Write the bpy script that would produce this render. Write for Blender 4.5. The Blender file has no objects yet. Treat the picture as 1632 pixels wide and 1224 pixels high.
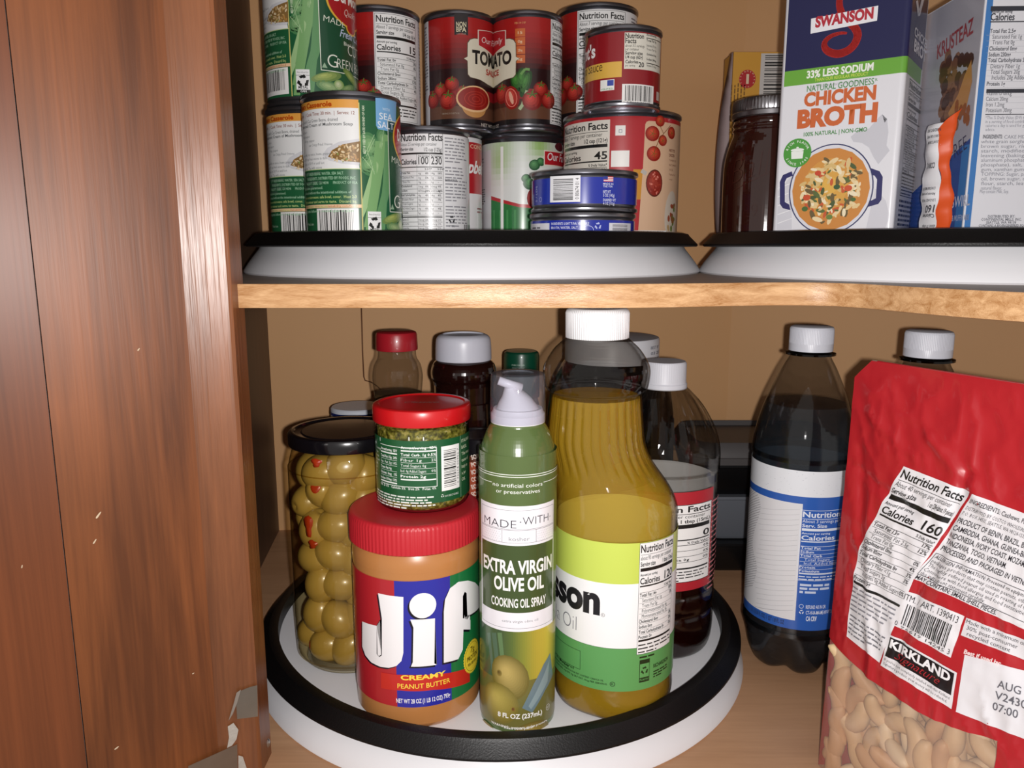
import bpy, bmesh, math, random
from math import sin, cos, pi, atan2, sqrt, radians, hypot, asin
from mathutils import Vector

C = bpy.context.scene.collection
SC = bpy.context.scene

# ------------------------------------------------------------------ camera, light, exposure
FPX = 1226.0                     # focal length in pixels of the 1632x1224 frame
PITCH = radians(10.1)
CZ = 0.345                       # height of the camera above the cabinet floor
cam_d = bpy.data.cameras.new('camera')
cam_d.sensor_fit = 'HORIZONTAL'
cam_d.sensor_width = 36.0
cam_d.lens = 36.0 * FPX / 1632.0
cam_d.clip_start = 0.01
cam_d.clip_end = 30
cam = bpy.data.objects.new('camera', cam_d)
cam.location = (0, 0, CZ)
cam.rotation_euler = (pi / 2 - PITCH, 0, 0)
C.objects.link(cam)
SC.camera = cam

# the phone's flash, a small lamp just right of the lens
fl = bpy.data.lights.new('phone_flash', 'AREA')
fl.shape = 'DISK'
fl.size = 0.007
fl.energy = 3.1
fl.color = (1.0, 0.97, 0.95)
flo = bpy.data.objects.new('phone_flash', fl)
flo.location = (0.013, -0.004, CZ - 0.003)
flo.rotation_euler = (pi / 2 - PITCH, 0, 0)
C.objects.link(flo)

# soft, dim room light
world = bpy.data.worlds.new('world')
SC.world = world
world.use_nodes = True
world.node_tree.nodes['Background'].inputs[0].default_value = (1.0, 0.93, 0.88, 1)
world.node_tree.nodes['Background'].inputs[1].default_value = 0.38

SC.view_settings.view_transform = 'Standard'
SC.view_settings.look = 'None'
SC.view_settings.gamma = 1
SC.view_settings.use_curve_mapping = False
SC.view_settings.exposure = 0.0
SC.cycles.max_bounces = 10
SC.cycles.transparent_max_bounces = 32
SC.cycles.transmission_bounces = 10
SC.cycles.caustics_reflective = False
SC.cycles.caustics_refractive = False
SC.cycles.sample_clamp_indirect = 4.0

# ------------------------------------------------------------------ geometry of the view
def ray(u, v):
    a = (u - 816) / FPX
    b = (612 - v) / FPX
    return (a, cos(PITCH) + b * sin(PITCH), -sin(PITCH) + b * cos(PITCH))

def at_y(u, v, y):
    r = ray(u, v); t = y / r[1]
    return Vector((r[0] * t, y, CZ + r[2] * t))

def at_z(u, v, z):
    r = ray(u, v); t = (z - CZ) / r[2]
    return Vector((r[0] * t, r[1] * t, z))

def proj(p):
    z = p[2] - CZ
    d = p[1] * cos(PITCH) - z * sin(PITCH)
    h = p[1] * sin(PITCH) + z * cos(PITCH)
    return 816 + FPX * p[0] / d, 612 - FPX * h / d

def tang(ul, ur, v, r):
    """axis (x, y) of an upright cylinder of radius r whose edges are seen at ul and ur on row v"""
    a = ray(ul, v); b = ray(ur, v)
    ta = atan2(a[0], a[1]); tb = atan2(b[0], b[1])
    m = (ta + tb) / 2; D = r / sin((tb - ta) / 2)
    return D * sin(m), D * cos(m)

def zap(v, x, y, r):
    D = hypot(x, y); fx, fy = x * (1 - r / D), y * (1 - r / D)
    rr = ray(816 + FPX * fx / fy, v)
    return CZ + rr[2] / rr[1] * fy

# ------------------------------------------------------------------ colours and materials
def lin(h):
    if isinstance(h, str):
        h = [int(h[i:i + 2], 16) / 255 for i in (0, 2, 4)]
    return tuple((c / 12.92 if c <= 0.04045 else ((c + 0.055) / 1.055) ** 2.4) for c in h)

MATS = {}
def mat(name, col, rough=0.5, metal=0.0, coat=0.0, spec=0.5, noise=0.0, nscale=30.0, bump=0.0, bscale=200.0, subsurf=0.0):
    if name in MATS:
        return MATS[name]
    m = bpy.data.materials.new(name); m.use_nodes = True
    nt = m.node_tree; n = nt.nodes; b = n['Principled BSDF']
    c = lin(col)
    b.inputs['Base Color'].default_value = (*c, 1)
    b.inputs['Roughness'].default_value = rough
    b.inputs['Metallic'].default_value = metal
    b.inputs['Coat Weight'].default_value = coat
    b.inputs['Coat Roughness'].default_value = 0.06
    b.inputs['Specular IOR Level'].default_value = spec
    if subsurf:
        b.inputs['Subsurface Weight'].default_value = subsurf
        b.inputs['Subsurface Radius'].default_value = (0.01, 0.006, 0.003)
        b.inputs['Subsurface Scale'].default_value = 0.4
    tc = n.new('ShaderNodeTexCoord')
    if noise:
        t = n.new('ShaderNodeTexNoise'); t.inputs['Scale'].default_value = nscale; t.inputs['Detail'].default_value = 4
        mx = n.new('ShaderNodeMix'); mx.data_type = 'RGBA'
        mx.inputs[6].default_value = (*[x * (1 - noise) for x in c], 1)
        mx.inputs[7].default_value = (*[min(1, x * (1 + noise)) for x in c], 1)
        nt.links.new(tc.outputs['Object'], t.inputs['Vector'])
        nt.links.new(t.outputs['Fac'], mx.inputs[0]); nt.links.new(mx.outputs[2], b.inputs['Base Color'])
    if bump:
        t2 = n.new('ShaderNodeTexNoise'); t2.inputs['Scale'].default_value = bscale; t2.inputs['Detail'].default_value = 3
        bp = n.new('ShaderNodeBump'); bp.inputs['Strength'].default_value = bump; bp.inputs['Distance'].default_value = 0.001
        nt.links.new(tc.outputs['Object'], t2.inputs['Vector'])
        nt.links.new(t2.outputs['Fac'], bp.inputs['Height']); nt.links.new(bp.outputs['Normal'], b.inputs['Normal'])
    MATS[name] = m
    return m

def print_mat(name, rough=0.4, coat=0.0, spec=0.5, metal=0.0, bump=0.0):
    """flat print: the colour of each inked shape is stored on its faces"""
    if name in MATS:
        return MATS[name]
    m = bpy.data.materials.new(name); m.use_nodes = True
    nt = m.node_tree; n = nt.nodes; b = n['Principled BSDF']
    a = n.new('ShaderNodeAttribute'); a.attribute_name = 'ink'
    nt.links.new(a.outputs['Color'], b.inputs['Base Color'])
    b.inputs['Roughness'].default_value = rough
    b.inputs['Coat Weight'].default_value = coat
    b.inputs['Coat Roughness'].default_value = 0.08
    b.inputs['Specular IOR Level'].default_value = spec
    b.inputs['Metallic'].default_value = metal
    if bump:
        tc = n.new('ShaderNodeTexCoord')
        t2 = n.new('ShaderNodeTexNoise'); t2.inputs['Scale'].default_value = 60; t2.inputs['Detail'].default_value = 2
        bp = n.new('ShaderNodeBump'); bp.inputs['Strength'].default_value = bump; bp.inputs['Distance'].default_value = 0.002
        nt.links.new(tc.outputs['Object'], t2.inputs['Vector'])
        nt.links.new(t2.outputs['Fac'], bp.inputs['Height']); nt.links.new(bp.outputs['Normal'], b.inputs['Normal'])
    MATS[name] = m
    return m

def clear_mat(name, tint='ffffff', edge='303030', gloss=0.12, rough=0.03, body=0.0, body_col='ffffff', refr=0.0, ior=1.3, e0=0.4):
    """thin clear plastic or glass: light passes, darker and shinier where seen edge-on"""
    if name in MATS:
        return MATS[name]
    m = bpy.data.materials.new(name); m.use_nodes = True
    nt = m.node_tree; n = nt.nodes
    for x in list(n):
        if x.type != 'OUTPUT_MATERIAL':
            n.remove(x)
    out = [x for x in n if x.type == 'OUTPUT_MATERIAL'][0]
    lw = n.new('ShaderNodeLayerWeight'); lw.inputs['Blend'].default_value = 0.25
    ramp = n.new('ShaderNodeValToRGB')
    ramp.color_ramp.elements[0].position = e0; ramp.color_ramp.elements[0].color = (*lin(tint), 1)
    ramp.color_ramp.elements[1].position = 1.0; ramp.color_ramp.elements[1].color = (*lin(edge), 1)
    tr = n.new('ShaderNodeBsdfTransparent')
    gl = n.new('ShaderNodeBsdfGlossy'); gl.inputs['Roughness'].default_value = rough
    lf = n.new('ShaderNodeLayerWeight'); lf.inputs['Blend'].default_value = 0.5
    fr = n.new('ShaderNodeMath'); fr.operation = 'POWER'; fr.inputs[1].default_value = 4.0
    nt.links.new(lf.outputs['Facing'], fr.inputs[0])
    ml = n.new('ShaderNodeMath'); ml.operation = 'MULTIPLY_ADD'; ml.inputs[1].default_value = 0.55; ml.inputs[2].default_value = 0.035 + gloss * 0.02
    ml.use_clamp = True
    mx = n.new('ShaderNodeMixShader')
    nt.links.new(lw.outputs['Facing'], ramp.inputs[0]); nt.links.new(ramp.outputs[0], tr.inputs[0])
    nt.links.new(fr.outputs[0], ml.inputs[0]); nt.links.new(ml.outputs[0], mx.inputs[0])
    nt.links.new(gl.outputs[0], mx.inputs[2])
    if refr:
        rf = n.new('ShaderNodeBsdfRefraction'); rf.inputs['IOR'].default_value = ior; rf.inputs['Roughness'].default_value = 0.02
        nt.links.new(ramp.outputs[0], rf.inputs['Color'])
        m3 = n.new('ShaderNodeMixShader'); m3.inputs[0].default_value = refr
        nt.links.new(tr.outputs[0], m3.inputs[1]); nt.links.new(rf.outputs[0], m3.inputs[2])
        tr = m3
    if body:
        df = n.new('ShaderNodeBsdfDiffuse'); df.inputs[0].default_value = (*lin(body_col), 1)
        m2 = n.new('ShaderNodeMixShader'); m2.inputs[0].default_value = body
        nt.links.new(tr.outputs[0], m2.inputs[1]); nt.links.new(df.outputs[0], m2.inputs[2])
        nt.links.new(m2.outputs[0], mx.inputs[1])
    else:
        nt.links.new(tr.outputs[0], mx.inputs[1])
    nt.links.new(mx.outputs[0], out.inputs[0])
    MATS[name] = m
    return m

def wood_mat(name, c1, c2, rough=0.35, scale=(30, 30, 3), wave=0.0, bump=0.15, coat=0.0, spec=0.5):
    if name in MATS:
        return MATS[name]
    m = bpy.data.materials.new(name); m.use_nodes = True
    nt = m.node_tree; n = nt.nodes; b = n['Principled BSDF']
    tc = n.new('ShaderNodeTexCoord'); mp = n.new('ShaderNodeMapping'); mp.inputs['Scale'].default_value = scale
    t = n.new('ShaderNodeTexNoise'); t.inputs['Scale'].default_value = 1.0; t.inputs['Detail'].default_value = 6; t.inputs['Roughness'].default_value = 0.65; t.inputs['Distortion'].default_value = 0.6
    nt.links.new(tc.outputs['Object'], mp.inputs[0]); nt.links.new(mp.outputs[0], t.inputs['Vector'])
    fine = n.new('ShaderNodeTexNoise'); mp2 = n.new('ShaderNodeMapping'); mp2.inputs['Scale'].default_value = tuple(s * 12 if s > 5 else s * 5 for s in scale)
    fine.inputs['Scale'].default_value = 1.0; fine.inputs['Detail'].default_value = 3
    nt.links.new(tc.outputs['Object'], mp2.inputs[0]); nt.links.new(mp2.outputs[0], fine.inputs['Vector'])
    r = n.new('ShaderNodeValToRGB')
    r.color_ramp.elements[0].position = 0.3; r.color_ramp.elements[0].color = (*lin(c1), 1)
    r.color_ramp.elements[1].position = 0.7; r.color_ramp.elements[1].color = (*lin(c2), 1)
    ad = n.new('ShaderNodeMath'); ad.operation = 'MULTIPLY_ADD'; ad.inputs[1].default_value = 0.3; 
    sb = n.new('ShaderNodeMath'); sb.operation = 'SUBTRACT'; sb.inputs[1].default_value = 0.15
    nt.links.new(fine.outputs['Fac'], ad.inputs[0]); nt.links.new(t.outputs['Fac'], ad.inputs[2])
    nt.links.new(ad.outputs[0], sb.inputs[0]); src = sb.outputs[0]
    if wave:
        w = n.new('ShaderNodeTexNoise'); mp3 = n.new('ShaderNodeMapping'); mp3.inputs['Scale'].default_value = (9, 9, 2.2)
        w.inputs['Scale'].default_value = 1.0; w.inputs['Detail'].default_value = 1.5; w.inputs['Distortion'].default_value = 0.3
        nt.links.new(tc.outputs['Object'], mp3.inputs[0]); nt.links.new(mp3.outputs[0], w.inputs['Vector'])
        m1 = n.new('ShaderNodeMath'); m1.operation = 'MULTIPLY'; m1.inputs[1].default_value = 13.0
        m2 = n.new('ShaderNodeMath'); m2.operation = 'PINGPONG'; m2.inputs[1].default_value = 1.0
        m3 = n.new('ShaderNodeMath'); m3.operation = 'MULTIPLY_ADD'; m3.inputs[1].default_value = wave
        nt.links.new(w.outputs['Fac'], m1.inputs[0]); nt.links.new(m1.outputs[0], m2.inputs[0]); nt.links.new(m2.outputs[0], m3.inputs[0])
        m4 = n.new('ShaderNodeMath'); m4.operation = 'SUBTRACT'; m4.inputs[1].default_value = wave / 2
        nt.links.new(src, m4.inputs[0]); nt.links.new(m4.outputs[0], m3.inputs[2]); src = m3.outputs[0]
    nt.links.new(src, r.inputs[0]); nt.links.new(r.outputs[0], b.inputs['Base Color'])
    b.inputs['Roughness'].default_value = rough
    b.inputs['Coat Weight'].default_value = coat
    b.inputs['Specular IOR Level'].default_value = spec
    bp = n.new('ShaderNodeBump'); bp.inputs['Strength'].default_value = bump; bp.inputs['Distance'].default_value = 0.0006
    nt.links.new(fine.outputs['Fac'], bp.inputs['Height']); nt.links.new(bp.outputs['Normal'], b.inputs['Normal'])
    MATS[name] = m
    return m

def bits_mat(name, cols, scale=260, rough=0.25, coat=0.6):
    """chopped herbs and cheese packed in oil"""
    m = bpy.data.materials.new(name); m.use_nodes = True
    nt = m.node_tree; n = nt.nodes; b = n['Principled BSDF']
    tc = n.new('ShaderNodeTexCoord'); nz = n.new('ShaderNodeTexNoise'); nz.inputs['Scale'].default_value = scale; nz.inputs['Detail'].default_value = 5
    nt.links.new(tc.outputs['Object'], nz.inputs['Vector'])
    r = n.new('ShaderNodeValToRGB')
    e = r.color_ramp.elements
    e[0].position = 0.30; e[0].color = (*lin(cols[0]), 1); e[1].position = 0.72; e[1].color = (*lin(cols[-1]), 1)
    for i, c in enumerate(cols[1:-1]):
        k = e.new(0.30 + 0.42 * (i + 1) / (len(cols) - 1)); k.color = (*lin(c), 1)
    nt.links.new(nz.outputs['Fac'], r.inputs[0]); nt.links.new(r.outputs[0], b.inputs['Base Color'])
    bp = n.new('ShaderNodeBump'); bp.inputs['Strength'].default_value = 0.6; bp.inputs['Distance'].default_value = 0.001
    nt.links.new(nz.outputs['Fac'], bp.inputs['Height']); nt.links.new(bp.outputs['Normal'], b.inputs['Normal'])
    b.inputs['Roughness'].default_value = rough; b.inputs['Coat Weight'].default_value = coat
    MATS[name] = m
    return m

# ------------------------------------------------------------------ objects
def thing(name, label, cat, loc, group=None, rot=0):
    o = bpy.data.objects.new(name, None); C.objects.link(o)
    o.empty_display_size = 0.02
    o.location = loc; o.rotation_euler = (0, 0, rot)
    o['label'] = label; o['category'] = cat
    if group:
        o['group'] = group
    return o

def tag(o, label, cat, group=None):
    o['label'] = label; o['category'] = cat
    if group:
        o['group'] = group
    return o

def mesh_obj(name, verts, faces, m, parent=None, smooth=False, normals=None, auto=None):
    me = bpy.data.meshes.new(name)
    me.from_pydata([tuple(v) for v in verts], [], faces)
    me.materials.append(m)
    if smooth:
        me.polygons.foreach_set('use_smooth', [True] * len(me.polygons))
    if normals:
        me.normals_split_custom_set_from_vertices([tuple(x) for x in normals])
    me.update()
    o = bpy.data.objects.new(name, me); C.objects.link(o)
    if parent:
        o.parent = parent
    if auto is not None:
        sharp(me, auto)
    return o

def sharp(me, ang):
    bm = bmesh.new(); bm.from_mesh(me)
    for e in bm.edges:
        if len(e.link_faces) == 2 and e.calc_face_angle(0) > radians(ang):
            e.smooth = False
    for f in bm.faces:
        f.smooth = True
    bm.to_mesh(me); bm.free()

def lathe(name, prof, m, parent, x=0, y=0, z=0, seg=96, mod=None, auto=35, cap=True, sx=1, sy=1):
    """surface of revolution; prof = [(r, z)...] from the bottom up; mod(theta, r, z) -> r"""
    vs, fs = [], []
    n = len(prof)
    for r, h in prof:
        for k in range(seg):
            t = 2 * pi * k / seg
            rr = mod(t, r, h) if mod else r
            vs.append((x + rr * sin(t) * sx, y - rr * cos(t) * sy, z + h))
    for i in range(n - 1):
        for k in range(seg):
            k2 = (k + 1) % seg
            fs.append((i * seg + k, i * seg + k2, (i + 1) * seg + k2, (i + 1) * seg + k))
    if cap:
        if prof[0][0] > 1e-5:
            fs.append(tuple(range(seg))[::-1])
        if prof[-1][0] > 1e-5:
            fs.append(tuple(range((n - 1) * seg, n * seg)))
    o = mesh_obj(name, vs, fs, m, parent)
    if auto is not None:
        sharp(o.data, auto)
    return o

def smooth_prof(pts, n=4):
    """Catmull-Rom through the profile points"""
    out = []
    P = [pts[0]] + list(pts) + [pts[-1]]
    for i in range(1, len(P) - 2):
        p0, p1, p2, p3 = P[i - 1], P[i], P[i + 1], P[i + 2]
        for k in range(n):
            t = k / n
            out.append(tuple(0.5 * ((2 * p1[j]) + (-p0[j] + p2[j]) * t + (2 * p0[j] - 5 * p1[j] + 4 * p2[j] - p3[j]) * t * t + (-p0[j] + 3 * p1[j] - 3 * p2[j] + p3[j]) * t ** 3) for j in (0, 1)))
    out.append(pts[-1])
    return out

def box_bm(bm, c, s, rotz=0, bev=0.0):
    r = bmesh.ops.create_cube(bm, size=1.0)
    vs = r['verts']
    for v in vs:
        x, y, z = v.co.x * s[0], v.co.y * s[1], v.co.z * s[2]
        v.co = Vector((c[0] + x * cos(rotz) - y * sin(rotz), c[1] + x * sin(rotz) + y * cos(rotz), c[2] + z))
    if bev:
        es = list({e for v in vs for e in v.link_edges})
        bmesh.ops.bevel(bm, geom=es, offset=bev, segments=2, affect='EDGES', profile=0.7)

def box(name, c, s, m, parent=None, rotz=0, bev=0.0):
    bm = bmesh.new(); box_bm(bm, c, s, rotz, bev)
    me = bpy.data.meshes.new(name); bm.to_mesh(me); bm.free()
    me.materials.append(m)
    o = bpy.data.objects.new(name, me); C.objects.link(o)
    if parent:
        o.parent = parent
    if bev:
        sharp(me, 40)
    return o

def prism(name, poly, z0, z1, m, parent=None):
    n = len(poly)
    vs = [(p[0], p[1], z0) for p in poly] + [(p[0], p[1], z1) for p in poly]
    fs = [tuple(range(n))[::-1], tuple(range(n, 2 * n))] + [(i, (i + 1) % n, n + (i + 1) % n, n + i) for i in range(n)]
    o = mesh_obj(name, vs, fs, m, parent)
    bm = bmesh.new(); bm.from_mesh(o.data); bmesh.ops.recalc_face_normals(bm, faces=bm.faces[:]); bm.to_mesh(o.data); bm.free()
    return o

def struct(o, label=None):
    o['kind'] = 'structure'
    if label:
        o['label'] = label
    return o

# ------------------------------------------------------------------ print: lettering and pictures as thin inked shapes
_TXT = {}
def text_geo(s, bold=0.0, res=2, shear=0.0, serif=False):
    key = (s, bold, res, shear)
    if key in _TXT:
        return _TXT[key]
    cu = bpy.data.curves.new('t', 'FONT')
    cu.body = s; cu.size = 1.0; cu.resolution_u = res; cu.offset = bold; cu.shear = shear
    cu.dimensions = '2D'; cu.fill_mode = 'BOTH'
    ob = bpy.data.objects.new('t', cu)
    me = bpy.data.meshes.new_from_object(ob)
    vs = [(v.co.x, v.co.y) for v in me.vertices]
    fs = [tuple(p.vertices) for p in me.polygons]
    bpy.data.objects.remove(ob); bpy.data.curves.remove(cu); bpy.data.meshes.remove(me)
    if vs:
        x0 = min(v[0] for v in vs); x1 = max(v[0] for v in vs)
        q = CAP + 2 * bold
        vs = [((v[0] - x0) / q, (v[1] + bold) / q) for v in vs]
        w = (x1 - x0) / q
    else:
        w = 1
    _TXT[key] = (vs, fs, w)
    return _TXT[key]

CAP = 1.0
_c = text_geo('H', 0, 2)
CAP = max(v[1] for v in _c[0]); _TXT.clear()

class CylSurf:
    def __init__(s, x, y, r, rot=0.0, rf=None):
        s.x, s.y, s.r, s.rot, s.rf = x, y, r, rot, rf
        s.scale = (hypot(x, y) - r * 0.6) / FPX
        s.da = 2 * pi * r / 96; s.db = None
    def P(s, u, v):
        d = ray(u, v)
        a = d[0] ** 2 + d[1] ** 2; b = -2 * (d[0] * s.x + d[1] * s.y); c = s.x ** 2 + s.y ** 2 - s.r ** 2
        q = b * b - 4 * a * c
        t = (-b - sqrt(q)) / (2 * a) if q > 0 else -b / (2 * a)
        px, py, pz = d[0] * t - s.x, d[1] * t - s.y, d[2] * t + CZ
        th = atan2(px, -py) - s.rot
        return th * s.r, pz
    def S(s, a, b, off):
        th = a / s.r
        rr = (s.rf(b) if s.rf else s.r) + off
        return Vector((rr * sin(th), -rr * cos(th), b))
    def N(s, a, b):
        th = a / s.r
        nz = 0
        if s.rf:
            nz = -(s.rf(b + 1e-4) - s.rf(b - 1e-4)) / 2e-4
        return Vector((sin(th), -cos(th), nz)).normalized()

class PlaneSurf:
    """upright plane through o (x, y, z) running along direction d (dx, dy)"""
    def __init__(s, o, d, rot=None):
        s.o = Vector(o); s.d = Vector((d[0], d[1], 0)).normalized(); s.n = Vector((s.d.y, -s.d.x, 0))
        s.scale = s.o.xy.length / FPX; s.da = s.db = None
    def P(s, u, v):
        d = Vector(ray(u, v)); c = Vector((0, 0, CZ))
        t = s.n.dot(s.o - c) / s.n.dot(d)
        p = c + d * t - s.o
        return p.dot(s.d), p.z
    def S(s, a, b, off):
        return s.d * a + Vector((0, 0, b)) + s.n * off
    def N(s, a, b):
        return s.n

EPS = 0.00006
class Art:
    def __init__(s, surf, z0=0.0, P=None):
        s.sf = surf; s.z0 = z0; s.items = []; s.pal = {}; s.P = P or surf.P; s.k = surf.scale
        s.vs = []; s.fs = []; s.fc = []; s.eps = EPS
    def ci(s, c):
        return s.pal.setdefault(c, len(s.pal))
    def add(s, pts, faces, col, lay):
        b = len(s.vs)
        s.vs += [(p[0], p[1], lay) for p in pts]
        ci = s.ci(col)
        for f in faces:
            ar = sum(pts[f[i - 1]][0] * pts[f[i]][1] - pts[f[i]][0] * pts[f[i - 1]][1] for i in range(len(f)))
            if ar < 0:
                f = tuple(f)[::-1]
            s.fs.append(tuple(i + b for i in f)); s.fc.append(ci)
    # --- in surface metres
    def poly(s, pts, col, lay=2):
        s.add(pts, [tuple(range(len(pts)))], col, lay)
    def rect(s, a0, b0, a1, b1, col, lay=1):
        s.poly([(a0, b0), (a1, b0), (a1, b1), (a0, b1)], col, lay)
    def ell(s, a, b, ra, rb, col, lay=2, n=20, rot=0, a0=0, a1=2 * pi):
        pts = []
        m = n if a1 - a0 > 6.28 else n + 1
        for i in range(m):
            t = a0 + (a1 - a0) * i / n
            x, y = ra * cos(t), rb * sin(t)
            pts.append((a + x * cos(rot) - y * sin(rot), b + x * sin(rot) + y * cos(rot)))
        s.poly(pts, col, lay)
    def ring(s, a, b, ra, rb, w, col, lay=2, n=28, rot=0):
        p = []; f = []
        for i in range(n):
            t = 2 * pi * i / n
            for q in (1, -1):
                x, y = (ra + q * w / 2) * cos(t), (rb + q * w / 2) * sin(t)
                p.append((a + x * cos(rot) - y * sin(rot), b + x * sin(rot) + y * cos(rot)))
        for i in range(n):
            j = (i + 1) % n
            f.append((2 * i, 2 * j, 2 * j + 1, 2 * i + 1))
        s.add(p, f, col, lay)
    def blob(s, a, b, ra, rb, cin, cout, lay=2, n=6, rot=0, hx=-0.2, hy=0.25):
        """a pictured round thing: rings of ink from its outer to its inner colour"""
        c1, c2 = lin(cin), lin(cout)
        for i in range(n):
            t = i / max(1, n - 1); q = 1 - t * 0.8
            c = tuple(c2[j] * (1 - t) + c1[j] * t for j in range(3))
            s.ell(a + hx * ra * t, b + hy * rb * t, ra * q, rb * q, c, lay + 0.15 * i, 18, rot)
    def line(s, pts, w, col, lay=3):
        for (x0, y0), (x1, y1) in zip(pts[:-1], pts[1:]):
            L = hypot(x1 - x0, y1 - y0) or 1
            nx, ny = -(y1 - y0) / L * w / 2, (x1 - x0) / L * w / 2
            s.poly([(x0 + nx, y0 + ny), (x0 - nx, y0 - ny), (x1 - nx, y1 - ny), (x1 + nx, y1 + ny)], col, lay)
    def txt(s, t, a, b, h, w=None, col='111111', bold=0.0, al='l', rot=0.0, lay=4, sx=1.0, shear=0.0, res=None, arc=None):
        if res is None:
            res = 1 if h < 0.0022 else (3 if h < 0.008 else 6)
        vs, fs, W = text_geo(t, bold, res, shear)
        k = h * sx
        if w:
            k = w / W
        off = {'l': 0, 'c': -W * k / 2, 'r': -W * k}[al]
        pts = []
        cr, sr = cos(rot), sin(rot)
        for x, y in vs:
            X, Y = x * k + off, y * h
            if arc:
                ang = X / arc; rr = arc + Y
                X, Y = rr * sin(ang), rr * cos(ang) - arc
            pts.append((a + X * cr - Y * sr, b + X * sr + Y * cr))
        s.add(pts, fs, col, lay)
    # --- at photograph pixels, carried onto the surface
    def R(s, u0, v0, u1, v1, col, lay=1):
        a0, b1 = s.P(u0, v0); a1, b0 = s.P(u1, v1)
        b0b = s.P(u0, v1)[1]
        s.rect(a0, b0b if False else b0, a1, b1, col, lay)
    def T(s, t, u, v, h, u2=None, **k):
        a, b = s.P(u, v)
        if u2 is not None:
            a2 = s.P(u2, v)[0]; w = a2 - a
            s.txt(t, a, b, h * s.k, w, **k)
        else:
            s.txt(t, a, b, h * s.k, **k)
    def Q(s, pts, col, lay=2):
        s.poly([s.P(u, v) for u, v in pts], col, lay)
    def E(s, u, v, ru, rv, col, lay=2, **k):
        a, b = s.P(u, v); s.ell(a, b, ru * s.k, rv * s.k, col, lay, **k)
    def B(s, u, v, ru, rv, ci, co, lay=2, **k):
        a, b = s.P(u, v); s.blob(a, b, ru * s.k, rv * s.k, ci, co, lay, **k)
    def L(s, pts, w, col, lay=3):
        s.line([s.P(u, v) for u, v in pts], w * s.k, col, lay)

    def greek(s, a0, b1, w, n, lh, col, lay=4, seed=1, rag=0.25, fill=0.5, rot=0.0):
        """small body copy too fine to read in the photograph"""
        rnd = random.Random(seed)
        for i in range(n):
            x = 0.0; end = w * (1 - rag * rnd.random() ** 2)
            if i == n - 1:
                end *= 0.6
            while x < end - lh * 0.5:
                L = min(lh * rnd.uniform(0.8, 3.2), end - x)
                y = -lh * i - lh * 0.75
                p = [(x, y), (x + L, y), (x + L, y + lh * fill), (x, y + lh * fill)]
                s.poly([(a0 + X * cos(rot) - Y * sin(rot), b1 + X * sin(rot) + Y * cos(rot)) for X, Y in p], col, lay)
                x += L + lh * 0.45
    def barcode(s, a0, b0, w, h, lay=3, seed=1, vert=False, bg='f2f0ee', fg='141414', digits=None, rot=0.0, pad=0.08, n=46):
        cr, sr = cos(rot), sin(rot)
        def q(x0, y0, x1, y1, c, l):
            s.poly([(a0 + x * cr - y * sr, b0 + x * sr + y * cr) for x, y in ((x0, y0), (x1, y0), (x1, y1), (x0, y1))], c, l)
        q(0, 0, w, h, bg, lay)
        rnd = random.Random(seed)
        L = h if vert else w
        u = L * (1 - 2 * pad) / n; x = L * pad
        while x < L * (1 - pad) - u:
            bw = u * rnd.choice((1, 1, 1, 2, 2, 3)); 
            bw = min(bw, L * (1 - pad) - x)
            if vert:
                q(w * 0.12, x, w * 0.78, x + bw * 0.62, fg, lay + 1)
            else:
                q(x, h * 0.16, x + bw * 0.62, h * 0.94, fg, lay + 1)
            x += bw * 0.62 + u * rnd.choice((0.7, 0.9, 1.4, 1.8))
        if digits:
            if vert:
                s.txt(digits, a0 + w * 0.96 * cr, b0 + h * 0.1, w * 0.11, h * 0.8, fg, rot=rot + pi / 2, lay=lay + 1)
            else:
                s.txt(digits, a0 + w * 0.03 * cr - h * 0.02 * sr, b0 + w * 0.03 * sr + h * 0.02 * cr, h * 0.11, w * 0.94, fg, rot=rot, lay=lay + 1)
    def recycle(s, a, b, r, col, lay=4):
        for k in range(3):
            t = pi / 2 + k * 2 * pi / 3
            for q, (r0, r1, dt0, dt1) in enumerate(((0.55, 1.0, -0.15, 0.75),)):
                p = [(a + r * r1 * cos(t + dt0), b + r * r1 * sin(t + dt0)), (a + r * r1 * cos(t + dt1), b + r * r1 * sin(t + dt1)),
                     (a + r * r0 * cos(t + dt1), b + r * r0 * sin(t + dt1)), (a + r * r0 * cos(t + dt0), b + r * r0 * sin(t + dt0))]
                s.poly(p, col, lay)
            t2 = t - 0.15
            s.poly([(a + r * 1.15 * cos(t2), b + r * 1.15 * sin(t2)), (a + r * 0.4 * cos(t2), b + r * 0.4 * sin(t2)),
                    (a + r * 0.8 * cos(t2 - 0.6), b + r * 0.8 * sin(t2 - 0.6))], col, lay)
    def facts(s, a0, b1, w, H, rows, fg='161616', bg='eeeeee', title='Nutrition Facts', serv='', size='', sizeval='', cal='0', foot=3, lay=2, border=True, rot=0.0, seed=3, dv='% Daily Value*', rh=0.8, footc=None, barw=0.5):
        """a nutrition panel: title, serving lines, heavy bars, calories and ruled rows"""
        cr, sr = cos(rot), sin(rot)
        def tr(x, y):
            return a0 + x * cr - y * sr, b1 + x * sr + y * cr
        def q(x0, y0, x1, y1, c, l):
            s.poly([tr(x0, y0), tr(x1, y0), tr(x1, y1), tr(x0, y1)], c, l)
        def T(t, x, y, h, ww=None, **k):
            p = tr(x, y); s.txt(t, p[0], p[1], h, ww, rot=rot, lay=lay + 2, col=fg, **k)
        tot = 1.75 + 0.9 + 1.0 + barw + 0.8 + 1.35 + 0.3 + 0.8 + rh * len(rows) + 0.45 + foot * 0.6
        m = H / tot; e = w * 0.03
        if bg:
            q(0, -H, w, 0, bg, lay)
        th = w * 0.006 + 0.00005
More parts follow.
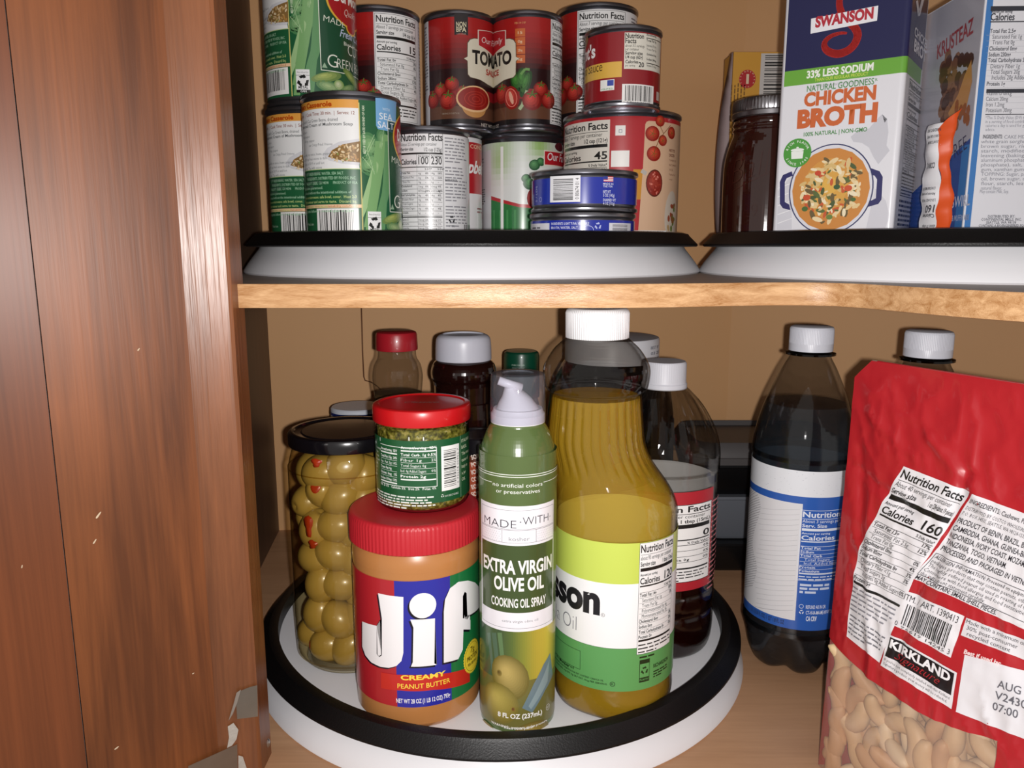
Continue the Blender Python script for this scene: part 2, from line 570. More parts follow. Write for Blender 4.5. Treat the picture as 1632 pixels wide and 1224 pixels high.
        if border:
            for z in ((0, -th, w, 0), (0, -H, w, -H + th), (0, -H, th, 0), (w - th, -H, w, 0)):
                q(*z, fg, lay + 1)
        y = -1.45 * m
        T(title, e, y, 1.15 * m, w - 2 * e, bold=0.02)
        y -= 0.3 * m; q(e, y, w - e, y - th, fg, lay + 1)
        y -= 0.8 * m
        if serv:
            T(serv, e, y, 0.62 * m, w * 0.86)
        y -= 0.95 * m
        if size:
            T(size, e, y, 0.68 * m, w * 0.36, bold=0.02)
        if sizeval:
            T(sizeval, w - e, y, 0.68 * m, w * 0.38, bold=0.02, al='r')
        y -= 0.25 * m; q(e, y - barw * m, w - e, y, fg, lay + 1); y -= barw * m
        y -= 0.7 * m; T('Amount per serving', e, y, 0.42 * m, w * 0.42, bold=0.02)
        y -= 1.2 * m; T('Calories', e, y, 0.95 * m, w * 0.5, bold=0.02)
        T(cal, w - e, y, 1.25 * m, w * 0.1 * len(cal), bold=0.02, al='r')
        y -= 0.2 * m; q(e, y - 0.22 * m, w - e, y, fg, lay + 1); y -= 0.3 * m
        y -= 0.6 * m
        if dv:
            T(dv, w - e, y, 0.42 * m, w * 0.3, bold=0.02, al='r')
        y -= 0.15 * m; q(e, y - th, w - e, y, fg, lay + 1)
        for r in rows:
            b, ind, t, pc = r
            y -= rh * m * 0.8
            n = len(t)
            T(t, e + ind * w * 0.06, y, 0.5 * m, min(w * 0.032 * n, w * 0.72), bold=0.02 if b else 0)
            if pc:
                T(pc, w - e, y, 0.5 * m, w * 0.045 * len(pc), bold=0.02, al='r')
            y -= rh * m * 0.2; q(e, y - th * 0.7, w - e, y, fg, lay + 1)
        q(e, y - 0.3 * m, w - e, y, fg, lay + 1); y -= 0.5 * m
        p = tr(e, y)
        if foot:
            s.greek(p[0], p[1], w - 2 * e, foot, 0.55 * m, footc or fg, lay + 2, seed, fill=0.35, rot=rot)

    def build(s, name, m, parent, label=None):
        bm = bmesh.new()
        lay = bm.faces.layers.int.new('ci')
        vv = [bm.verts.new(v) for v in s.vs]
        for f, c in zip(s.fs, s.fc):
            try:
                fc = bm.faces.new([vv[i] for i in f]); fc[lay] = c
            except ValueError:
                pass
        big = [f for f in bm.faces if len(f.verts) > 4]
        bmesh.ops.triangulate(bm, faces=big)
        sf = s.sf
        for axis, d in ((0, sf.da), (1, sf.db)):
            if not d:
                continue
            lo = min(v.co[axis] for v in bm.verts); hi = max(v.co[axis] for v in bm.verts)
            k = math.floor(lo / d) + 1
            no = (1, 0, 0) if axis == 0 else (0, 1, 0)
            while k * d < hi:
                co = (k * d, 0, 0) if axis == 0 else (0, k * d, 0)
                geom = [f for f in bm.faces if min(v.co[axis] for v in f.verts) < k * d < max(v.co[axis] for v in f.verts)] if False else None
                cutf = [f for f in bm.faces if True] if geom is None else geom
                bmesh.ops.bisect_plane(bm, geom=bm.verts[:] + bm.edges[:] + bm.faces[:], dist=1e-7, plane_co=co, plane_no=no)
                k += 1
        bm.verts.index_update()
        vs = []; ns = []
        for v in bm.verts:
            a, b, l = v.co
            vs.append(sf.S(a, b, 0.00012 + l * s.eps) - Vector((0, 0, s.z0))); ns.append(sf.N(a, b))
        me = bpy.data.meshes.new(name)
        me.from_pydata([tuple(v) for v in vs], [], [tuple(v.index for v in f.verts) for f in bm.faces])
        inv = {i: c for c, i in s.pal.items()}
        cols = [(*lin(inv[i]), 1.0) if isinstance(inv[i], str) else (*inv[i], 1.0) for i in range(len(inv))]
        at = me.color_attributes.new('ink', 'FLOAT_COLOR', 'CORNER')
        buf = []
        for f in bm.faces:
            buf += list(cols[f[lay]]) * len(f.verts)
        at.data.foreach_set('color', buf)
        bm.free()
        me.materials.append(m)
        me.polygons.foreach_set('use_smooth', [True] * len(me.polygons))
        me.normals_split_custom_set_from_vertices([tuple(n) for n in ns])
        me.update()
        o = bpy.data.objects.new(name, me); C.objects.link(o); o.parent = parent
        if label:
            o['label'] = label
        return o
# ------------------------------------------------------------------ levels
ZL = 0.0225          # tray surface of the lower turntable
ZS = 0.3225          # top of the middle shelf
ZU = 0.345           # tray surface of the upper turntables
rnd = random.Random(7)

# ------------------------------------------------------------------ the cabinet
W_DOOR = wood_mat('cherry_wood', '5c3218', '8a4f28', rough=0.42, scale=(34, 34, 2.4), wave=0.18, bump=0.12, coat=0.0, spec=0.35)
W_STILE = wood_mat('cherry_wood_worn', '643a20', '8c5532', rough=0.34, scale=(40, 40, 3.0), wave=0.08, bump=0.45, coat=0.0, spec=0.5)
W_SIDE = wood_mat('cabinet_side', '57402f', '6f5442', rough=0.5, scale=(8, 8, 1.0), bump=0.05)
W_BACK = mat('cabinet_back', 'dcaa76', rough=0.6, noise=0.10, nscale=4, bump=0.1, bscale=30)
W_FLOOR = wood_mat('maple_floor', 'ac8260', 'c49874', rough=0.42, scale=(3, 30, 10), bump=0.08)
W_EDGE = wood_mat('maple_edge', 'a27040', 'dcb284', rough=0.35, scale=(22, 140, 200), bump=0.3)
W_TOP = mat('shelf_top', '8f8078', rough=0.5, noise=0.1, nscale=8)
W_UNDER = mat('shelf_underside', '8a6848', rough=0.6)

BL = (-0.288, 0.905); BC = (0.278, 0.975); BR = (1.05, 0.60)
struct(prism('wall_left', [(-0.235, 0.462), BL, (BL[0] - 0.012, BL[1]), (-0.247, 0.462)], -0.02, 0.78, W_SIDE))
wb = struct(prism('wall_back', [BL, BC, (BC[0], BC[1] + 0.012), (BL[0], BL[1] + 0.012)], -0.02, 0.78, W_BACK))
struct(prism('wall_right', [BC, BR, (BR[0], BR[1] + 0.012), (BC[0], BC[1] + 0.012)], -0.02, 0.78, W_BACK))
struct(prism('floor', [(-0.30, 0.40), (0.06, 0.40), (0.14, 0.34), (0.22, 0.15), (1.05, -0.02), (1.06, 0.62), (0.28, 1.0), (-0.30, 0.93)], -0.018, 0.0, W_FLOOR))
struct(prism('ceiling', [(-0.30, 0.46), (0.2, 0.47), (0.45, 0.15), (1.05, 0.0), (1.06, 0.62), (0.28, 1.0), (-0.30, 0.93)], 0.74, 0.758, W_SIDE))

# split in the back panel with its twig-like bend
p0 = at_y(578, 492, 0.92); 
def back_pt(u, v):
    r = ray(u, v); dx, dy = BC[0] - BL[0], BC[1] - BL[1]
    nx, ny = dy, -dx
    t = (nx * BL[0] + ny * BL[1]) / (nx * r[0] + ny * r[1])
    return Vector((r[0] * t, r[1] * t - 0.0008, CZ + r[2] * t))
def tube(name, pts, rad, m, parent=None, seg=8, taper=None, cyc=False):
    pts = [Vector(p) for p in pts]
    vs, fs = [], []
    n = len(pts)
    up0 = Vector((0.13, 0.2, 0.97))
    for i, p in enumerate(pts):
        d = (pts[min(i + 1, n - 1)] - pts[max(i - 1, 0)]).normalized()
        a = d.cross(up0)
        if a.length < 0.05:
            a = d.cross(Vector((1, 0, 0)))
        a.normalize(); b = d.cross(a).normalized()
        rr = rad if not taper else rad * taper(i / (n - 1))
        for k in range(seg):
            t = 2 * pi * k / seg
            vs.append(p + a * cos(t) * rr + b * sin(t) * rr)
    for i in range(n - 1):
        for k in range(seg):
            k2 = (k + 1) % seg
            fs.append((i * seg + k, i * seg + k2, (i + 1) * seg + k2, (i + 1) * seg + k))
    fs.append(tuple(range(seg))[::-1]); fs.append(tuple(range((n - 1) * seg, n * seg)))
    return mesh_obj(name, vs, fs, m, parent, smooth=True)
sc_pts = [(576, 488), (577, 520), (578, 560), (580, 600), (582, 606), (592, 609), (601, 615), (608, 622)]
tube('crack', [back_pt(*p) for p in sc_pts], 0.0008, mat('crack_brown', '6b4226', 0.8), wb, 6)

# middle shelf with its curved front edge
edge = [(-0.262, 0.4715), (-0.1, 0.4705), (0.02, 0.4705), (0.075, 0.472), (0.112, 0.480), (0.145, 0.4885), (0.17, 0.4925), (0.190, 0.491), (0.204, 0.484), (0.2145, 0.470), (0.2215, 0.452), (0.230, 0.428), (0.242, 0.403), (0.258, 0.378), (0.30, 0.325), (0.36, 0.26), (0.45, 0.2)]
ed = [tuple(p) for p in smooth_prof(edge, 3)]
shelf = struct(prism('shelf', ed + [(1.0, 0.0), (1.04, 0.60), (0.279, 0.973), (-0.286, 0.903)], ZS - 0.0140, ZS, W_TOP))
vs = []; fs = []
for i, (x, y) in enumerate(ed):
    j0, j1 = ed[max(i - 1, 0)], ed[min(i + 1, len(ed) - 1)]
    dx, dy = j1[0] - j0[0], j1[1] - j0[1]; L = hypot(dx, dy); nx, ny = dy / L, -dx / L
    for o, zz in ((0.0, ZS - 0.0143), (0.0010, ZS - 0.0141), (0.0012, ZS - 0.0137), (0.0012, ZS - 0.0002), (0.0009, ZS + 0.0003), (0, ZS + 0.0004)):
        vs.append((x + nx * o, y + ny * o, zz))
for i in range(len(ed) - 1):
    for k in range(5):
        a = i * 6 + k
        fs.append((a, a + 6, a + 7, a + 1))
eb = mesh_obj('edge_band', vs, fs, W_EDGE, shelf, auto=50); eb['label'] = 'light maple edge strip'
vs = [(x, y, ZS - 0.0143) for x, y in ed + [(1.0, 0.0), (1.04, 0.60), (0.279, 0.973), (-0.286, 0.903)]]
mesh_obj('underside', vs, [tuple(range(len(vs)))[::-1]], W_UNDER, shelf)

# face frame stile beside the opening
fr = struct(prism('trim_1', [(-0.1665, 0.4600), (-0.1685, 0.4585), (-0.1915, 0.4500), (-0.245, 0.43), (-0.2475, 0.4485), (-0.172, 0.4800), (-0.1665, 0.4795)], -0.06, 0.80, W_STILE))
fr['label'] = 'worn reddish wood frame edge of the cabinet opening'
# the open door: two thick boards and a recessed centre panel
H = Vector((-0.1900, 0.4497)); dd = Vector((-0.83, -0.557)).normalized(); dn = Vector((dd.y, -dd.x)) * -1
def dpt(t, o):
    p = H + dd * t + dn * o
    return (p.x, p.y)
dn = Vector((0.557, -0.83)).normalized()
door = bpy.data.objects.new('door_1', None); C.objects.link(door); door.location = (H.x, H.y, 0); door['kind'] = 'structure'
door['label'] = 'open reddish brown wood cabinet door'
def dprism(name, t0, t1, o0, o1, z0, z1, m):
    q = [dpt(t0, o0), dpt(t1, o0), dpt(t1, o1), dpt(t0, o1)]
    q = [(a - H.x, b - H.y) for a, b in q]
    return prism(name, q, z0, z1, m, door)
st = dprism('stile', 0.0005, 0.0735, -0.019, 0.0, -0.07, 0.80, W_DOOR)
dprism('panel', 0.0740, 0.30, -0.014, -0.0032, -0.07, 0.80, wood_mat('cherry_panel', '60331a', '844826', rough=0.40, scale=(34, 34, 1.4), wave=0.05, bump=0.1, coat=0.0, spec=0.35))
dprism('stile', 0.301, 0.37, -0.019, 0.0, -0.07, 0.80, W_DOOR)
def door_pt(u, v, o=0.0):
    r = ray(u, v); q = Vector((r[0], r[1])); base = H + dn * o
    t = base.dot(dn) / q.dot(dn)
    return Vector((r[0] * t - H.x, r[1] * t - H.y, CZ + r[2] * t))
CHIP = mat('dried_flake', 'cdb79a', 0.6, noise=0.2, nscale=300)
for (u, v, L, ang, w) in ((157, 821, 14, 0.9, 3.2), (151, 863, 10, 0.95, 2.6), (186, 1192, 9, 0.5, 2.6), (35, 903, 6, 1.3, 2.0), (221, 557, 6, 0.9, 2.4), (308, 1073, 5, 0.3, 1.2)):
    c = door_pt(u, v, 0.0005); k = 0.40 / FPX
    e1 = Vector((-dd.x, -dd.y, 0)); vs = []; n = 12
    a, b = cos(ang), sin(ang)
    vs.append(c + Vector((dn.x, dn.y, 0)) * 0.0009)
    for i in range(n):
        t = 2 * pi * i / n; x = L * 0.5 * cos(t) * k; y = w * 0.5 * sin(t) * k * (1 - 0.6 * cos(t) if cos(t) < 0 else 1)
        vs.append(c + e1 * (x * a - y * b) + Vector((0, 0, x * b + y * a)))
    mesh_obj('dried_flake', vs, [(0, 1 + i, 1 + (i + 1) % n) for i in range(n)], CHIP, door, smooth=True)

# hinge at the foot of the frame
BRZ = mat('hinge_nickel', '8c8378', 0.38, metal=0.85, noise=0.15, nscale=60)
PEW = mat('chipped_paint', 'a9a49c', 0.5, noise=0.25, nscale=150, bump=0.6, bscale=300)
def stile_pt(u, v, o=0.0):
    r = ray(u, v); n2 = Vector((0.36, -0.93)).normalized(); base = Vector((-0.1685, 0.4585)) + n2 * o
    t = base.dot(n2) / Vector((r[0], r[1])).dot(n2)
    return Vector((r[0] * t, r[1] * t, CZ + r[2] * t))
hg = bpy.data.objects.new('hinge', None); C.objects.link(hg); hg.location = (-0.18, 0.455, 0.0); hg.parent = fr; hg['label'] = 'small tarnished metal hinge'
hz = Vector((-0.18, 0.455, 0.0))
def plate(name, pts, o, th, m, f=stile_pt):
    top = [f(u, v, o + th) - hz for u, v in pts]; bot = [f(u, v, o) - hz for u, v in pts]
    n = len(pts)
    return mesh_obj(name, bot + top, [tuple(range(n, 2 * n))] + [(i, (i + 1) % n, n + (i + 1) % n, n + i) for i in range(n)], m, hg)
plate('plate', [(378, 1146), (376, 1112), (381, 1102), (398, 1095), (410, 1092), (411, 1142)], 0.0002, 0.0014, BRZ)
plate('plate_edge', [(364, 1149), (372, 1123), (377, 1104), (384, 1099), (378, 1120), (371, 1138)], 0.0003, 0.002, mat('hinge_edge', 'b3aaa0', 0.35, metal=0.8))
plate('paint_chip', [(363, 1158), (372, 1152), (380, 1163), (377, 1178), (370, 1188), (362, 1192), (365, 1175)], 0.0002, 0.0008, PEW)
plate('paint_chip', [(380, 1204), (387, 1206), (393, 1224), (380, 1226)], 0.0002, 0.0008, PEW)
def dpt_w(u, v, o=0.0):
    return door_pt(u, v, o) + Vector((H.x, H.y, 0))
plate('arm', [(300, 1221), (378, 1186), (379, 1240), (300, 1240)], 0.0004, 0.002, BRZ, dpt_w)
sp = at_y(423, 1184, 0.474) - hz
vs = []; n = 16
vs = [sp + Vector((0.0035, 0, 0))]
for rr, xx in ((0.0014, 0.003), (0.0026, 0.0015), (0.003, 0.0)):
    for i in range(n):
        t = 2 * pi * i / n
        vs.append(sp + Vector((xx, rr * cos(t), rr * 1.4 * sin(t))))
fs = [(0, 1 + i, 1 + (i + 1) % n) for i in range(n)]
for q in range(2):
    for i in range(n):
        fs.append((1 + q * n + i, 1 + (q + 1) * n + i, 1 + (q + 1) * n + (i + 1) % n, 1 + q * n + (i + 1) % n))
mesh_obj('screw', vs, fs, mat('screw_steel', 'a8a49e', 0.3, metal=0.9), hg, smooth=True)

# ------------------------------------------------------------------ turntables
WHITE = mat('turntable_white', 'e6e6ea', 0.45)
TRAY = mat('tray_white', 'dcdce2', 0.5, noise=0.03, nscale=10)
BLACK = mat('rim_black', '0a090a', 0.42, spec=0.35, bump=0.15, bscale=900)
def turntable(x, y, z, label, R=0.21):
    t = thing('turntable', label, 'turntable', (x, y, z), 'white turntables with black rims')
    k = R / 0.21
    base = [(0.198 * k, 0.0), (0.2090 * k, 0.0), (0.2100 * k, 0.0012), (0.2095 * k, 0.003), (0.2060 * k, 0.0085), (0.2010 * k, 0.0150), (0.1965 * k, 0.0205), (0.1950 * k, 0.0232)]
    lathe('base', base, WHITE, t, seg=160)
    rim = [(0.1945 * k, 0.0225), (0.2062 * k, 0.0228), (0.2072 * k, 0.0236), (0.2070 * k, 0.0250), (0.2000 * k, 0.0318), (0.1985 * k, 0.0338), (0.1950 * k, 0.0345), (0.1912 * k, 0.0342), (0.1912 * k, 0.0325), (0.1908 * k, 0.0232)]
    lathe('rim', rim, BLACK, t, seg=160, cap=False)
    tr = [(0.1935 * k, 0.0228), (0.186 * k, 0.0224), (0.184 * k, 0.0226), (0.17 * k, 0.0224), (0.05, 0.0224), (0.0, 0.0224)]
    lathe('tray', tr, TRAY, t, seg=160, cap=False)
    return t
turntable(-0.010, 0.645, 0.0, 'white turntable with black rim on the cabinet floor under the oil bottle')
turntable(-0.0357, 0.746, ZS, 'white turntable with black rim on the middle shelf holding food cans')
turntable(0.3747, 0.661, ZS, 'white turntable with black rim on the middle shelf under the broth carton')

# ------------------------------------------------------------------ shared materials
GLASS = clear_mat('jar_glass', 'f4f6f2', '2e2a26', 0.3)
PET = clear_mat('clear_plastic', 'ecebe9', '2c2622', 0.6, refr=0.10, ior=1.12)
PET2 = clear_mat('soda_plastic', 'e6e8ea', '141418', 0.6, refr=0.2, ior=1.1)
P_MATT = print_mat('label_paper', 0.45)
P_GLOSS = print_mat('label_gloss', 0.3, coat=0.4)

def ribbed(n, amp):
    return lambda t, r, h: r + amp * (1 if sin(n * t) > 0 else -1) * 0.5 if r > 0.012 else r

def screw_cap(parent, m, r, z0, z1, n=0, amp=0.0003, x=0, y=0, name='cap', bevel=0.0012):
    h = z1 - z0
    prof = [(r * 0.97, z0), (r, z0 + 0.0008), (r, z0 + h * 0.25), (r, z1 - bevel * 1.4), (r - bevel * 0.5, z1 - bevel * 0.4), (r - bevel * 1.6, z1), (r * 0.6, z1 + 0.0001), (0, z1 + 0.0001)]
    md = (lambda t, rr, hh: rr + amp * cos(n * t) if (rr > r * 0.985 and hh > z0 + h * 0.1) else rr) if n else None
    return lathe(name, prof, m, parent, x, y, seg=max(96, n * 4) if n else 96, mod=md, auto=None if n else 35)

# ---------------- peanut butter jar
x, y = tang(565, 765, 1000, .0445)
pb = thing('peanut_butter_jar', 'large peanut butter jar with red ribbed lid and red blue green label', 'jar', (x, y, ZL))
PBM = mat('peanut_butter', 'b57a45', 0.3, coat=0.5, noise=0.08, nscale=20)
lathe('jar', smooth_prof([(0.036, 0), (0.0395, 0.001), (0.0425, 0.006), (0.0440, 0.015), (0.0440, 0.105), (0.0443, 0.114), (0.0438, 0.120), (0.0415, 0.1265), (0.0405, 0.1285)], 3), PBM, pb)
RL = mat('red_plastic_lid', 'b8242e', 0.42, spec=0.4)
zt = 0.1460
lathe('lid', [(0.0440, 0.1255), (0.0455, 0.1265), (0.0455, 0.1425), (0.0448, 0.1450), (0.0432, zt), (0.040, zt - 0.0006), (0, zt - 0.0006)], RL, pb, seg=384,
      mod=lambda t, r, h: r + 0.00025 * cos(96 * t) if 0.045 < r and h < 0.1435 else r, auto=45)
sf = CylSurf(x, y, 0.0443); A = Art(sf, ZL)
b0 = A.P(668, 1127)[1]; b1 = A.P(668, 926)[1]
aL = A.P(630, 1000)[0]; aM = A.P(718, 1000)[0]
rr = 0.0443
A.rect(-rr * pi, b0, rr * pi, b1, 'b0222c', 0)
A.rect(aL, b0, aM, b1, '2a2c9c', 1)
A.rect(aM, b0, aM + 0.048, b1, '17703c', 1)
WJ = 'f2f0f2'; SH = '100c1c'
def letter(polys, dx=0.0, dy=0.0, col=WJ, lay=4):
    for p in polys:
        a = [(A.P(u, v)[0] + dx, A.P(u, v)[1] + dy) for u, v in p]
        A.poly(a, col, lay)
J = [[(603, 945), (643, 951), (643, 1040), (640, 1053), (632, 1061), (620, 1064), (606, 1062), (592, 1055), (583, 1044), (578, 1030), (578, 990), (601, 997), (601, 1042), (605, 1047), (609, 1044), (609, 985)]]
I1 = [[(654, 987), (693, 985), (692, 1057), (696, 1059), (655, 1062), (658, 1055), (659, 1000)]]
Fp = [[(707, 1056), (707, 975), (709, 955), (717, 937), (730, 927), (745, 925), (756, 928), (762, 935), (763, 967), (748, 980), (744, 975), (743, 945), (740, 943), (737, 950), (737, 985), (749, 988), (749, 1003), (738, 1003), (737, 1035), (730, 1050)]]
letter(J, -0.0012, -0.0012, SH, 3); letter(J)
letter(I1, -0.0012, -0.0012, SH, 3); letter(I1)
letter(Fp, -0.0012, -0.0012, SH, 3); letter(Fp)
a, b = A.P(674, 965); A.ell(a - 0.0012, b - 0.0012, 0.0088, 0.0088, SH, 3, 32); A.ell(a, b, 0.0088, 0.0088, WJ, 4, 32)
a, b = A.P(606, 1071); a2, b2 = A.P(748, 1097)
A.poly([A.P(608, 1071), A.P(608, 1096), A.P(640, 1100), A.P(690, 1099), A.P(748, 1086), A.P(748, 1062), A.P(690, 1074), A.P(650, 1075)], 'c4281f', 5)
A.T('CREAMY', 639, 1083, 9, 710, col='f6d64a', bold=0.035, lay=7)
A.T('PEANUT BUTTER', 634, 1096, 8.5, 717, col='f6d64a', bold=0.01, lay=7)
A.T('NET WT 28 OZ (1 LB 12 OZ) 793g', 632, 1119, 8, 717, col='f4f2f4', bold=0.02, lay=7)
a, b = A.P(752, 1045)
pts = []
for i in range(72):
    q = 0.0105 if i % 2 else 0.0098
    pts.append((a + q * cos(2 * pi * i / 72), b + q * 1.18 * sin(2 * pi * i / 72)))
A.poly(pts, 'ecd23c', 6); A.ring(a, b, 0.0088, 0.0104, 0.0003, '6a5a10', 7)
A.txt('7g', a, b + 0.0035, 0.0042, col='241c08', al='c', lay=8, bold=0.01); A.txt('PROTEIN', a, b - 0.0018, 0.0034, 0.0135, '241c08', al='c', lay=8, bold=0.02); A.txt('PER SERVING', a, b - 0.0056, 0.0020, 0.0115, '241c08', al='c', lay=8, bold=0.02)
A.greek(-rr * 1.45, b1 - 0.03, 0.012, 14, 0.0026, 'e8e0e0', 3)
A.build('label', P_GLOSS, pb)

# ---------------- pesto jar standing on the peanut butter
x, y = tang(600, 748, 760, .0325)
zp = ZL + zt - 0.0002
pj = thing('pesto_jar', 'small glass jar of green pesto with red metal lid, stacked on the red lid', 'jar', (x, y, zp))
pest = bits_mat('pesto', ['2c2408', '54501a', '8a8234', 'b9a565'], 330)
lathe('contents', smooth_prof([(0.027, 0.0015), (0.0305, 0.004), (0.0312, 0.012), (0.0312, 0.050), (0.0305, 0.056), (0.0285, 0.0585), (0, 0.0585)], 2), pest, pj, auto=None)
lathe('jar', smooth_prof([(0.026, 0), (0.030, 0.0008), (0.0322, 0.004), (0.0325, 0.010), (0.0325, 0.051), (0.0318, 0.057), (0.0300, 0.0605), (0.0296, 0.066)], 3), GLASS, pj, auto=None, cap=False)
RM = mat('red_metal_lid', 'c4161c', 0.3, coat=0.5)
lid = lathe('lid', [(0.0325, 0.0600), (0.0336, 0.0598), (0.0340, 0.0607), (0.0340, 0.0690), (0.0334, 0.0705), (0.0322, 0.0712), (0.0300, 0.0712), (0.0290, 0.0704), (0.0, 0.0704)], RM, pj, seg=96)
sf = CylSurf(x, y, 0.0326); A = Art(sf, zp); r = 0.0326
G = '1d5632'; b0 = A.P(675, 803)[1]; b1 = A.P(675, 703)[1]
A.rect(-r * pi, b0, r * pi, b1, G, 0)
a0, bb1 = A.P(607, 706); a1, bb0 = A.P(697, 775)
A.ring
for q in ((a0, bb1 - 0.0004, a1, bb1), (a0, bb0, a1, bb0 + 0.0004), (a1 - 0.0004, bb0, a1, bb1)):
    A.rect(*q, 'e8ece8', 2)
mid = (A.P(637, 740)[0])
def prow(xa, xb, v, t, pc, bold=0.0, h=4.4):
    aa, bb = A.P(xa, v); ab = A.P(xb, v)[0]
    A.txt(t, aa, bb, h * A.k, (ab - aa) * min(0.72, 0.075 * len(t)), 'eef2ee', bold, lay=4)
    if pc:
        A.txt(pc, ab, bb, h * A.k, (ab - aa) * 0.055 * len(pc) + 0.0006, 'eef2ee', bold, al='r', lay=4)
for i, (t1, p1, t2, p2) in enumerate((('Amount/serving', '%DV', 'Amount/serving', '%DV'), ('Total Fat 15g', '20%', 'Total Carb. 1g', '0.5%'), ('Sat. Fat 3g', '14%', 'Fiber 1g', '2%'), ('Trans Fat 0g', '', 'Total Sugars 0g', ''), ('Cholest. 3mg', '1%', 'Incl. 0g Added Sugars', '0%'), ('Sodium 310mg', '13%', 'Protein 2g', ''))):
    v = 715 + i * 8.6 + (2.5 if i else 0)
    prow(608, 633, v, t1, p1, 0.02 if i != 2 else 0); prow(639, 695, v, t2, p2, 0.02 if i < 2 or i == 5 else 0)
    hh = 2.2 if i in (0, 5) else 0.5
    for ua, ub in ((608, 633), (639, 695)):
        aa, bb = A.P(ua, v + 2); ab = A.P(ub, v + 2)[0]
        A.rect(aa, bb - hh * A.k, ab, bb, 'e8ece8', 3)
A.T('Vit. D 0%   Calcium 5%   Iron 2%   Potas. 0%', 608, 771.5, 4.2, 695, col='eef2ee', bold=0.01)
aa, bb = A.P(602, 776); A.greek(aa, bb, A.P(699, 776)[0] - aa, 5, 0.0019, 'dfe6df', 3, 5, 0.15)
for ua in (606, 651, 674):
    aa, bb = A.P(ua, 697); A.rect(aa, bb - 0.0022, aa + 0.0007, bb + 0.0002, 'e8ece8', 2)
aa, bb = A.P(704, 783); ab, bt = A.P(731, 706)
A.barcode(aa, bb, ab - aa, bt - bb, 2, 4, vert=True, digits='0 73214 00952 7')
A.T('100% RECYCLABLE', 709, 792, 3.2, 730, col='dfe6df')
A.recycle(*A.P(705, 790), 0.0011, 'dfe6df')
aa, bb = A.P(733, 704); A.rect(aa, b0, aa + 0.0003, b1, '9fb8a0', 2)
for i, t in enumerate(('ITALIAN', 'BASIL', 'The true', 'taste of', 'Italy in', 'a jar', 'OIL')):
    A.txt(t, aa + 0.0012, b1 - 0.005 - i * 0.0045, 0.0022, None, 'cfd8b8', 0.01)
for i in range(9):
    aa, bb = A.P(601, 713 + i * 6); A.txt(('Serving', 'Size', 'Facts', 'About', 'Cal.', 'per', 'jar', '140', 'g')[i], aa, bb, 0.0017, None, 'dfe6df')
A.build('label', P_GLOSS, pj)
# raised maker's stamp on the lid
A = Art(PlaneSurf((0, 0, 0), (1, 0)), 0); 
vs, fs, W = text_geo('Classico', 0.01, 3, 0.4)
mesh_obj('stamp', [(p[0] * 0.0052 - W * 0.0026, p[1] * 0.006 - 0.002, 0.07055) for p in vs], fs, mat('stamp_silver', 'b09a98', 0.3, metal=0.6), lid)

# ---------------- spray can of olive oil
x, y = tang(764, 886, 900, .026)
sp_ = thing('oil_spray_can', 'tall green olive oil spray can with clear cap and white nozzle', 'spray can', (x, y, ZL))
SG = mat('olive_green_enamel', '55683a', 0.22, coat=0.7)
lathe('can', smooth_prof([(0.0230, 0), (0.0245, 0.0006), (0.0256, 0.004), (0.0258, 0.010), (0.0258, 0.178), (0.0255, 0.186), (0.0240, 0.1945), (0.0215, 0.202), (0.0190, 0.2068), (0.0180, 0.2085), (0.0178, 0.210)], 3), SG, sp_, auto=None)
NW = mat('nozzle_white', 'e9e8ea', 0.4)
nz = lathe('collar', [(0.0165, 0.2095), (0.0178, 0.2100), (0.0178, 0.2155), (0.0168, 0.2165), (0.0160, 0.2190), (0, 0.2190)], NW, sp_)
bm = bmesh.new()
# curved nozzle: wide bell at the collar, leaning spout towards the left
secs = [((0.0, 0, 0.2185), 0.0142, 0.0142), ((0.0002, 0, 0.2215), 0.0128, 0.0125), ((0.0004, 0, 0.2245), 0.0108, 0.0108), ((0.0, 0, 0.2280), 0.0092, 0.0088), ((-0.0012, 0, 0.2310), 0.0072, 0.0070), ((-0.0030, 0, 0.2335), 0.0052, 0.0052), ((-0.0048, 0, 0.2352), 0.0035, 0.0040)]
vs = []; fs = []; n = 24
for (cx, cy, cz), ra, rb in secs:
    for k in range(n):
        t = 2 * pi * k / n
        tilt = (cz - 0.2185) / 0.0167
        vs.append((cx + ra * cos(t), cy + rb * sin(t), cz - ra * cos(t) * 0.55 * tilt))
for i in range(len(secs) - 1):
    for k in range(n):
        fs.append((i * n + k, i * n + (k + 1) % n, (i + 1) * n + (k + 1) % n, (i + 1) * n + k))
fs.append(tuple(range((len(secs) - 1) * n, len(secs) * n)))
nzl = mesh_obj('nozzle', vs, fs, NW, sp_, smooth=True)
tube('spout', [(0.002, -0.002, 0.2325), (-0.004, -0.004, 0.2345), (-0.0125, -0.0055, 0.2378)], 0.0031, NW, nzl, 16, taper=lambda t: 1 - 0.12 * t)
bm.free()
CAPM = clear_mat('frosted_clear_cap', 'e6e6ee', '7a7a82', 0.9, body=0.07, body_col='cfd0dc')
lathe('clear_cap', [(0.0183, 0.2105), (0.0184, 0.2150), (0.0177, 0.2405), (0.0170, 0.2418), (0.0150, 0.2422), (0.0105, 0.2422), (0.0100, 0.2412), (0, 0.2412)], CAPM, sp_, cap=False)
def spray_r(zz):
    h = zz - ZL
    if h < 0.182:
        return 0.0260
    return 0.0260 - max(0, (h - 0.182)) ** 1.5 * 2.2
sf = CylSurf(x, y, 0.0260, rf=spray_r); A = Art(sf, ZL); r = 0.026
GR = '55683a'; GD = '3f5028'; WT = 'eceaf0'
zb = ZL + 0.004
z_lab = A.P(825, 1005)[1]
A.rect(-r * pi, zb, r * pi, ZL + 0.180, GR, 0)
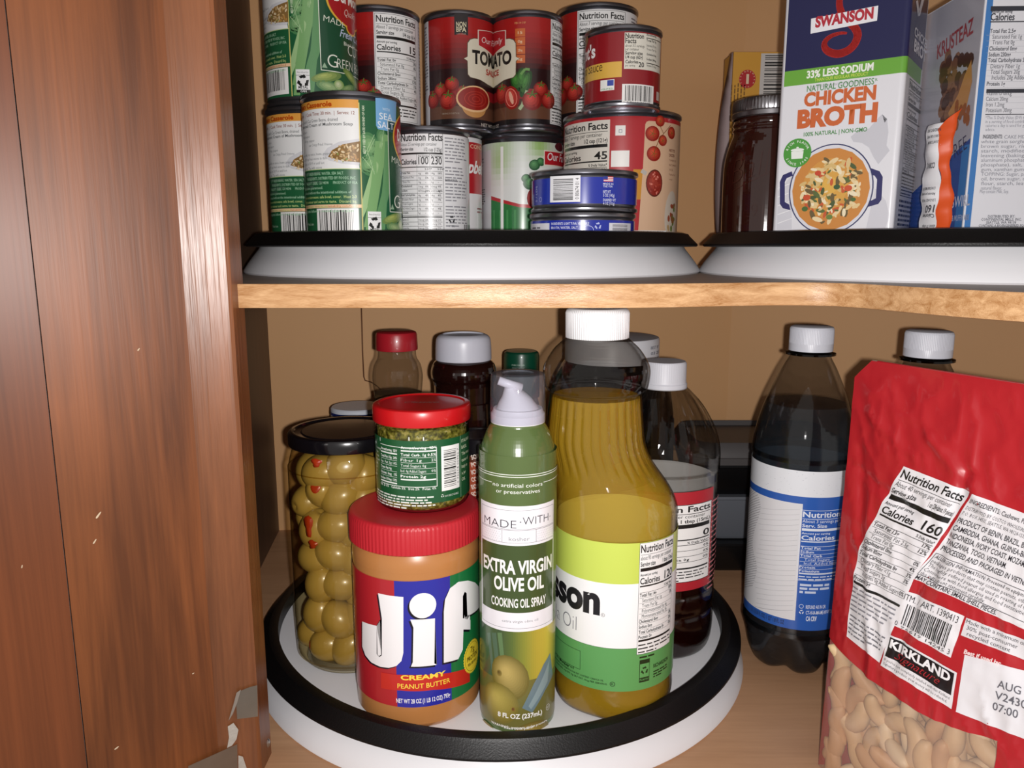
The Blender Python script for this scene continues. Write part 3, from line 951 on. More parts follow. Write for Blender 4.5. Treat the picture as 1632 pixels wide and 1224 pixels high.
for v in (755, 758.5):
    aa, bb = A.P(825, v + 3); A.rect(-r * 1.55, bb, r * 1.55, bb + 0.0005, 'e4e8e0', 2)
aa, bb = A.P(825, 773)
A.rect(-r * 1.4, bb, A.P(784, 773)[0], bb + 0.0004, 'e4e8e0', 2); A.rect(A.P(866, 773)[0], bb, r * 1.4, bb + 0.0004, 'e4e8e0', 2)
A.T('no artificial colors', 786, 773, 6.2, 864, col='eef0ea', bold=0.0, lay=3)
A.T('or preservatives', 791, 784, 6.2, 860, col='eef0ea', bold=0.0, lay=3)
# white framed label
lx0, lx1 = A.P(768, 900)[0], A.P(881, 900)[0]
t1 = A.P(825, 807)[1]; t0 = A.P(825, 1007)[1]
A.rect(lx0, t0, lx1, t1, WT, 2)
fx0, fx1 = lx0 + 0.0016, lx1 - 0.0010
fy1, fy0 = t1 - 0.0028, t0 + 0.0022
def frame(x0, y0, x1, y1, w, c, l):
    A.rect(x0, y0, x1, y0 + w, c, l); A.rect(x0, y1 - w, x1, y1, c, l); A.rect(x0, y0, x0 + w, y1, c, l); A.rect(x1 - w, y0, x1, y1, c, l)
frame(fx0, fy0, fx1, fy1, 0.0002, '4a4a52', 3)
A.T('MADE', 773, 832, 13, 823, col='33333c', bold=-0.012, lay=4)
a_, b_ = A.P(829.5, 832); A.ell(a_, b_, 0.00045, 0.00045, '33333c', 4)
A.T('WITH', 833, 836.5, 13, 873, col='33333c', bold=-0.012, lay=4)
A.T('TM', 874.5, 824, 2, None, col='33333c', lay=4)
l1 = A.P(825, 846)[1]; l2 = A.P(825, 866)[1]; l3 = A.P(825, 870)[1]; l4 = A.P(825, 977)[1]
A.rect(fx0, l1, fx1, l1 + 0.0002, '4a4a52', 3); A.rect(fx0, l1 + 0.0007, fx1, l1 + 0.0009, '4a4a52', 3); A.rect(fx0, l2, fx1, l2 + 0.0002, '4a4a52', 3)
for ua in (800, 854):
    aa = A.P(ua, 860)[0]; A.rect(aa, l2, aa + 0.0002, l1, '4a4a52', 3)
for sx0, sx1 in ((fx0, A.P(800, 860)[0]), (A.P(854, 860)[0], fx1)):
    for i in range(5):
        for j in range(10):
            px = sx0 + 0.0006 + (sx1 - sx0 - 0.001) * (j + 0.5 * (i % 2)) / 10
            A.rect(px, l2 + 0.0006 + i * (l1 - l2 - 0.0008) / 5, px + 0.00022, l2 + 0.00095 + i * (l1 - l2 - 0.0008) / 5, '6a6a74', 3)
A.T('kosher', 811, 861.5, 6.5, 844, col='8a8c90', lay=4)
A.rect(fx0, l4, fx1, l3, GD, 3)
A.T('EXTRA VIRGIN', 772, 903, 24, 878, col='f2f2f0', bold=0.03, lay=5, res=4)
A.T('OLIVE OIL', 788, 937, 24, 866, col='f2f2f0', bold=0.03, lay=5, res=4)
A.T('COOKING OIL SPRAY', 784, 961.5, 16, 869, col='f2f2f0', bold=0.02, lay=5, res=3)
A.T('extra virgin olive oil', 800, 990, 4.6, 857, col='8a8c90', lay=4)
# picture of olives below the label
zz1, zz0 = t0, ZL + 0.0045
bgc = [lin(c) for c in ('2f4436', '3a4f3a', '46603c', '3c5230', '586a2c', '8a8a2e', 'b4a23a', 'c8b640', '9c9434', '6a7a50')]
for i in range(50):
    q = i / 50 * 9; j = int(q); q -= j
    xa = -r * 1.5 + i * r * 0.06; A.rect(xa, zz0, xa + r * 0.0605, zz1, tuple(bgc[j][w] * (1 - q) + bgc[min(9, j + 1)][w] * q for w in range(3)), 1)
A.rect(-r * 1.5, zz0, r * 1.5, A.P(825, 1085)[1], '6f6a34', 1.5)
for (ua, ub, c) in ((777, 782, '56705a'), (784, 791, '4e6a54'), (793, 800, '5e7c50')):
    A.Q([(ua, 1008), (ub, 1008), (ub + 4, 1050), (ua + 8, 1075)], c, 2)
A.B(812, 1080, 33, 42, 'b8a25c', '6f6428', 2.6, rot=0.35, n=11)
A.B(796, 1072, 5, 6, '5a4a20', '8a7838', 4.2)
A.Q([(876, 1040), (880, 1075), (868, 1100), (848, 1135), (832, 1128), (850, 1090), (866, 1058)], '6c8088', 4.2)
A.Q([(875, 1050), (872, 1085), (846, 1130), (842, 1125), (862, 1085)], '8a9ca0', 4.4)
A.B(796, 1120, 34, 38, 'b8a656', '7a6e2e', 4.6, rot=0.35, n=11)
A.B(818, 1130, 3, 4, '5a3a20', '8a6838', 6)
A.B(780, 1170, 30, 20, 'b0984e', '7a6a2c', 5.5, rot=-0.3); A.B(850, 1166, 34, 20, 'a0883e', '6f6028', 5.4)
A.T('8 FL OZ (237mL)', 794, 1140, 9, 863, col='f4f2ee', bold=0.03, lay=8)
a_, b_ = A.P(872, 1126); A.ring(a_, b_, 0.0018, 0.0021, 0.0002, 'f0f0f0', 8); A.txt('U', a_, b_ - 0.001, 0.002, None, 'f0f0f0', al='c', lay=8)
A.T('WARNING: contents under pressure.', 784, 1151, 4.2, 871, col='f0eeea', bold=0.02, lay=8)
A.T('Read back panel*', 804, 1160, 4.4, 852, col='f0eeea', bold=0.02, lay=8)
A.build('label', P_GLOSS, sp_)

# ---------------- canola oil bottle
x, y = tang(882, 1076, 950, .0433)
ob = thing('canola_oil_bottle', 'big clear bottle of yellow canola oil with white ribbed cap', 'bottle', (x, y, ZL))
prof = smooth_prof([(0.034, 0.0006), (0.0400, 0.003), (0.0430, 0.012), (0.0430, 0.030), (0.0428, 0.1), (0.0430, 0.138), (0.0422, 0.150), (0.0395, 0.162), (0.0358, 0.173), (0.0338, 0.182), (0.0325, 0.200), (0.0308, 0.2225), (0.0345, 0.2275), (0.0362, 0.2345), (0.0360, 0.2430), (0.0300, 0.2535), (0.0222, 0.2610), (0.0190, 0.2640), (0.0190, 0.2690)], 4)
def flute(t, r, h):
    k = max(0.0, min(1, (h - 0.168) / 0.012)) * max(0.0, min(1, (0.2245 - h) / 0.006))
    return r + 0.0011 * k * (abs(sin(15 * t)) - 0.5) + (0.0009 * sin(5 * t + 1) * max(0, 1 - h / 0.022))
lean = []
lean.append(lathe('bottle', prof, PET, ob, seg=240, mod=flute, auto=None, cap=False))
OIL = clear_mat('canola_oil', 'fff0a0', 'b47a18', 0.5, body=0.30, body_col='fcd040', refr=0.12, ior=1.35)
oprof = [(max(0.001, r - 0.0012), h if h > 0.002 else 0.002) for r, h in prof if h < 0.2225] + [(0.0296, 0.2225), (0.0, 0.2225)]
lean.append(lathe('oil', oprof, OIL, ob, seg=180, mod=lambda t, r, h: flute(t, r, h) if r > 0.02 else r, auto=None))
WC = mat('cap_white', 'f0f0f2', 0.35)
lean.append(lathe('cap', [(0.0205, 0.2620), (0.0214, 0.2624), (0.0214, 0.2790), (0.0206, 0.2812), (0.0190, 0.2822), (0.0150, 0.2820), (0, 0.2820)], WC, ob, seg=480,
      mod=lambda t, r, h: r + 0.0003 * (abs(sin(40 * t)) * 2 - 1) if r > 0.021 and h > 0.2625 else r, auto=50))
for o in lean:      # the neck stands left of the body's middle
    for v in o.data.vertices:
        q = max(0.0, min(1.0, (v.co.z - 0.142) / 0.055)); v.co.x -= 0.0155 * q * q * (3 - 2 * q)
sf = CylSurf(x, y, 0.0434); A = Art(sf, ZL); r = 0.0434
LM = 'c4d45c'; LG = '5c9c58'
top = A.P(980, 866)[1]; w1 = A.P(980, 931)[1]; g1 = A.P(980, 1034)[1]; g0 = A.P(980, 1102)[1]
A.rect(-r * pi, g0, r * pi, top, LM, 0)
A.rect(-r * pi, g0, r * pi, w1, 'f1f1f2', 1); A.rect(-r * pi, g0, r * pi, g1, LG, 2)
A.rect(-r * pi, g1, r * pi, g1 + 0.0002, '3c5c3a', 2.4)
A.T('Wesson', 730, 973, 27, None, col='16161a', bold=0.05, lay=4, al='l', sx=1.0) if False else None
a_, b_ = A.P(956, 981); A.txt('wesson', a_, b_, 0.0215, 0.0790, '17161b', 0.045, al='r', lay=4, res=6)
a_, b_ = A.P(961, 980); A.ring(a_, b_, 0.0012, 0.0012, 0.0002, '303038', 4); A.txt('R', a_, b_ - 0.0006, 0.0012, None, '303038', al='c', lay=4)
a_, b_ = A.P(919, 1004); A.txt('Canola Oil', a_, b_, 0.0098, 0.050, '707078', -0.02, al='r', lay=4, res=4)
a_, b_ = A.P(884, 893); A.txt('Made in this USA', a_ + 0.001, b_ - 0.005, 0.0028, 0.026, '2a3410', 0.0, al='r', rot=1.2, lay=4)
A.ell(A.P(878, 880)[0] - 0.004, A.P(884, 880)[1], 0.0075, 0.010, 'f4f4f0', 3)
x0, y1_ = A.P(862, 1020); x1, y0_ = A.P(925, 1066)
frame(x0, A.P(925, 1067)[1], x1, A.P(925, 1037)[1], 0.0003, '1c3418', 4)
A.T('Cholesterol', 886, 1043, 5, 915, col='142a10', bold=0.02); A.T('Free', 893, 1053, 5, 907, col='142a10', bold=0.02)
a_, b_ = A.P(882, 1064); A.txt('SEE NUTRITION INFORMATION FOR FAT CONTENT. CANOLA OIL', A.P(962, 1083)[0], A.P(962, 1086)[1], 0.0013, 0.046, '142a10', 0.02, al='r')
A.txt('CONTAINS 14g FAT, 0g SAT FAT, 0mg PER SERVING.', A.P(968, 1089)[0], A.P(962, 1091)[1], 0.0013, 0.046, '142a10', 0.02, al='r')
a_, b_ = A.P(976, 1090); A.ring(a_, b_, 0.0016, 0.0016, 0.0004, '142a10', 4); A.txt('K', a_, b_ - 0.0008, 0.0016, None, '142a10', 0.03, al='c')
a0, _ = A.P(1017, 950); a1, _ = A.P(1069, 950)
pt = A.P(1017, 866)[1]; pb_ = A.P(1018, 1043)[1]
rows = [(1, 0, 'Total Fat 14g', '18%'), (0, 1, 'Saturated Fat 1g', '5%'), (0, 1, 'Trans Fat 0g', ''), (0, 1, 'Polyunsaturated Fat 4g', ''), (0, 1, 'Monounsaturated Fat 9g', ''), (1, 0, 'Cholesterol 0mg', '0%'), (1, 0, 'Sodium 0mg', '0%'), (1, 0, 'Total Carbohydrate 0g', '0%'), (1, 0, 'Protein 0g', '')]
A.facts(a0, pt, a1 - a0, pt - pb_, rows, serv='about 95 servings per container', size='Serving size', sizeval='1 tbsp (15mL)', cal='120', foot=3, lay=4)
A.txt('RICHARDSON', A.P(1041, 1058)[0], A.P(1041, 1064)[1], 0.0028, 0.016, '142a10', 0.03, rot=0.0)
aa, bb = A.P(1041, 1066); A.greek(aa, bb - 0.001, 0.016, 3, 0.0019, '142a10', 4)
aa, bb = A.P(1019, 1046); A.greek(aa, bb, 0.020, 1, 0.0020, '142a10', 4, fill=0.6)
aa, bb = A.P(1018, 1088); A.rect(aa, bb, aa + 0.008, bb + 0.0165, '142a10', 3); A.rect(aa + 0.0004, bb + 0.0035, aa + 0.0076, bb + 0.0135, LG, 3.5); A.recycle(aa + 0.004, bb + 0.0085, 0.0028, '142a10', 4); A.txt('PLASTIC', aa + 0.004, bb + 0.0012, 0.0014, None, LG, 0.02, al='c')
A.build('label', print_mat('label_film', 0.35, 0.2), ob)
# the white back of the label shows through the oil behind
vs = []; fs = []
for i in range(49):
    t = pi * 0.55 + pi * 0.9 * i / 48
    for zz in (0.020, top - ZL + 0.006):  # top raised past the front label to brighten the oil
        vs.append((0.0414 * sin(t), -0.0414 * cos(t), zz))
fs = [(2 * i, 2 * i + 2, 2 * i + 3, 2 * i + 1) for i in range(48)]
o = mesh_obj('label_back', vs, fs, mat('label_back_white', 'f6f6f4', 0.6), ob, smooth=True)

# ---------------- vinegar bottle
x, y = 0.121, 0.602
vb = thing('vinegar_bottle', 'clear bottle of amber vinegar with red label and pale cap', 'bottle', (x, y, ZL))
prof = smooth_prof([(0.036, 0.0006), (0.0420, 0.002), (0.0450, 0.012), (0.0455, 0.030), (0.0443, 0.036), (0.0455, 0.042), (0.0455, 0.050), (0.0443, 0.054), (0.0450, 0.060), (0.0448, 0.145), (0.0458, 0.150), (0.0455, 0.166), (0.0415, 0.180), (0.0330, 0.196), (0.0225, 0.209), (0.0165, 0.2150), (0.0160, 0.2200)], 4)
def vflute(t, r, h):
    k = max(0.0, min(1, (h - 0.172) / 0.008)) * max(0.0, min(1, (0.209 - h) / 0.006))
    return r + 0.0006 * k * cos(24 * t)
lathe('bottle', prof, PET, vb, seg=192, mod=vflute, auto=None, cap=False)
VIN = clear_mat('vinegar', '8a3c1c', '2a0c06', 0.2, body=0.10, body_col='5a1c10')
lathe('vinegar', [(r - 0.0012, max(0.0015, h)) for r, h in prof if h < 0.066] + [(0.0435, 0.066), (0, 0.066)], VIN, vb, auto=None)
CW2 = mat('cap_pale_grey', 'cfd0d8', 0.45)
lathe('cap', [(0.0168, 0.2125), (0.0178, 0.2128), (0.0178, 0.2165), (0.0172, 0.2172), (0.0172, 0.2185), (0.0170, 0.2190), (0.0168, 0.2325), (0.0160, 0.2340), (0, 0.2340)], CW2, vb, seg=240, mod=lambda t, r, h: r + 0.00012 * cos(60 * t) if 0.2190 < h < 0.233 and r > 0.016 else r, auto=40)
sf = CylSurf(x, y, 0.0456); A = Art(sf, ZL); r = 0.0456
z0_, z1_ = A.P(1090, 942)[1], A.P(1090, 785)[1]
A.rect(-r * 1.9, z0_, r * 0.88, z1_, 'b02430', 0)
a0 = A.P(1016, 900)[0]; a1 = A.P(1129, 900)[0]; p1 = A.P(1128, 798)[1]; p0_ = A.P(1128, 917)[1]
A.facts(a0 - 0.012, p1, a1 - a0 + 0.012, p1 - p0_, [(1, 0, 'Total Fat 0g', '0%'), (1, 0, 'Sodium 0mg', '0%'), (1, 0, 'Total Carbohydrate 0g', '0%'), (1, 0, 'Protein 0g', '')], serv='about 63 servings per container', size='Serving size', sizeval='1 tbsp (15mL)', cal='0', foot=4, lay=2, rh=1.1, barw=0.75)
aa, bb = A.P(1133, 795); A.greek(aa, bb, A.P(1147, 795)[0] - aa, 18, 0.0042, 'c87078', 2, rag=0.1, fill=0.3)
A.build('label', P_MATT, vb)
vs = []; fs = []
for i in range(49):
    t = pi * 0.52 + pi * 0.96 * i / 48
    for zz in (z0_ - ZL, z1_ - ZL + 0.0005):
        vs.append((0.0445 * sin(t), -0.0445 * cos(t), zz))
mesh_obj('label_back', vs, [(2 * i, 2 * i + 2, 2 * i + 3, 2 * i + 1) for i in range(48)], mat('label_back_grey', 'b8b6b4', 0.6), vb, smooth=True)

# ---------------- olive jar and its olives
x, y = -0.128, 0.578
oj = thing('olive_jar', 'tall glass jar of large green olives with a black metal lid', 'jar', (x, y, ZL))
prof = smooth_prof([(0.034, 0.0006), (0.0385, 0.002), (0.0435, 0.010), (0.0448, 0.022), (0.0448, 0.145), (0.0443, 0.158), (0.0415, 0.170), (0.0395, 0.175), (0.0395, 0.179)], 4)
lathe('jar', prof, clear_mat('brine_glass', 'f6f0dc', '6a5a30', 0.25), oj, auto=None, cap=False)
lathe('base_glass', [(0.0, 0.002), (0.034, 0.0012), (0.0375, 0.003), (0.036, 0.008), (0.0, 0.006)], mat('thick_glass', '6a6458', 0.15, coat=0.8), oj)
BLD = mat('black_metal_lid', '0e0c10', 0.22, coat=0.6)
lathe('lid', [(0.0405, 0.1752), (0.0430, 0.1750), (0.0436, 0.1762), (0.0436, 0.1832), (0.0428, 0.1848), (0.0415, 0.1854), (0.0395, 0.1854), (0.0385, 0.1842), (0.0340, 0.1838), (0.0330, 0.1846), (0.0, 0.1848)], BLD, oj)
OLM = mat('green_olive', 'a48844', 0.3, coat=0.35, noise=0.12, nscale=18, subsurf=0.0)
PIM = mat('pimento_red', 'a03010', 0.35, coat=0.3)
oR = 0.0432
def olive_mesh():
    vs = []; fs = []; n, m_ = 24, 14
    for i in range(m_ + 1):
        ph = pi * i / m_
        for k in range(n):
            t = 2 * pi * k / n
            rr = sin(ph) * (1 + 0.05 * sin(ph) ** 2)
            dent = -0.16 * math.exp(-((ph) / 0.22) ** 2)
            vs.append((rr * cos(t) * 0.0130, rr * sin(t) * 0.0130, (cos(ph) * 0.0168) * (1 + dent)))
    for i in range(m_):
        for k in range(n):
            fs.append((i * n + k, (i + 1) * n + k, (i + 1) * n + (k + 1) % n, i * n + (k + 1) % n))
    return vs, fs
ov, of = olive_mesh()
om = bpy.data.meshes.new('olive'); om.from_pydata(ov, [], of); om.materials.append(OLM); om.polygons.foreach_set('use_smooth', [True] * len(om.polygons))
pv = []; n = 14
pv.append((0, 0, 0.0162))
for rr, zz in ((0.0022, 0.0163), (0.0035, 0.0160), (0.0047, 0.0148)):
    for k in range(n):
        t = 2 * pi * k / n; q = rr * (1 + 0.06 * sin(3 * t))
        pv.append((q * cos(t), q * sin(t), zz))
pf = [(0, 1 + k, 1 + (k + 1) % n) for k in range(n)]
for q in range(2):
    pf += [(1 + q * n + k, 1 + (q + 1) * n + k, 1 + (q + 1) * n + (k + 1) % n, 1 + q * n + (k + 1) % n) for k in range(n)]
pm = bpy.data.meshes.new('pimento'); pm.from_pydata(pv, [], pf); pm.materials.append(PIM); pm.polygons.foreach_set('use_smooth', [True] * len(pm.polygons))
# those seen against the glass: pixel of the centre, long-axis direction in the picture, depth below the glass, stuffed end showing
ol_sf = CylSurf(x, y, oR)
seen = [(495, 760, 0.3, 0), (549, 752, 0.2, 0), (592, 764, 1.2, 0), (494, 790, 1.4, 1), (540, 800, 0.5, 0), (588, 800, 1.0, 0),
        (482, 850, 1.2, 0), (532, 846, 0.1, 0), (576, 850, 0.9, 0), (480, 893, 0.2, 0), (526, 892, -0.3, 0), (572, 896, 1.3, 0),
        (494, 938, 1.3, 0), (541, 940, 0.0, 0), (586, 944, 1.0, 0), (488, 985, 1.3, 0), (534, 1000, -0.8, 0), (580, 990, 1.2, 0), (504, 1040, 0.2, 2), (556, 1042, 0.9, 0)]
placed = []
OLAB = 'large pale green olive packed in the tall glass jar'
def put_olive(p, axis, pim=False, lab=OLAB, grp='green olives in the jar'):
    o = bpy.data.objects.new('olive', om); C.objects.link(o)
    o.location = p; o.rotation_mode = 'QUATERNION'
    o.rotation_quaternion = axis.normalized().to_track_quat('Z', 'Y')
    tag(o, lab, 'olive', grp)
    if pim:
        c = bpy.data.objects.new('pimento', pm); C.objects.link(c); c.parent = o
    placed.append(Vector(p))
    return o
for (u, v, an, pim) in seen:
    a_, z_ = ol_sf.P(u, v); th = a_ / oR
    rad = oR - 0.0132
    p = Vector((x + rad * sin(th), y - rad * cos(th), z_))
    tx = Vector((cos(th), sin(th), 0)); ax = tx * cos(an) + Vector((0, 0, 1)) * sin(an)
    if pim:
        out = Vector((sin(th), -cos(th), 0)); ax = (out * 0.8 + Vector((0, 0, 1)) * 0.35 + tx * 0.2) if pim == 1 else (out * 0.75 - tx * 0.9)
        p -= out * 0.003
    put_olive(p, ax, bool(pim), *( [] if not pim else ['green olive showing its red stuffing near the top of the jar' if pim == 1 else 'green olive showing its red stuffing at the bottom of the jar', None]))
for _ in range(4000):
    if len(placed) > 62:
        break
    t = rnd.uniform(0, 2 * pi); q = sqrt(rnd.random()) * 0.0285
    p = Vector((x + q * cos(t), y + q * sin(t), ZL + rnd.uniform(0.019, 0.152)))
    if all((p - b).length > 0.0225 for b in placed):
        put_olive(p, Vector((rnd.uniform(-1, 1), rnd.uniform(-1, 1), rnd.uniform(-1, 1))))
# loose red pieces of stuffing
for (u, v, L_) in ((490, 838, 0.0105), (497, 868, 0.004), (503, 738, 0.004)):
    a_, z_ = ol_sf.P(u, v); th = a_ / oR; rad = oR - 0.0012
    rad = oR + 0.0002; n = 16; fr_ = []; bk = []
    for k in range(n):
        t = 2 * pi * k / n; q = 1 + 0.22 * sin(3 * t + u) + 0.12 * sin(5 * t)
        dx, dz = 0.0034 * q * cos(t), L_ * 0.75 * q * sin(t)
        fr_.append(Vector((x + rad * sin(th + dx / rad), y - rad * cos(th + dx / rad), z_ + dz)))
        bk.append(Vector((x + (rad - 0.0015) * sin(th + dx * 1.15 / rad), y - (rad - 0.0015) * cos(th + dx * 1.15 / rad), z_ + dz * 1.1)))
    c0 = Vector((x + (rad + 0.0004) * sin(th), y - (rad + 0.0004) * cos(th), z_))
    o = mesh_obj('pimento_piece', [c0] + fr_ + bk, [(0, 1 + k, 1 + (k + 1) % n) for k in range(n)] + [(1 + k, 1 + n + k, 1 + n + (k + 1) % n, 1 + (k + 1) % n) for k in range(n)] + [tuple(range(1 + n, 1 + 2 * n))], PIM, None, smooth=True)
    tag(o, 'loose shred of red pimento against the olive jar glass', 'pimento', 'loose pimento shreds in the jar')

# ---------------- bottles and jars at the back of the lower turntable
# shaker bottle with red cap
x, y = tang(599, 665, 545, .018)
sb_ = thing('seasoning_bottle', 'narrow clear bottle with a small red cap behind the pesto jar', 'bottle', (x, y, ZL))
zc = zap(562, x, y, .018) - ZL; zc2 = zap(531, x, y, .018) - ZL
prof = smooth_prof([(0.020, 0.0006), (0.0225, 0.004), (0.0222, zc - 0.060), (0.0226, zc - 0.052), (0.0205, zc - 0.046), (0.0208, zc - 0.040), (0.0218, zc - 0.030), (0.0222, zc - 0.022), (0.0205, zc - 0.013), (0.0170, zc - 0.006), (0.0165, zc + 0.006)], 3)
lathe('bottle', prof, PET, sb_, auto=None, cap=False)
lathe('contents', [(0.019, 0.002), (0.0208, 0.006), (0.0208, zc - 0.038), (0, zc - 0.038)], mat('dry_spice', '6a5030', 0.7, noise=0.4, nscale=400), sb_)
lathe('cap', [(0.0165, zc), (0.0182, zc + 0.0004), (0.0184, zc + 0.002), (0.0180, zc2 - 0.003), (0.0172, zc2 - 0.001), (0.0150, zc2), (0, zc2)], mat('red_cap', 'a81c28', 0.35, coat=0.3), sb_)
# dark jar with white cap
x, y = tang(694, 783, 560, .025)
dj = thing('dark_sauce_bottle', 'dark brown sauce bottle with a rounded white cap beside the red cap', 'bottle', (x, y, ZL))
zc = zap(580, x, y, .025) - ZL; zc2 = zap(537, x, y, .025) - ZL
DK = mat('dark_brown_sauce', '1e0a08', 0.12, coat=0.8)
lathe('bottle', smooth_prof([(0.026, 0.0004), (0.0300, 0.004), (0.0300, zc - 0.05), (0.0272, zc - 0.045), (0.0270, zc - 0.022), (0.0290, zc - 0.016), (0.0295, zc - 0.010), (0.0275, zc - 0.003), (0.0235, zc + 0.001), (0.0225, zc + 0.006)], 3), DK, dj, auto=None)
lathe('cap', smooth_prof([(0.0235, zc), (0.0250, zc + 0.0006), (0.0252, zc + 0.003), (0.0248, zc2 - 0.008), (0.0236, zc2 - 0.003), (0.0210, zc2 - 0.0008), (0.0185, zc2)], 3) + [(0.0180, zc2 - 0.0012), (0, zc2 - 0.0014)], mat('cap_lavender_white', 'cfd0dc', 0.35), dj, auto=40)
# green-capped shaker
x, y = tang(802, 860, 590, .019)
gs = thing('green_cap_shaker', 'shaker with a tall dark green cap behind the spray can', 'shaker', (x, y, ZL))
zc2 = zap(563, x, y, .019) - ZL
GC = mat('dark_green_plastic', '0c4a34', 0.35, coat=0.2)
lathe('body', [(0.0175, 0), (0.0185, 0.002), (0.0185, zc2 - 0.055), (0.017, zc2 - 0.05), (0.017, zc2 - 0.045)], mat('shaker_green', '1d5a3c', 0.4), gs)
lathe('cap', [(0.0188, zc2 - 0.048), (0.0190, zc2 - 0.046), (0.0186, zc2 - 0.005), (0.0178, zc2 - 0.0015), (0.0160, zc2), (0, zc2 + 0.0003)], GC, gs)
A = Art(CylSurf(x, y, 0.0190), ZL)
A.T('IF SEAL IS BROKEN', 816, 583, 2.7, 836, col='b8d0c0'); A.T('OR NOT PRESENT', 816, 587.5, 2.7, 836, col='b8d0c0'); A.T('RETURN PKG', 823, 592.5, 2.7, 836, col='b8d0c0')
A.build('print', P_MATT, gs)
# wide dark jar with broad white lid behind the oil
x, y = 0.097, 0.742
wj = thing('dark_wide_jar', 'wide black jar with a broad white lid behind the canola oil bottle', 'jar', (x, y, ZL))
DB = mat('black_glass', '0a0a0c', 0.15, coat=0.5)
lathe('jar', smooth_prof([(0.045, 0.0004), (0.047, 0.006), (0.049, 0.018), (0.058, 0.04), (0.062, 0.07), (0.062, 0.150), (0.0610, 0.170), (0.057, 0.192), (0.049, 0.209), (0.0445, 0.216), (0.043, 0.222)], 3), DB, wj, auto=None)
zc2 = zap(545, x, y, .045) - ZL
lathe('lid', [(0.0440, 0.2120), (0.0455, 0.2124), (0.0455, zc2 - 0.002), (0.0445, zc2), (0.042, zc2 + 0.0002), (0, zc2 + 0.0002)], mat('lid_white', 'dcdce2', 0.4), wj)
A = Art(CylSurf(x, y, 0.0456), ZL)
for i, t in enumerate(('BEST BY', '03 25', 'L 4 08')):
    A.T(t, 1037, 557 + i * 9, 4.5, 1049, col='3c4258', rot=0.0)
A.build('print', P_MATT, wj)
# jar with blue-ringed white lid
x, y = tang(527, 612, 655, .0275)
bj = thing('blue_ring_lid_jar', 'jar with a white lid ringed in blue, mostly hidden behind the olive jar', 'jar', (x, y, ZL))
zc2 = zap(655, x, y, .0275) - ZL
lathe('jar', smooth_prof([(0.024, 0), (0.027, 0.003), (0.0275, 0.01), (0.0275, zc2 - 0.028), (0.0255, zc2 - 0.018), (0.0250, zc2 - 0.012)], 3), GLASS, bj, auto=None, cap=False)
lathe('contents', [(0.023, 0.002), (0.0258, 0.005), (0.0258, zc2 - 0.03), (0, zc2 - 0.03)], mat('dark_preserve', '3c1c10', 0.4), bj)
lathe('lid', [(0.0265, zc2 - 0.013), (0.0275, zc2 - 0.0125), (0.0275, zc2 - 0.0015), (0.0262, zc2), (0, zc2)], mat('lid_white2', 'd6dae4', 0.4), bj)
A = Art(CylSurf(x, y, 0.0276), ZL); A.rect(-0.0276 * pi, ZL + zc2 - 0.0075, 0.0276 * pi, ZL + zc2 - 0.0045, '1a2a6e', 1); A.build('band', P_MATT, bj, 'dark blue band')
# orange-labelled spice jar with black lid
x, y = -0.0255, 0.600
os_ = thing('orange_label_jar', 'small jar with black lid and orange red label between pesto and spray can', 'jar', (x, y, ZL))
zc2 = at_y(768, 690, y)[2] - ZL
lathe('jar', [(0.019, 0), (0.021, 0.002), (0.021, zc2 - 0.018), (0.0195, zc2 - 0.014)], mat('spice_brown', '5a2a14', 0.4, coat=0.4), os_)
lathe('lid', [(0.0205, zc2 - 0.014), (0.0215, zc2 - 0.0135), (0.0215, zc2 - 0.001), (0.0205, zc2), (0.0175, zc2), (0.0170, zc2 - 0.001), (0.012, zc2 - 0.0012), (0, zc2 - 0.0012)], mat('black_lid2', '141216', 0.3, coat=0.5), os_)
A = Art(CylSurf(x, y, 0.0212), ZL); A.rect(-0.0212 * pi, ZL + 0.012, 0.0212 * pi, ZL + zc2 - 0.0185, 'a04a30', 0)
aa, bb = A.P(756, 725)
for i in range(9):
    A.txt('SPICE'[i % 5] + 'OR', aa - 0.002, bb - 0.004 - i * 0.006, 0.0036, 0.007, 'e8d8cc', 0.03, rot=0.3)
A.build('label', P_MATT, os_)

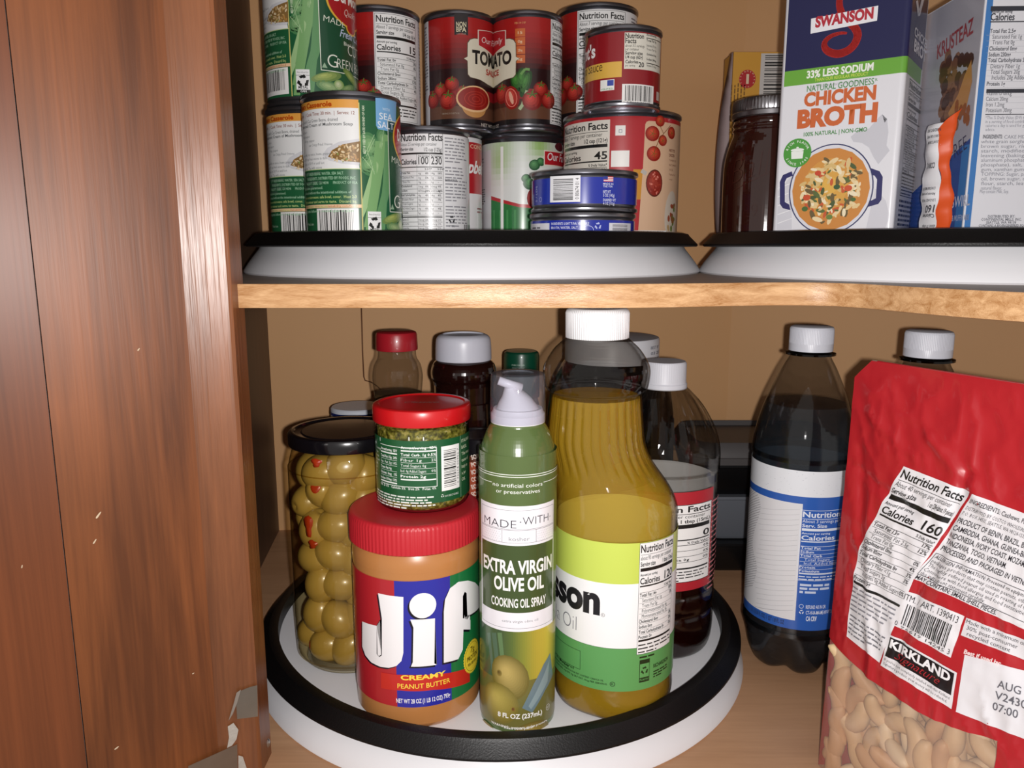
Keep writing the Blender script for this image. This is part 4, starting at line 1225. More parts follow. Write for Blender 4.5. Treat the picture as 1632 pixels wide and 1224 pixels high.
# ---------------- grey food containers on the floor at the back
gx, gy = 0.275, 0.835
GCN = mat('grey_container', '6c7078', 0.4); GCB = mat('black_container', '0c0c0e', 0.35); GCL = mat('smoky_lid', '4c4848', 0.5)
def tub(name, label, z, w, d, h, m, lidm, lid_h=0.006, taper=0.92, grp=None):
    t = thing(name, label, 'food container', (gx, gy, z))
    def rr(w_, d_, zz, n=6, rad=0.018):
        out = []
        for cx, cy, q in ((w_ / 2 - rad, d_ / 2 - rad, 0), (-w_ / 2 + rad, d_ / 2 - rad, 1), (-w_ / 2 + rad, -d_ / 2 + rad, 2), (w_ / 2 - rad, -d_ / 2 + rad, 3)):
            for i in range(n + 1):
                t_ = pi / 2 * (q + i / n)
                out.append((cx + rad * cos(t_), cy + rad * sin(t_), zz))
        return out
    def loft(nm, rings, mm):
        vs = [p for rg in rings for p in rg]; n = len(rings[0]); fs = [tuple(range(n))[::-1]]
        for i in range(len(rings) - 1):
            for k in range(n):
                fs.append((i * n + k, i * n + (k + 1) % n, (i + 1) * n + (k + 1) % n, (i + 1) * n + k))
        fs.append(tuple(range((len(rings) - 1) * n, len(rings) * n)))
        return mesh_obj(nm, vs, fs, mm, t, auto=40)
    loft('tub', [rr(w * taper * .94, d * taper * .94, 0), rr(w * taper, d * taper, 0.004), rr(w * 0.985, d * 0.985, h - 0.004), rr(w * 1.01, d * 1.01, h - 0.003), rr(w * 1.01, d * 1.01, h)], m)
    if lidm:
        loft('lid', [rr(w * 1.03, d * 1.03, h), rr(w * 1.03, d * 1.03, h + lid_h * 0.5), rr(w * 1.01, d * 1.01, h + lid_h * 0.55), rr(w * 0.99, d * 0.99, h + lid_h), rr(w * 0.93, d * 0.9, h + lid_h * 1.6), rr(w * 0.9, d * 0.87, h + lid_h * 1.2)], lidm)
    return t
def zc_at(v):
    return at_y(1170, v, gy - 0.055)[2]
z1 = zc_at(862); z2 = zc_at(790); z3 = zc_at(738)
tub('food_container', 'lowest black food container in the stack behind the vinegar', 0.0, 0.17, 0.115, z1 - 0.002, GCB, None)
tub('food_container', 'grey tapered food container in the middle of the stack', z1 - 0.001, 0.165, 0.112, z2 - z1, GCN, None, taper=0.86)
tub('food_container', 'topmost black food container with a smoky grey lid', z2, 0.17, 0.118, z3 - z2 - 0.001, GCB, GCL, lid_h=0.014, taper=0.9)

# ---------------- soda water bottles
def soda(x, y, label, rot=0.0, first=None):
    if first:
        r = first.copy(); C.objects.link(r); r.location = (x, y, 0); r['label'] = label; r.rotation_euler = (0, 0, rot)
        for ch in first.children:
            c = ch.copy(); C.objects.link(c); c.parent = r
        return r
    t = thing('soda_bottle', label, 'bottle', (x, y, 0), 'clear soda bottles with white caps')
    prof = smooth_prof([(0.020, 0.0035), (0.028, 0.0008), (0.0345, 0.006), (0.0395, 0.018), (0.0407, 0.030), (0.0407, 0.040), (0.0396, 0.046), (0.0396, 0.172), (0.0405, 0.180), (0.0398, 0.190), (0.0375, 0.203), (0.0330, 0.219), (0.0270, 0.235), (0.0205, 0.250), (0.0160, 0.2585), (0.0152, 0.2625)], 5)
    def foot(t_, r, h):
        k = max(0.0, 1 - h / 0.036)
        return r * (1 - 0.34 * k * (0.5 - 0.5 * cos(5 * (t_ - 0.1))) ** 2)
    lathe('bottle', prof, PET2, t, seg=200, mod=foot, auto=None, cap=False)
    lathe('neck_ring', [(0.0152, 0.2605), (0.0190, 0.2610), (0.0190, 0.2625), (0.0152, 0.2632)], clear_mat('ring_plastic', '5a5450', '141210', 0.5), t)
    wt = clear_mat('soda_water', 'ccd0d4', '40444c', 0.12, body=0.05, body_col='8c98a4', refr=0.15, ior=1.25)
    lathe('water', [(r - 0.0012, h) for r, h in prof if 0.003 < h < 0.222] + [(0.0310, 0.222), (0, 0.222)], wt, t, seg=120, mod=foot, auto=None)
    cp = lathe('cap', [(0.0160, 0.2640), (0.0167, 0.2642), (0.0167, 0.2700), (0.0166, 0.2705), (0.0165, 0.2810), (0.0158, 0.2830), (0.0135, 0.2838), (0, 0.2838)], mat('soda_cap_white', 'd4d6e0', 0.35), t, seg=360,
               mod=lambda t_, r, h: r + 0.00014 * cos(90 * t_) if 0.2704 < h < 0.282 and r > 0.0155 else r, auto=40)
    return t
x, y = tang(1190, 1358, 850, .0407)
s1 = soda(x, y, 'clear soda bottle with blue and white label beside the red bag')
sf = CylSurf(x, y, 0.0401); A = Art(sf, 0.0); r = 0.0401
zt_ = A.P(1272, 750)[1]; zb1 = A.P(1272, 791)[1]; zb0 = A.P(1272, 1004)[1]
A.rect(-r * pi, zb0, r * pi, zb1, '2f5fb4', 0)
A.rect(-r * pi, zb1, r * pi, zt_, 'e9ecf2', 0)
r2 = random.Random(4)
for i in range(70):
    aa = r2.uniform(-1.2, 1.3) * r; bb = r2.uniform(zb1 + 0.001, zt_ - 0.001)
    A.rect(aa, bb, aa + r2.uniform(0.0003, 0.001), bb + 0.0002, 'a8acb8', 1)
wa0, wb1 = A.P(1194, 803)[0], A.P(1262, 801)[1]; wa1 = A.P(1273, 900)[0]; wb0 = A.P(1262, 988)[1]
A.poly([(wa0 + 0.004, wb1), (wa1, wb1), (wa1, wb0), (wa0 - 0.004, wb0), (wa0 - 0.004, wb1 - 0.012), (wa0, wb1 - 0.003)], 'e2e2e6', 2)
k = 0
st_ = 0.0021
yy = wb0 + 0.004
while yy < wb1 - 0.002:
    L0 = 0.024 + 0.004 * sin(k * 0.25)
    A.line([(wa0 - 0.003, yy), (wa0 - 0.003 + min(L0, (wb1 - 0.001 - yy) * 1.7 + 0.0), min(yy + L0 * 0.55, wb1 - 0.0005))], 0.00035, '8c8c92', 3)
    A.line([(wa0 + L0 - 0.001, max(wb0 + 0.0005, yy - 0.010)), (wa1 - 0.002, max(wb0 + 0.0005, yy - 0.010) + 0.008)], 0.00022, 'b4b4ba', 3) if k % 2 else None
    yy += st_; k += 1
A.T('1.0 L (33.8 FL OZ) 1 QT 1.8 FL OZ', 1197, 972, 6.5, 1251, col='2a2a30', bold=0.01, lay=4)
fa0, ft = A.P(1275, 812); fa1 = A.P(1349, 880)[0]; fb = A.P(1279, 925)[1]
rows = [(1, 0, 'Total Fat', '0%'), (1, 0, 'Sodium', '3%'), (1, 0, 'Total Carb', '0%'), (0, 1, 'Total Sugars', ''), (0, 1, 'Incl. Added Sugars', '0%'), (1, 0, 'Protein', ''), (1, 0, 'Potassium', '0%')]
A.facts(fa0 + 0.0008, ft, fa1 - fa0 + 0.006, ft - fb, rows, fg='e8eefa', bg=None, serv='About 3 servings per container', size='Serv. Size', sizeval='12 fl oz (355mL)', cal='0', foot=2, lay=2)
aa, bb = A.P(1275, 929); A.greek(aa, bb, 0.024, 3, 0.0030, 'd0dcf4', 3, fill=0.6, rag=0.1)
A.T('REFUND AR IN OR', 1284, 970, 6, 1315, col='e8eefa', bold=0.01); A.T('CT-HI-IA-MA-ME-NY-VT 5c', 1284, 979, 6, 1325, col='e8eefa', bold=0.01); A.T('CA CRV', 1284, 989.5, 8, 1301, col='e8eefa', bold=0.03)
A.recycle(*A.P(1277, 975), 0.0018, 'e8eefa'); a_, b_ = A.P(1277, 966); A.ring(a_, b_, 0.0016, 0.0016, 0.0003, 'e8eefa', 4)
A.build('label', P_GLOSS, s1)
soda(0.3125, 0.5735, 'clear soda bottle hidden behind the red bag, only its cap showing', rot=1.3, first=s1)
# ---------------- red pouch of cashews
from mathutils import noise as mnoise
BO = Vector((0.226, 0.500)); BD = Vector((0.431, -0.902)).normalized(); BN = Vector((BD.y, -BD.x))
BH = 0.2735; BW = 0.20
def bag_bulge(a, b):
    t = max(0.0, min(1.0, 1 - b / BH)); s = max(0.0, min(1.0, a / BW))
    w = 0.020 * (max(0.0, sin(pi * s)) ** 0.7) * (t ** 0.8) * (1 if t < 0.93 else max(0.0, 1 - ((t - 0.93) / 0.10) ** 2))
    p = Vector((a * 26, b * 20, 0.3)); q = Vector((a * 70 + b * 40, b * 26 - a * 30, 4.0))
    f = 0.35 + 0.65 * min(1.0, s * 12)
    n1 = mnoise.noise(p) * 0.0026; n2 = (0.5 - abs(mnoise.noise(q))) * 0.0022; n3 = mnoise.noise(Vector((a * 160, b * 120, 9))) * 0.0004
    # long creases under the seal
    cr = 0.0
    for (a0, b0, a1, b1, am) in ((0.004, 0.205, 0.055, 0.190, -0.0022), (0.010, 0.215, 0.020, 0.165, -0.0016), (0.06, 0.235, 0.10, 0.205, 0.0016), (0.085, 0.22, 0.075, 0.16, -0.0022), (0.015, 0.24, 0.05, 0.222, 0.0012), (0.03, 0.16, 0.045, 0.06, 0.0016), (0.072, 0.17, 0.058, 0.10, -0.0018)):
        dx, dy = a1 - a0, b1 - b0; L2 = dx * dx + dy * dy
        k = max(0, min(1, ((a - a0) * dx + (b - b0) * dy) / L2))
        dd_ = hypot(a - a0 - k * dx, b - b0 - k * dy)
        cr += am * math.exp(-(dd_ / 0.0035) ** 2)
    top = min(1.0, t / 0.06)
    return w + (n1 + n2 + n3 + cr) * f * top
class BagSurf:
    da = 0.0026; db = 0.0026
    scale = 0.455 / FPX
    def S(s, a, b, off):
        t = 1 - b / BH
        o = BO + Vector((-0.020, -0.034)) * t + BD * a + BN * (bag_bulge(a, b) + off)
        return Vector((o.x, o.y, b))
    def N(s, a, b):
        e = 0.0008
        du = s.S(a + e, b, 0) - s.S(a - e, b, 0); dv = s.S(a, b + e, 0) - s.S(a, b - e, 0)
        return du.cross(dv).normalized()
    def P(s, u, v):
        a, b = 0.05, 0.14
        for _ in range(14):
            p = proj(s.S(a, b, 0)); e = 5e-4
            pa = proj(s.S(a + e, b, 0)); pb = proj(s.S(a, b + e, 0))
            j = ((pa[0] - p[0]) / e, (pb[0] - p[0]) / e, (pa[1] - p[1]) / e, (pb[1] - p[1]) / e)
            det = j[0] * j[3] - j[1] * j[2]
            du, dv = u - p[0], v - p[1]
            ia, ib = (j[3] * du - j[1] * dv) / det, (-j[2] * du + j[0] * dv) / det
            a += max(-0.03, min(0.03, ia)); b += max(-0.03, min(0.03, ib))
        return a, b
bs = BagSurf()
bag = thing('cashew_pouch', 'big red plastic pouch of cashews with a see-through corner at lower right', 'pouch', (BO.x, BO.y, 0))
class BagLocal(BagSurf):
    def S(s, a, b, off):
        return BagSurf.S(s, a, b, off) - Vector((BO.x, BO.y, 0))
bl = BagLocal(); bl.P = bs.P
FILM = clear_mat('pouch_film', 'f6eee8', 'c8bcb4', 0.7, rough=0.16, body=0.20, body_col='dcccc4')
RED = 'b0222a'
cutA = bs.P(1390, 570); cutB = bs.P(1363, 600)
def cut_ok(a, b):
    # keep below the torn corner
    (x1, y1), (x2, y2) = cutA, cutB
    return (b - y2) * (x1 - x2) - (a - x2) * (y1 - y2) <= 1e-6
na, nb = 50, 68
vs = []; fs = []
for j in range(nb + 1):
    for i in range(na + 1):
        a = BW * i / na; b = max(0.001, BH * j / nb)
        if a < cutA[0]:
            b = min(b, cutB[1] + (BH - cutB[1]) * max(0, a) / cutA[0])
        vs.append(bl.S(a, b, -0.0011))
for j in range(nb):
    for i in range(na):
        q = j * (na + 1) + i
        fs.append((q, q + 1, q + na + 2, q + na + 1))
film = mesh_obj('film_front', vs, fs, FILM, bag, smooth=True)
vs2 = []
for j in range(nb + 1):
    for i in range(0, na + 1, 2):
        a = BW * i / na; b = max(0.001, BH * j / nb)
        if a < cutA[0]:
            b = min(b, cutB[1] + (BH - cutB[1]) * max(0, a) / cutA[0])
        t = 1 - b / BH; s_ = a / BW
        vs2.append(bl.S(a, b, -bag_bulge(a, b) - 0.046 * (max(0, sin(pi * s_)) ** 0.6) * (t ** 0.7) - 0.0008))
n2 = na // 2 + 1
mesh_obj('film_back', vs2, [(j * n2 + i, (j + 1) * n2 + i, (j + 1) * n2 + i + 1, j * n2 + i + 1) for j in range(nb) for i in range(n2 - 1)], mat('pouch_red_back', 'a01e26', 0.3), bag, smooth=True)
A = Art(bs, 0)
A.sf = bl; A.eps = 0.00030
wl = [bs.P(*q) for q in ((1590, 1181), (1532, 1164), (1480, 1143), (1440, 1119), (1400, 1092), (1365, 1062))]
aR = wl[0][0]
bL = bs.P(1345, 1036)[1]
A.poly([(0.0006, bL), (0.0004, cutB[1] - 0.0005), (cutA[0], BH - 0.0004), (BW, BH - 0.0004), (BW, 0.002), (aR, 0.002)] + wl, RED, 0)
def warp(left, right, top=None):
    """quad in the photograph between two border lines: (s, t) -> print position; t runs down"""
    def pick(poly, t):
        L = [0.0]
        for p, q in zip(poly[:-1], poly[1:]):
            L.append(L[-1] + hypot(q[0] - p[0], q[1] - p[1]))
        d = t * L[-1]
        for i in range(len(poly) - 1):
            if d <= L[i + 1] or i == len(poly) - 2:
                k = (d - L[i]) / (L[i + 1] - L[i]); p, q = poly[i], poly[i + 1]
                return p[0] + (q[0] - p[0]) * k, p[1] + (q[1] - p[1]) * k
    cache = {}
    G = 12
    grid = [[bs.P(*[pick(left, j / G)[c] * (1 - i / G) + pick(right, j / G)[c] * i / G for c in (0, 1)]) for i in range(G + 1)] for j in range(G + 1)]
    def f(s, t):
        x = s * G; y = t * G
        i = max(0, min(G - 1, int(x))); j = max(0, min(G - 1, int(y))); x -= i; y -= j
        g = grid
        return tuple(g[j][i][c] * (1 - x) * (1 - y) + g[j][i + 1][c] * x * (1 - y) + g[j + 1][i][c] * (1 - x) * y + g[j + 1][i + 1][c] * x * y for c in (0, 1))
    return f
def warped(f, W, Hh, draw):
    n0 = len(A.vs)
    draw()
    for i in range(n0, len(A.vs)):
        X, Y, l = A.vs[i]
        a, b = f(X / W, -Y / Hh)
        A.vs[i] = (a, b, l)
def seg_rect(x0, y0, x1, y1, c, l, n=6):
    for i in range(n):
        for j in range(n):
            A.rect(x0 + (x1 - x0) * i / n, y0 + (y1 - y0) * j / n, x0 + (x1 - x0) * (i + 1) / n, y0 + (y1 - y0) * (j + 1) / n, c, l)
# nutrition panel
f = warp([(1441, 743), (1407, 806), (1372, 866), (1359, 925), (1350, 1014)], [(1546, 784), (1506, 850), (1452, 926), (1440, 962), (1402, 1056)])
W_, H_ = 0.046, 0.110
def d1():
    seg_rect(0, -H_, W_, 0, 'e6e4e8', 1)
    rows = [(1, 0, 'Total Fat 13g', '17%'), (0, 1, 'Saturated Fat 2.5g', '12%'), (0, 1, 'Trans Fat 0g', ''), (1, 0, 'Cholesterol 0mg', '0%'), (1, 0, 'Sodium 85mg', '4%'), (1, 0, 'Total Carbohydrate 8g', '3%'), (0, 1, 'Dietary Fiber <1g', '3%'), (0, 1, 'Total Sugars 2g', ''), (0, 2, 'Includes 0g Added Sugars', '0%'), (1, 0, 'Protein 5g', '')]
    A.facts(0, 0, W_, H_ * 0.86, rows, bg=None, border=False, serv='About 40 servings per container', size='Serving size', sizeval='1 oz (28g/about 19 pieces)', cal='160', foot=6, lay=1, barw=0.7, footc='8a8a92')
    A.greek(0.002, -H_ * 0.86, W_ * 0.9, 5, 0.0025, '77777e', 3, 8, 0.1, 0.35)
warped(f, W_, H_, d1)
# ingredients and origin panel
f = warp([(1550, 787), (1524, 830), (1500, 868), (1453, 921)], [(1750, 862), (1740, 920), (1730, 980), (1715, 1040)])
W_, H_ = 0.085, 0.050
def d2():
    seg_rect(0, -H_, W_, 0, 'e2e0e4', 1, 10)
    T = lambda t, x, y, h, w=None, b=0.0: A.txt(t, x, y, h, w, '2c2c32', b, lay=3)
    T('INGREDIENTS: Cashews, Peanut Oil, Sea Salt.', 0.0015, -0.0045, 0.0024, 0.060, 0.01)
    T('DISTRIBUTED BY COSTCO WHOLESALE CORPORATION', 0.0015, -0.0080, 0.0018, 0.056)
    T('P.O. BOX 34535, SEATTLE, WA 98124-1535 USA', 0.0015, -0.0108, 0.0018, 0.045)
    T('PRODUCT OF BENIN, BRAZIL, BURKINA FASO,', 0.0015, -0.0152, 0.0027, 0.060, 0.015)
    T('CAMBODIA, GHANA, GUINEA-BISSAU, INDIA,', 0.0015, -0.0192, 0.0027, 0.060, 0.015)
    T('INDONESIA, IVORY COAST, MOZAMBIQUE, NIGERIA,', 0.0015, -0.0232, 0.0027, 0.066, 0.015)
    T('TANZANIA, TOGO, VIETNAM.', 0.0015, -0.0272, 0.0027, 0.036, 0.015)
    T('PROCESSED AND PACKAGED IN VIETNAM', 0.0015, -0.0312, 0.0027, 0.052, 0.015)
    for q in ((0.001, -0.0338, 0.08, -0.0335), (0.001, -0.0470, 0.08, -0.0467), (0.001, -0.047, 0.0013, -0.0335)):
        seg_rect(*q, '2c2c32', 2, 8)
    T('ALLERGEN INFORMATION: Processed on equipment that also', 0.002, -0.0362, 0.0019, 0.062, 0.01)
    T('packages products that may contain peanuts, other tree nuts, soy,', 0.002, -0.0388, 0.0019, 0.070)
    T('The highly refined peanut oil used in roasting of this product is not', 0.002, -0.0414, 0.0019, 0.072)
    T('Consumers with food allergies and food sensitivities, please read', 0.002, -0.0440, 0.0019, 0.068)
    T('the ingredient statement carefully.', 0.002, -0.0463, 0.0018, 0.034)
    T('MAY CONTAIN: SMALL SHELL PIECES.', 0.0015, -0.0493, 0.0022, 0.042, 0.02)
warped(f, W_, H_, d2)
# barcode sticker
f = warp([(1443, 941), (1424, 996)], [(1538, 982), (1516, 1048)])
def d3():
    seg_rect(0, -0.020, 0.036, 0, 'e6e4e8', 1, 3)
    A.txt('ITM. / ART. 1390413', 0.0012, -0.0042, 0.0032, 0.0325, '222228', 0.0, lay=3)
    A.barcode(0.0035, -0.0195, 0.029, 0.0145, 1.5, 11, bg='e6e4e8', digits='96619 14245', pad=0.02, n=60)
    A.txt('0', 0.0008, -0.0190, 0.0024, None, '222228', lay=3); A.txt('3', 0.0335, -0.0190, 0.0024, None, '222228', lay=3)
warped(f, 0.036, 0.020, d3)
# shop-brand box
f = warp([(1418, 1010), (1404, 1060)], [(1526, 1072), (1517, 1130)])
def d4():
    seg_rect(0, -0.020, 0.040, 0, 'e6e4e8', 1, 3)
    seg_rect(0.0012, -0.0130, 0.0388, -0.0010, '1a1418', 2, 3)
    A.txt('KIRKLAND', 0.0022, -0.0068, 0.0052, 0.0350, 'eeecf0', 0.04, lay=3.5)
    A.txt('Signature', 0.0060, -0.0112, 0.0042, 0.026, 'b02830', -0.01, lay=3.2, shear=0.5)
    A.txt("If you're not completely satisfied with this Kirkland", 0.0014, -0.0155, 0.0015, 0.037, '3a3a40', lay=3)
    A.txt('Signature product, your money will be refunded.', 0.0014, -0.0180, 0.0015, 0.036, '3a3a40', lay=3)
warped(f, 0.040, 0.020, d4)
f = warp([(1541, 984), (1532, 1012)], [(1660, 1030), (1655, 1060)])
def d5():
    seg_rect(0, -0.011, 0.046, 0, 'dcdade', 1, 5)
    for i, t in enumerate(('Made with a minimum of', '30% post-consumer', 'recycled content')):
        A.txt(t, 0.001 + 0.0012 * i, -0.0028 - i * 0.0034, 0.0023, (0.036, 0.031, 0.026)[i], '3a3a40', lay=3)
warped(f, 0.046, 0.011, d5)
f = warp([(1540, 1033), (1537, 1042)], [(1600, 1053), (1597, 1062)])
warped(f, 0.022, 0.0035, lambda: A.txt('Best if used by:', 0, -0.0030, 0.0026, 0.0215, 'f0dcdc', 0.03, lay=3))
f = warp([(1538, 1043), (1524, 1134)], [(1690, 1084), (1676, 1195)])
def d6():
    seg_rect(0, -0.034, 0.054, 0, 'e2e1e6', 1, 5)
    for i, (t, x, w) in enumerate((('AUG 30', 0.0205, 0.022), ('V2430', 0.0200, 0.018), ('07:00', 0.0195, 0.0145))):
        A.txt(t, x, -0.0125 - i * 0.0062, 0.0042, w, '62626a', 0.01, lay=3)
warped(f, 0.054, 0.034, d6)
A.build('print', print_mat('pouch_print', 0.32, 0.3, bump=0.25), bag, 'red print with white panels')

# cashews seen through the clear corner
CM = [mat('cashew_pale', 'dcc096', 0.5, noise=0.10, nscale=60), mat('cashew_tan', 'd0aa80', 0.5, noise=0.12, nscale=60), mat('cashew_white', 'ead8b6', 0.5, noise=0.08, nscale=60)]
def cashew_mesh(m, L, bend, th):
    vs = []; fs = []; n = 12; k = 12
    for i in range(k + 1):
        t = i / k; ang = (t - 0.5) * bend
        R = L / bend
        cx, cz = R * sin(ang), R * cos(ang) - R
        rad = th * (sin(pi * (0.06 + 0.88 * t)) ** 0.55) * (1.0 + 0.18 * (t - 0.5))
        if i in (0, k):
            rad *= 0.35
        for q in range(n):
            p = 2 * pi * q / n
            vs.append((cx + rad * sin(p) * sin(ang), rad * cos(p) * 0.86, cz + rad * sin(p) * cos(ang)))
    for i in range(k):
        for q in range(n):
            fs.append((i * n + q, i * n + (q + 1) % n, (i + 1) * n + (q + 1) % n, (i + 1) * n + q))
    fs.append(tuple(range(n))[::-1]); fs.append(tuple(range(k * n, (k + 1) * n)))
    me = bpy.data.meshes.new('cashew'); me.from_pydata(vs, [], fs); me.materials.append(m)
    me.polygons.foreach_set('use_smooth', [True] * len(me.polygons)); return me
cms = [cashew_mesh(CM[0], 0.033, 2.2, 0.0060), cashew_mesh(CM[1], 0.030, 1.8, 0.0058), cashew_mesh(CM[2], 0.021, 0.8, 0.0052), cashew_mesh(CM[0], 0.035, 2.6, 0.0062)]
rc = random.Random(21)
pts = []
for layer, depth in ((0, 0.0125), (1, 0.0215), (2, 0.031)):
    b = 0.010
    row = 0
    while b < 0.135:
        a = 0.006 + 0.006 * (row % 2)
        while a < 0.125:
            pts.append((a + rc.uniform(-0.003, 0.003), b + rc.uniform(-0.003, 0.003), depth + rc.uniform(-0.001, 0.004)))
            a += 0.0165
        b += 0.0125; row += 1
def win_top(a):
    w_ = sorted(wl)
    if a <= w_[0][0]:
        return w_[0][1] + 0.01
    for p, q in zip(w_[:-1], w_[1:]):
        if a <= q[0]:
            return p[1] + (q[1] - p[1]) * (a - p[0]) / (q[0] - p[0])
    return w_[-1][1] - (a - w_[-1][0]) * 6
for a, b, dp in pts:
    if dp > 0.018 and a < 0.016 or b > win_top(a) + 0.012:
        continue
    by_edge = a < 0.015
    if by_edge:
        a = 0.0098 + 0.12 * a; dp = 0.0080
    o = bpy.data.objects.new('cashew', cms[rc.randrange(4)]); C.objects.link(o)
    o.location = bs.S(a, b, -dp)
    o.rotation_euler = (rc.uniform(-0.5, 0.5), rc.choice((pi / 2, -pi / 2)) + rc.uniform(-0.25, 0.25) if by_edge else rc.uniform(0, 6.28), atan2(BD.y, BD.x) + rc.uniform(-0.5, 0.5))
    k = rc.uniform(0.85, 1.1); o.scale = (k, k, k)
    tag(o, 'cashew nut inside the clear corner of the red pouch', 'cashew', 'cashews in the red pouch')

# ================================================================== UPPER SHELF
TIN = mat('tin', '8f8f96', 0.28, metal=0.95)
TIN2 = mat('tin_end', 'a4a4aa', 0.35, metal=0.9)
def can_body(t, r, h, bead=0.0):
    prof = [(r - 0.0045, 0.0030), (r - 0.0030, 0.0006), (r - 0.0014, 0.0), (r + 0.0004, 0.0004), (r + 0.0009, 0.0012), (r + 0.0009, 0.0028), (r - 0.0004, 0.0036), (r - 0.0010, 0.0044), (r - 0.0003, 0.0058)]
    prof += [(r - 0.0003, h - 0.0058), (r - 0.0010, h - 0.0046), (r - 0.0004, h - 0.0038), (r + 0.0009, h - 0.0030), (r + 0.0009, h - 0.0010), (r + 0.0004, h - 0.0002), (r - 0.0006, h), (r - 0.0020, h - 0.0004), (r - 0.0026, h - 0.0016), (r - 0.0028, h - 0.0042)]
    lathe('can', prof, TIN, t, cap=False)
    lathe('lid', [(r - 0.0028, h - 0.0042), (r - 0.0050, h - 0.0046), (r - 0.0060, h - 0.0038), (r * 0.7, h - 0.0038), (r * 0.68, h - 0.0044), (0, h - 0.0044)], TIN2, t, cap=False)
    lathe('base', [(r - 0.0045, 0.0030), (r * 0.8, 0.0034), (r * 0.78, 0.0028), (0, 0.0028)], TIN2, t, cap=False)
def dup(src, loc, rot, label, scale=None, name=None):
    r = src.copy(); C.objects.link(r); r.location = loc; r.rotation_euler = (0, 0, rot); r['label'] = label
    if scale:
        r.scale = scale
    for ch in list(src.children):
        c = ch.copy(); C.objects.link(c); c.parent = r
    return r

# ---- green bean cans
r = 0.0375; HC = 0.1125
x2, y2 = -0.1252, 0.6272
g2 = thing('green_bean_can', 'green bean can nearest the front, with recipe panel and blue sea salt tag', 'can', (x2, y2, ZU), 'cans of green beans')
can_body(g2, r, HC)
S2 = CylSurf(x2, y2, r, 0.0)
x3, y3 = -0.168, 0.684; z3 = ZU + 0.1155
rot3 = -0.56
S3 = CylSurf(x3, y3, r, rot3)
A = Art(S2, ZU)
P2 = S2.P
def P3(u, v):
    a, b = S3.P(u, v)
    return a, b - (z3 - ZU)
GG = '1f5c38'; b0, b1 = ZU + 0.0062, ZU + HC - 0.0062
A.rect(-r * 1.5, b0, r * (2 * pi - 1.5), b1, GG, 0)
ar = P2(574, 250)[0]; al = -r * 1.42
yo1 = P2(562, 158.5)[1]; yo0 = P2(562, 172)[1]
A.rect(al, yo0, ar, yo1, 'e2a046', 1)
A.txt('Green Bean Casserole', P2(529, 170)[0], yo0 + 0.0010, 0.0038, 0.056, 'b4480e', 0.04, al='r')
yw0 = P2(562, 269)[1]
A.rect(al, yw0, ar, yo0, 'ececec', 1)
A.txt('Prep Time: 10 min.  |  Cook Time: 30 min.  |  Serves: 12', P2(565, 178)[0], yo0 - 0.0046, 0.0024, 0.070, '8a4a3a', 0.01, al='r')
A.txt('2 cans (14.5 oz. each) Cut Green Beans, drained', P2(538, 186)[0], yo0 - 0.0092, 0.0023, 0.052, '55585a', 0, al='r')
A.txt("1 can Condensed Cream of Mushroom Soup", P2(562, 192)[0], yo0 - 0.0124, 0.0023, 0.062, '44484a', 0.01, al='r')
for i, (uu, t) in enumerate(((491, 'Soy Sauce'), (495, 'black pepper'), (502, '1/8 tsp. pepper'), (530, 'can Crispy Fried Onions'), (0, ''), (527, 'soup, milk, soy sauce, beans, pepper'), (521, 'and 2/3 cup fried onions in dish.'), (516, 'Bake 25 min. at 350 F or until hot'), (512, 'and bubbling, stir. Top with onions'), (510, 'Bake 5 min. until onions golden'), (498, 'and serve warm.'), (511, 'For crisper casserole bake more'), (498, 'minutes longer.'))):
    if t:
        A.txt(t, P2(uu, 230)[0], yo0 - 0.0164 - i * 0.0033, 0.0019, None, '6a6e70', 0.0, al='r', sx=0.85)
# pictured dish
A.Q([(514, 247), (522, 236), (540, 226), (574, 221), (574, 264), (545, 261), (525, 256)], 'd6d6da', 2)
A.Q([(523, 250), (530, 239), (547, 230), (574, 225), (574, 259), (548, 257)], '8a6a3c', 3)
rg = random.Random(3)
for i in range(60):
    u = rg.uniform(528, 572); v = rg.uniform(231, 257)
    if (u - 523) > (250 - v) * 1.5 - 8:
        A.E(u, v, rg.uniform(1.6, 3.2), rg.uniform(0.9, 1.7), rg.choice(('d2b486', 'c09a62', 'e4d0ac', 'a67c46', 'b8884a', '8a9450')), 3.5 + 0.02 * i, n=8, rot=rg.uniform(0, 3))
yg0 = P2(562, 331)[1]
A.rect(al, yg0, ar, yw0, '1f5c38', 1.5)
A.rect(al, yw0 - 0.0003, ar, yw0 + 0.0003, 'c8d8a0', 2)
for i, (uu, t) in enumerate(((549, 'CUT GREEN BEANS, WATER, SEA SALT.'), (568, 'INGREDIENTS, DISTRIBUTED BY FOODS, INC.'), (570, 'WALNUT CREEK, CA 94598      PRODUCT OF USA'), (515, 'Satisfaction guaranteed.'), (560, 'This product was produced without the intentional addition of'), (568, 'To prepare on microwave: safe bowl, cover.  Heat 2-3'), (568, 'min. Or gently simmer and serve to taste.  Discard liq.'), (522, 'Refrigerate if unused.'), (566, 'Promptly refrigerate leftovers, covered glass or plastic'))):
    A.txt(t, P2(uu, 300)[0], yw0 - 0.0042 - i * 0.0034, 0.0021, len(t) * 0.00115, ('a8d0ae', 'c4d888')[i in (5, 6, 7)], 0.01, al='r')
A.rect(al, yg0, ar, yg0 + 0.0024, 'f0c8a0', 2)
A.txt('Got more? Learn more at sustainability.com/food', P2(568, 328)[0], yg0 + 0.0005, 0.0015, 0.055, 'a05a30', al='r', lay=3)
A.barcode(P2(506, 350)[0], b0 + 0.002, P2(572, 350)[0] - P2(506, 350)[0], yg0 - b0 - 0.0025, 2, 9, n=50)
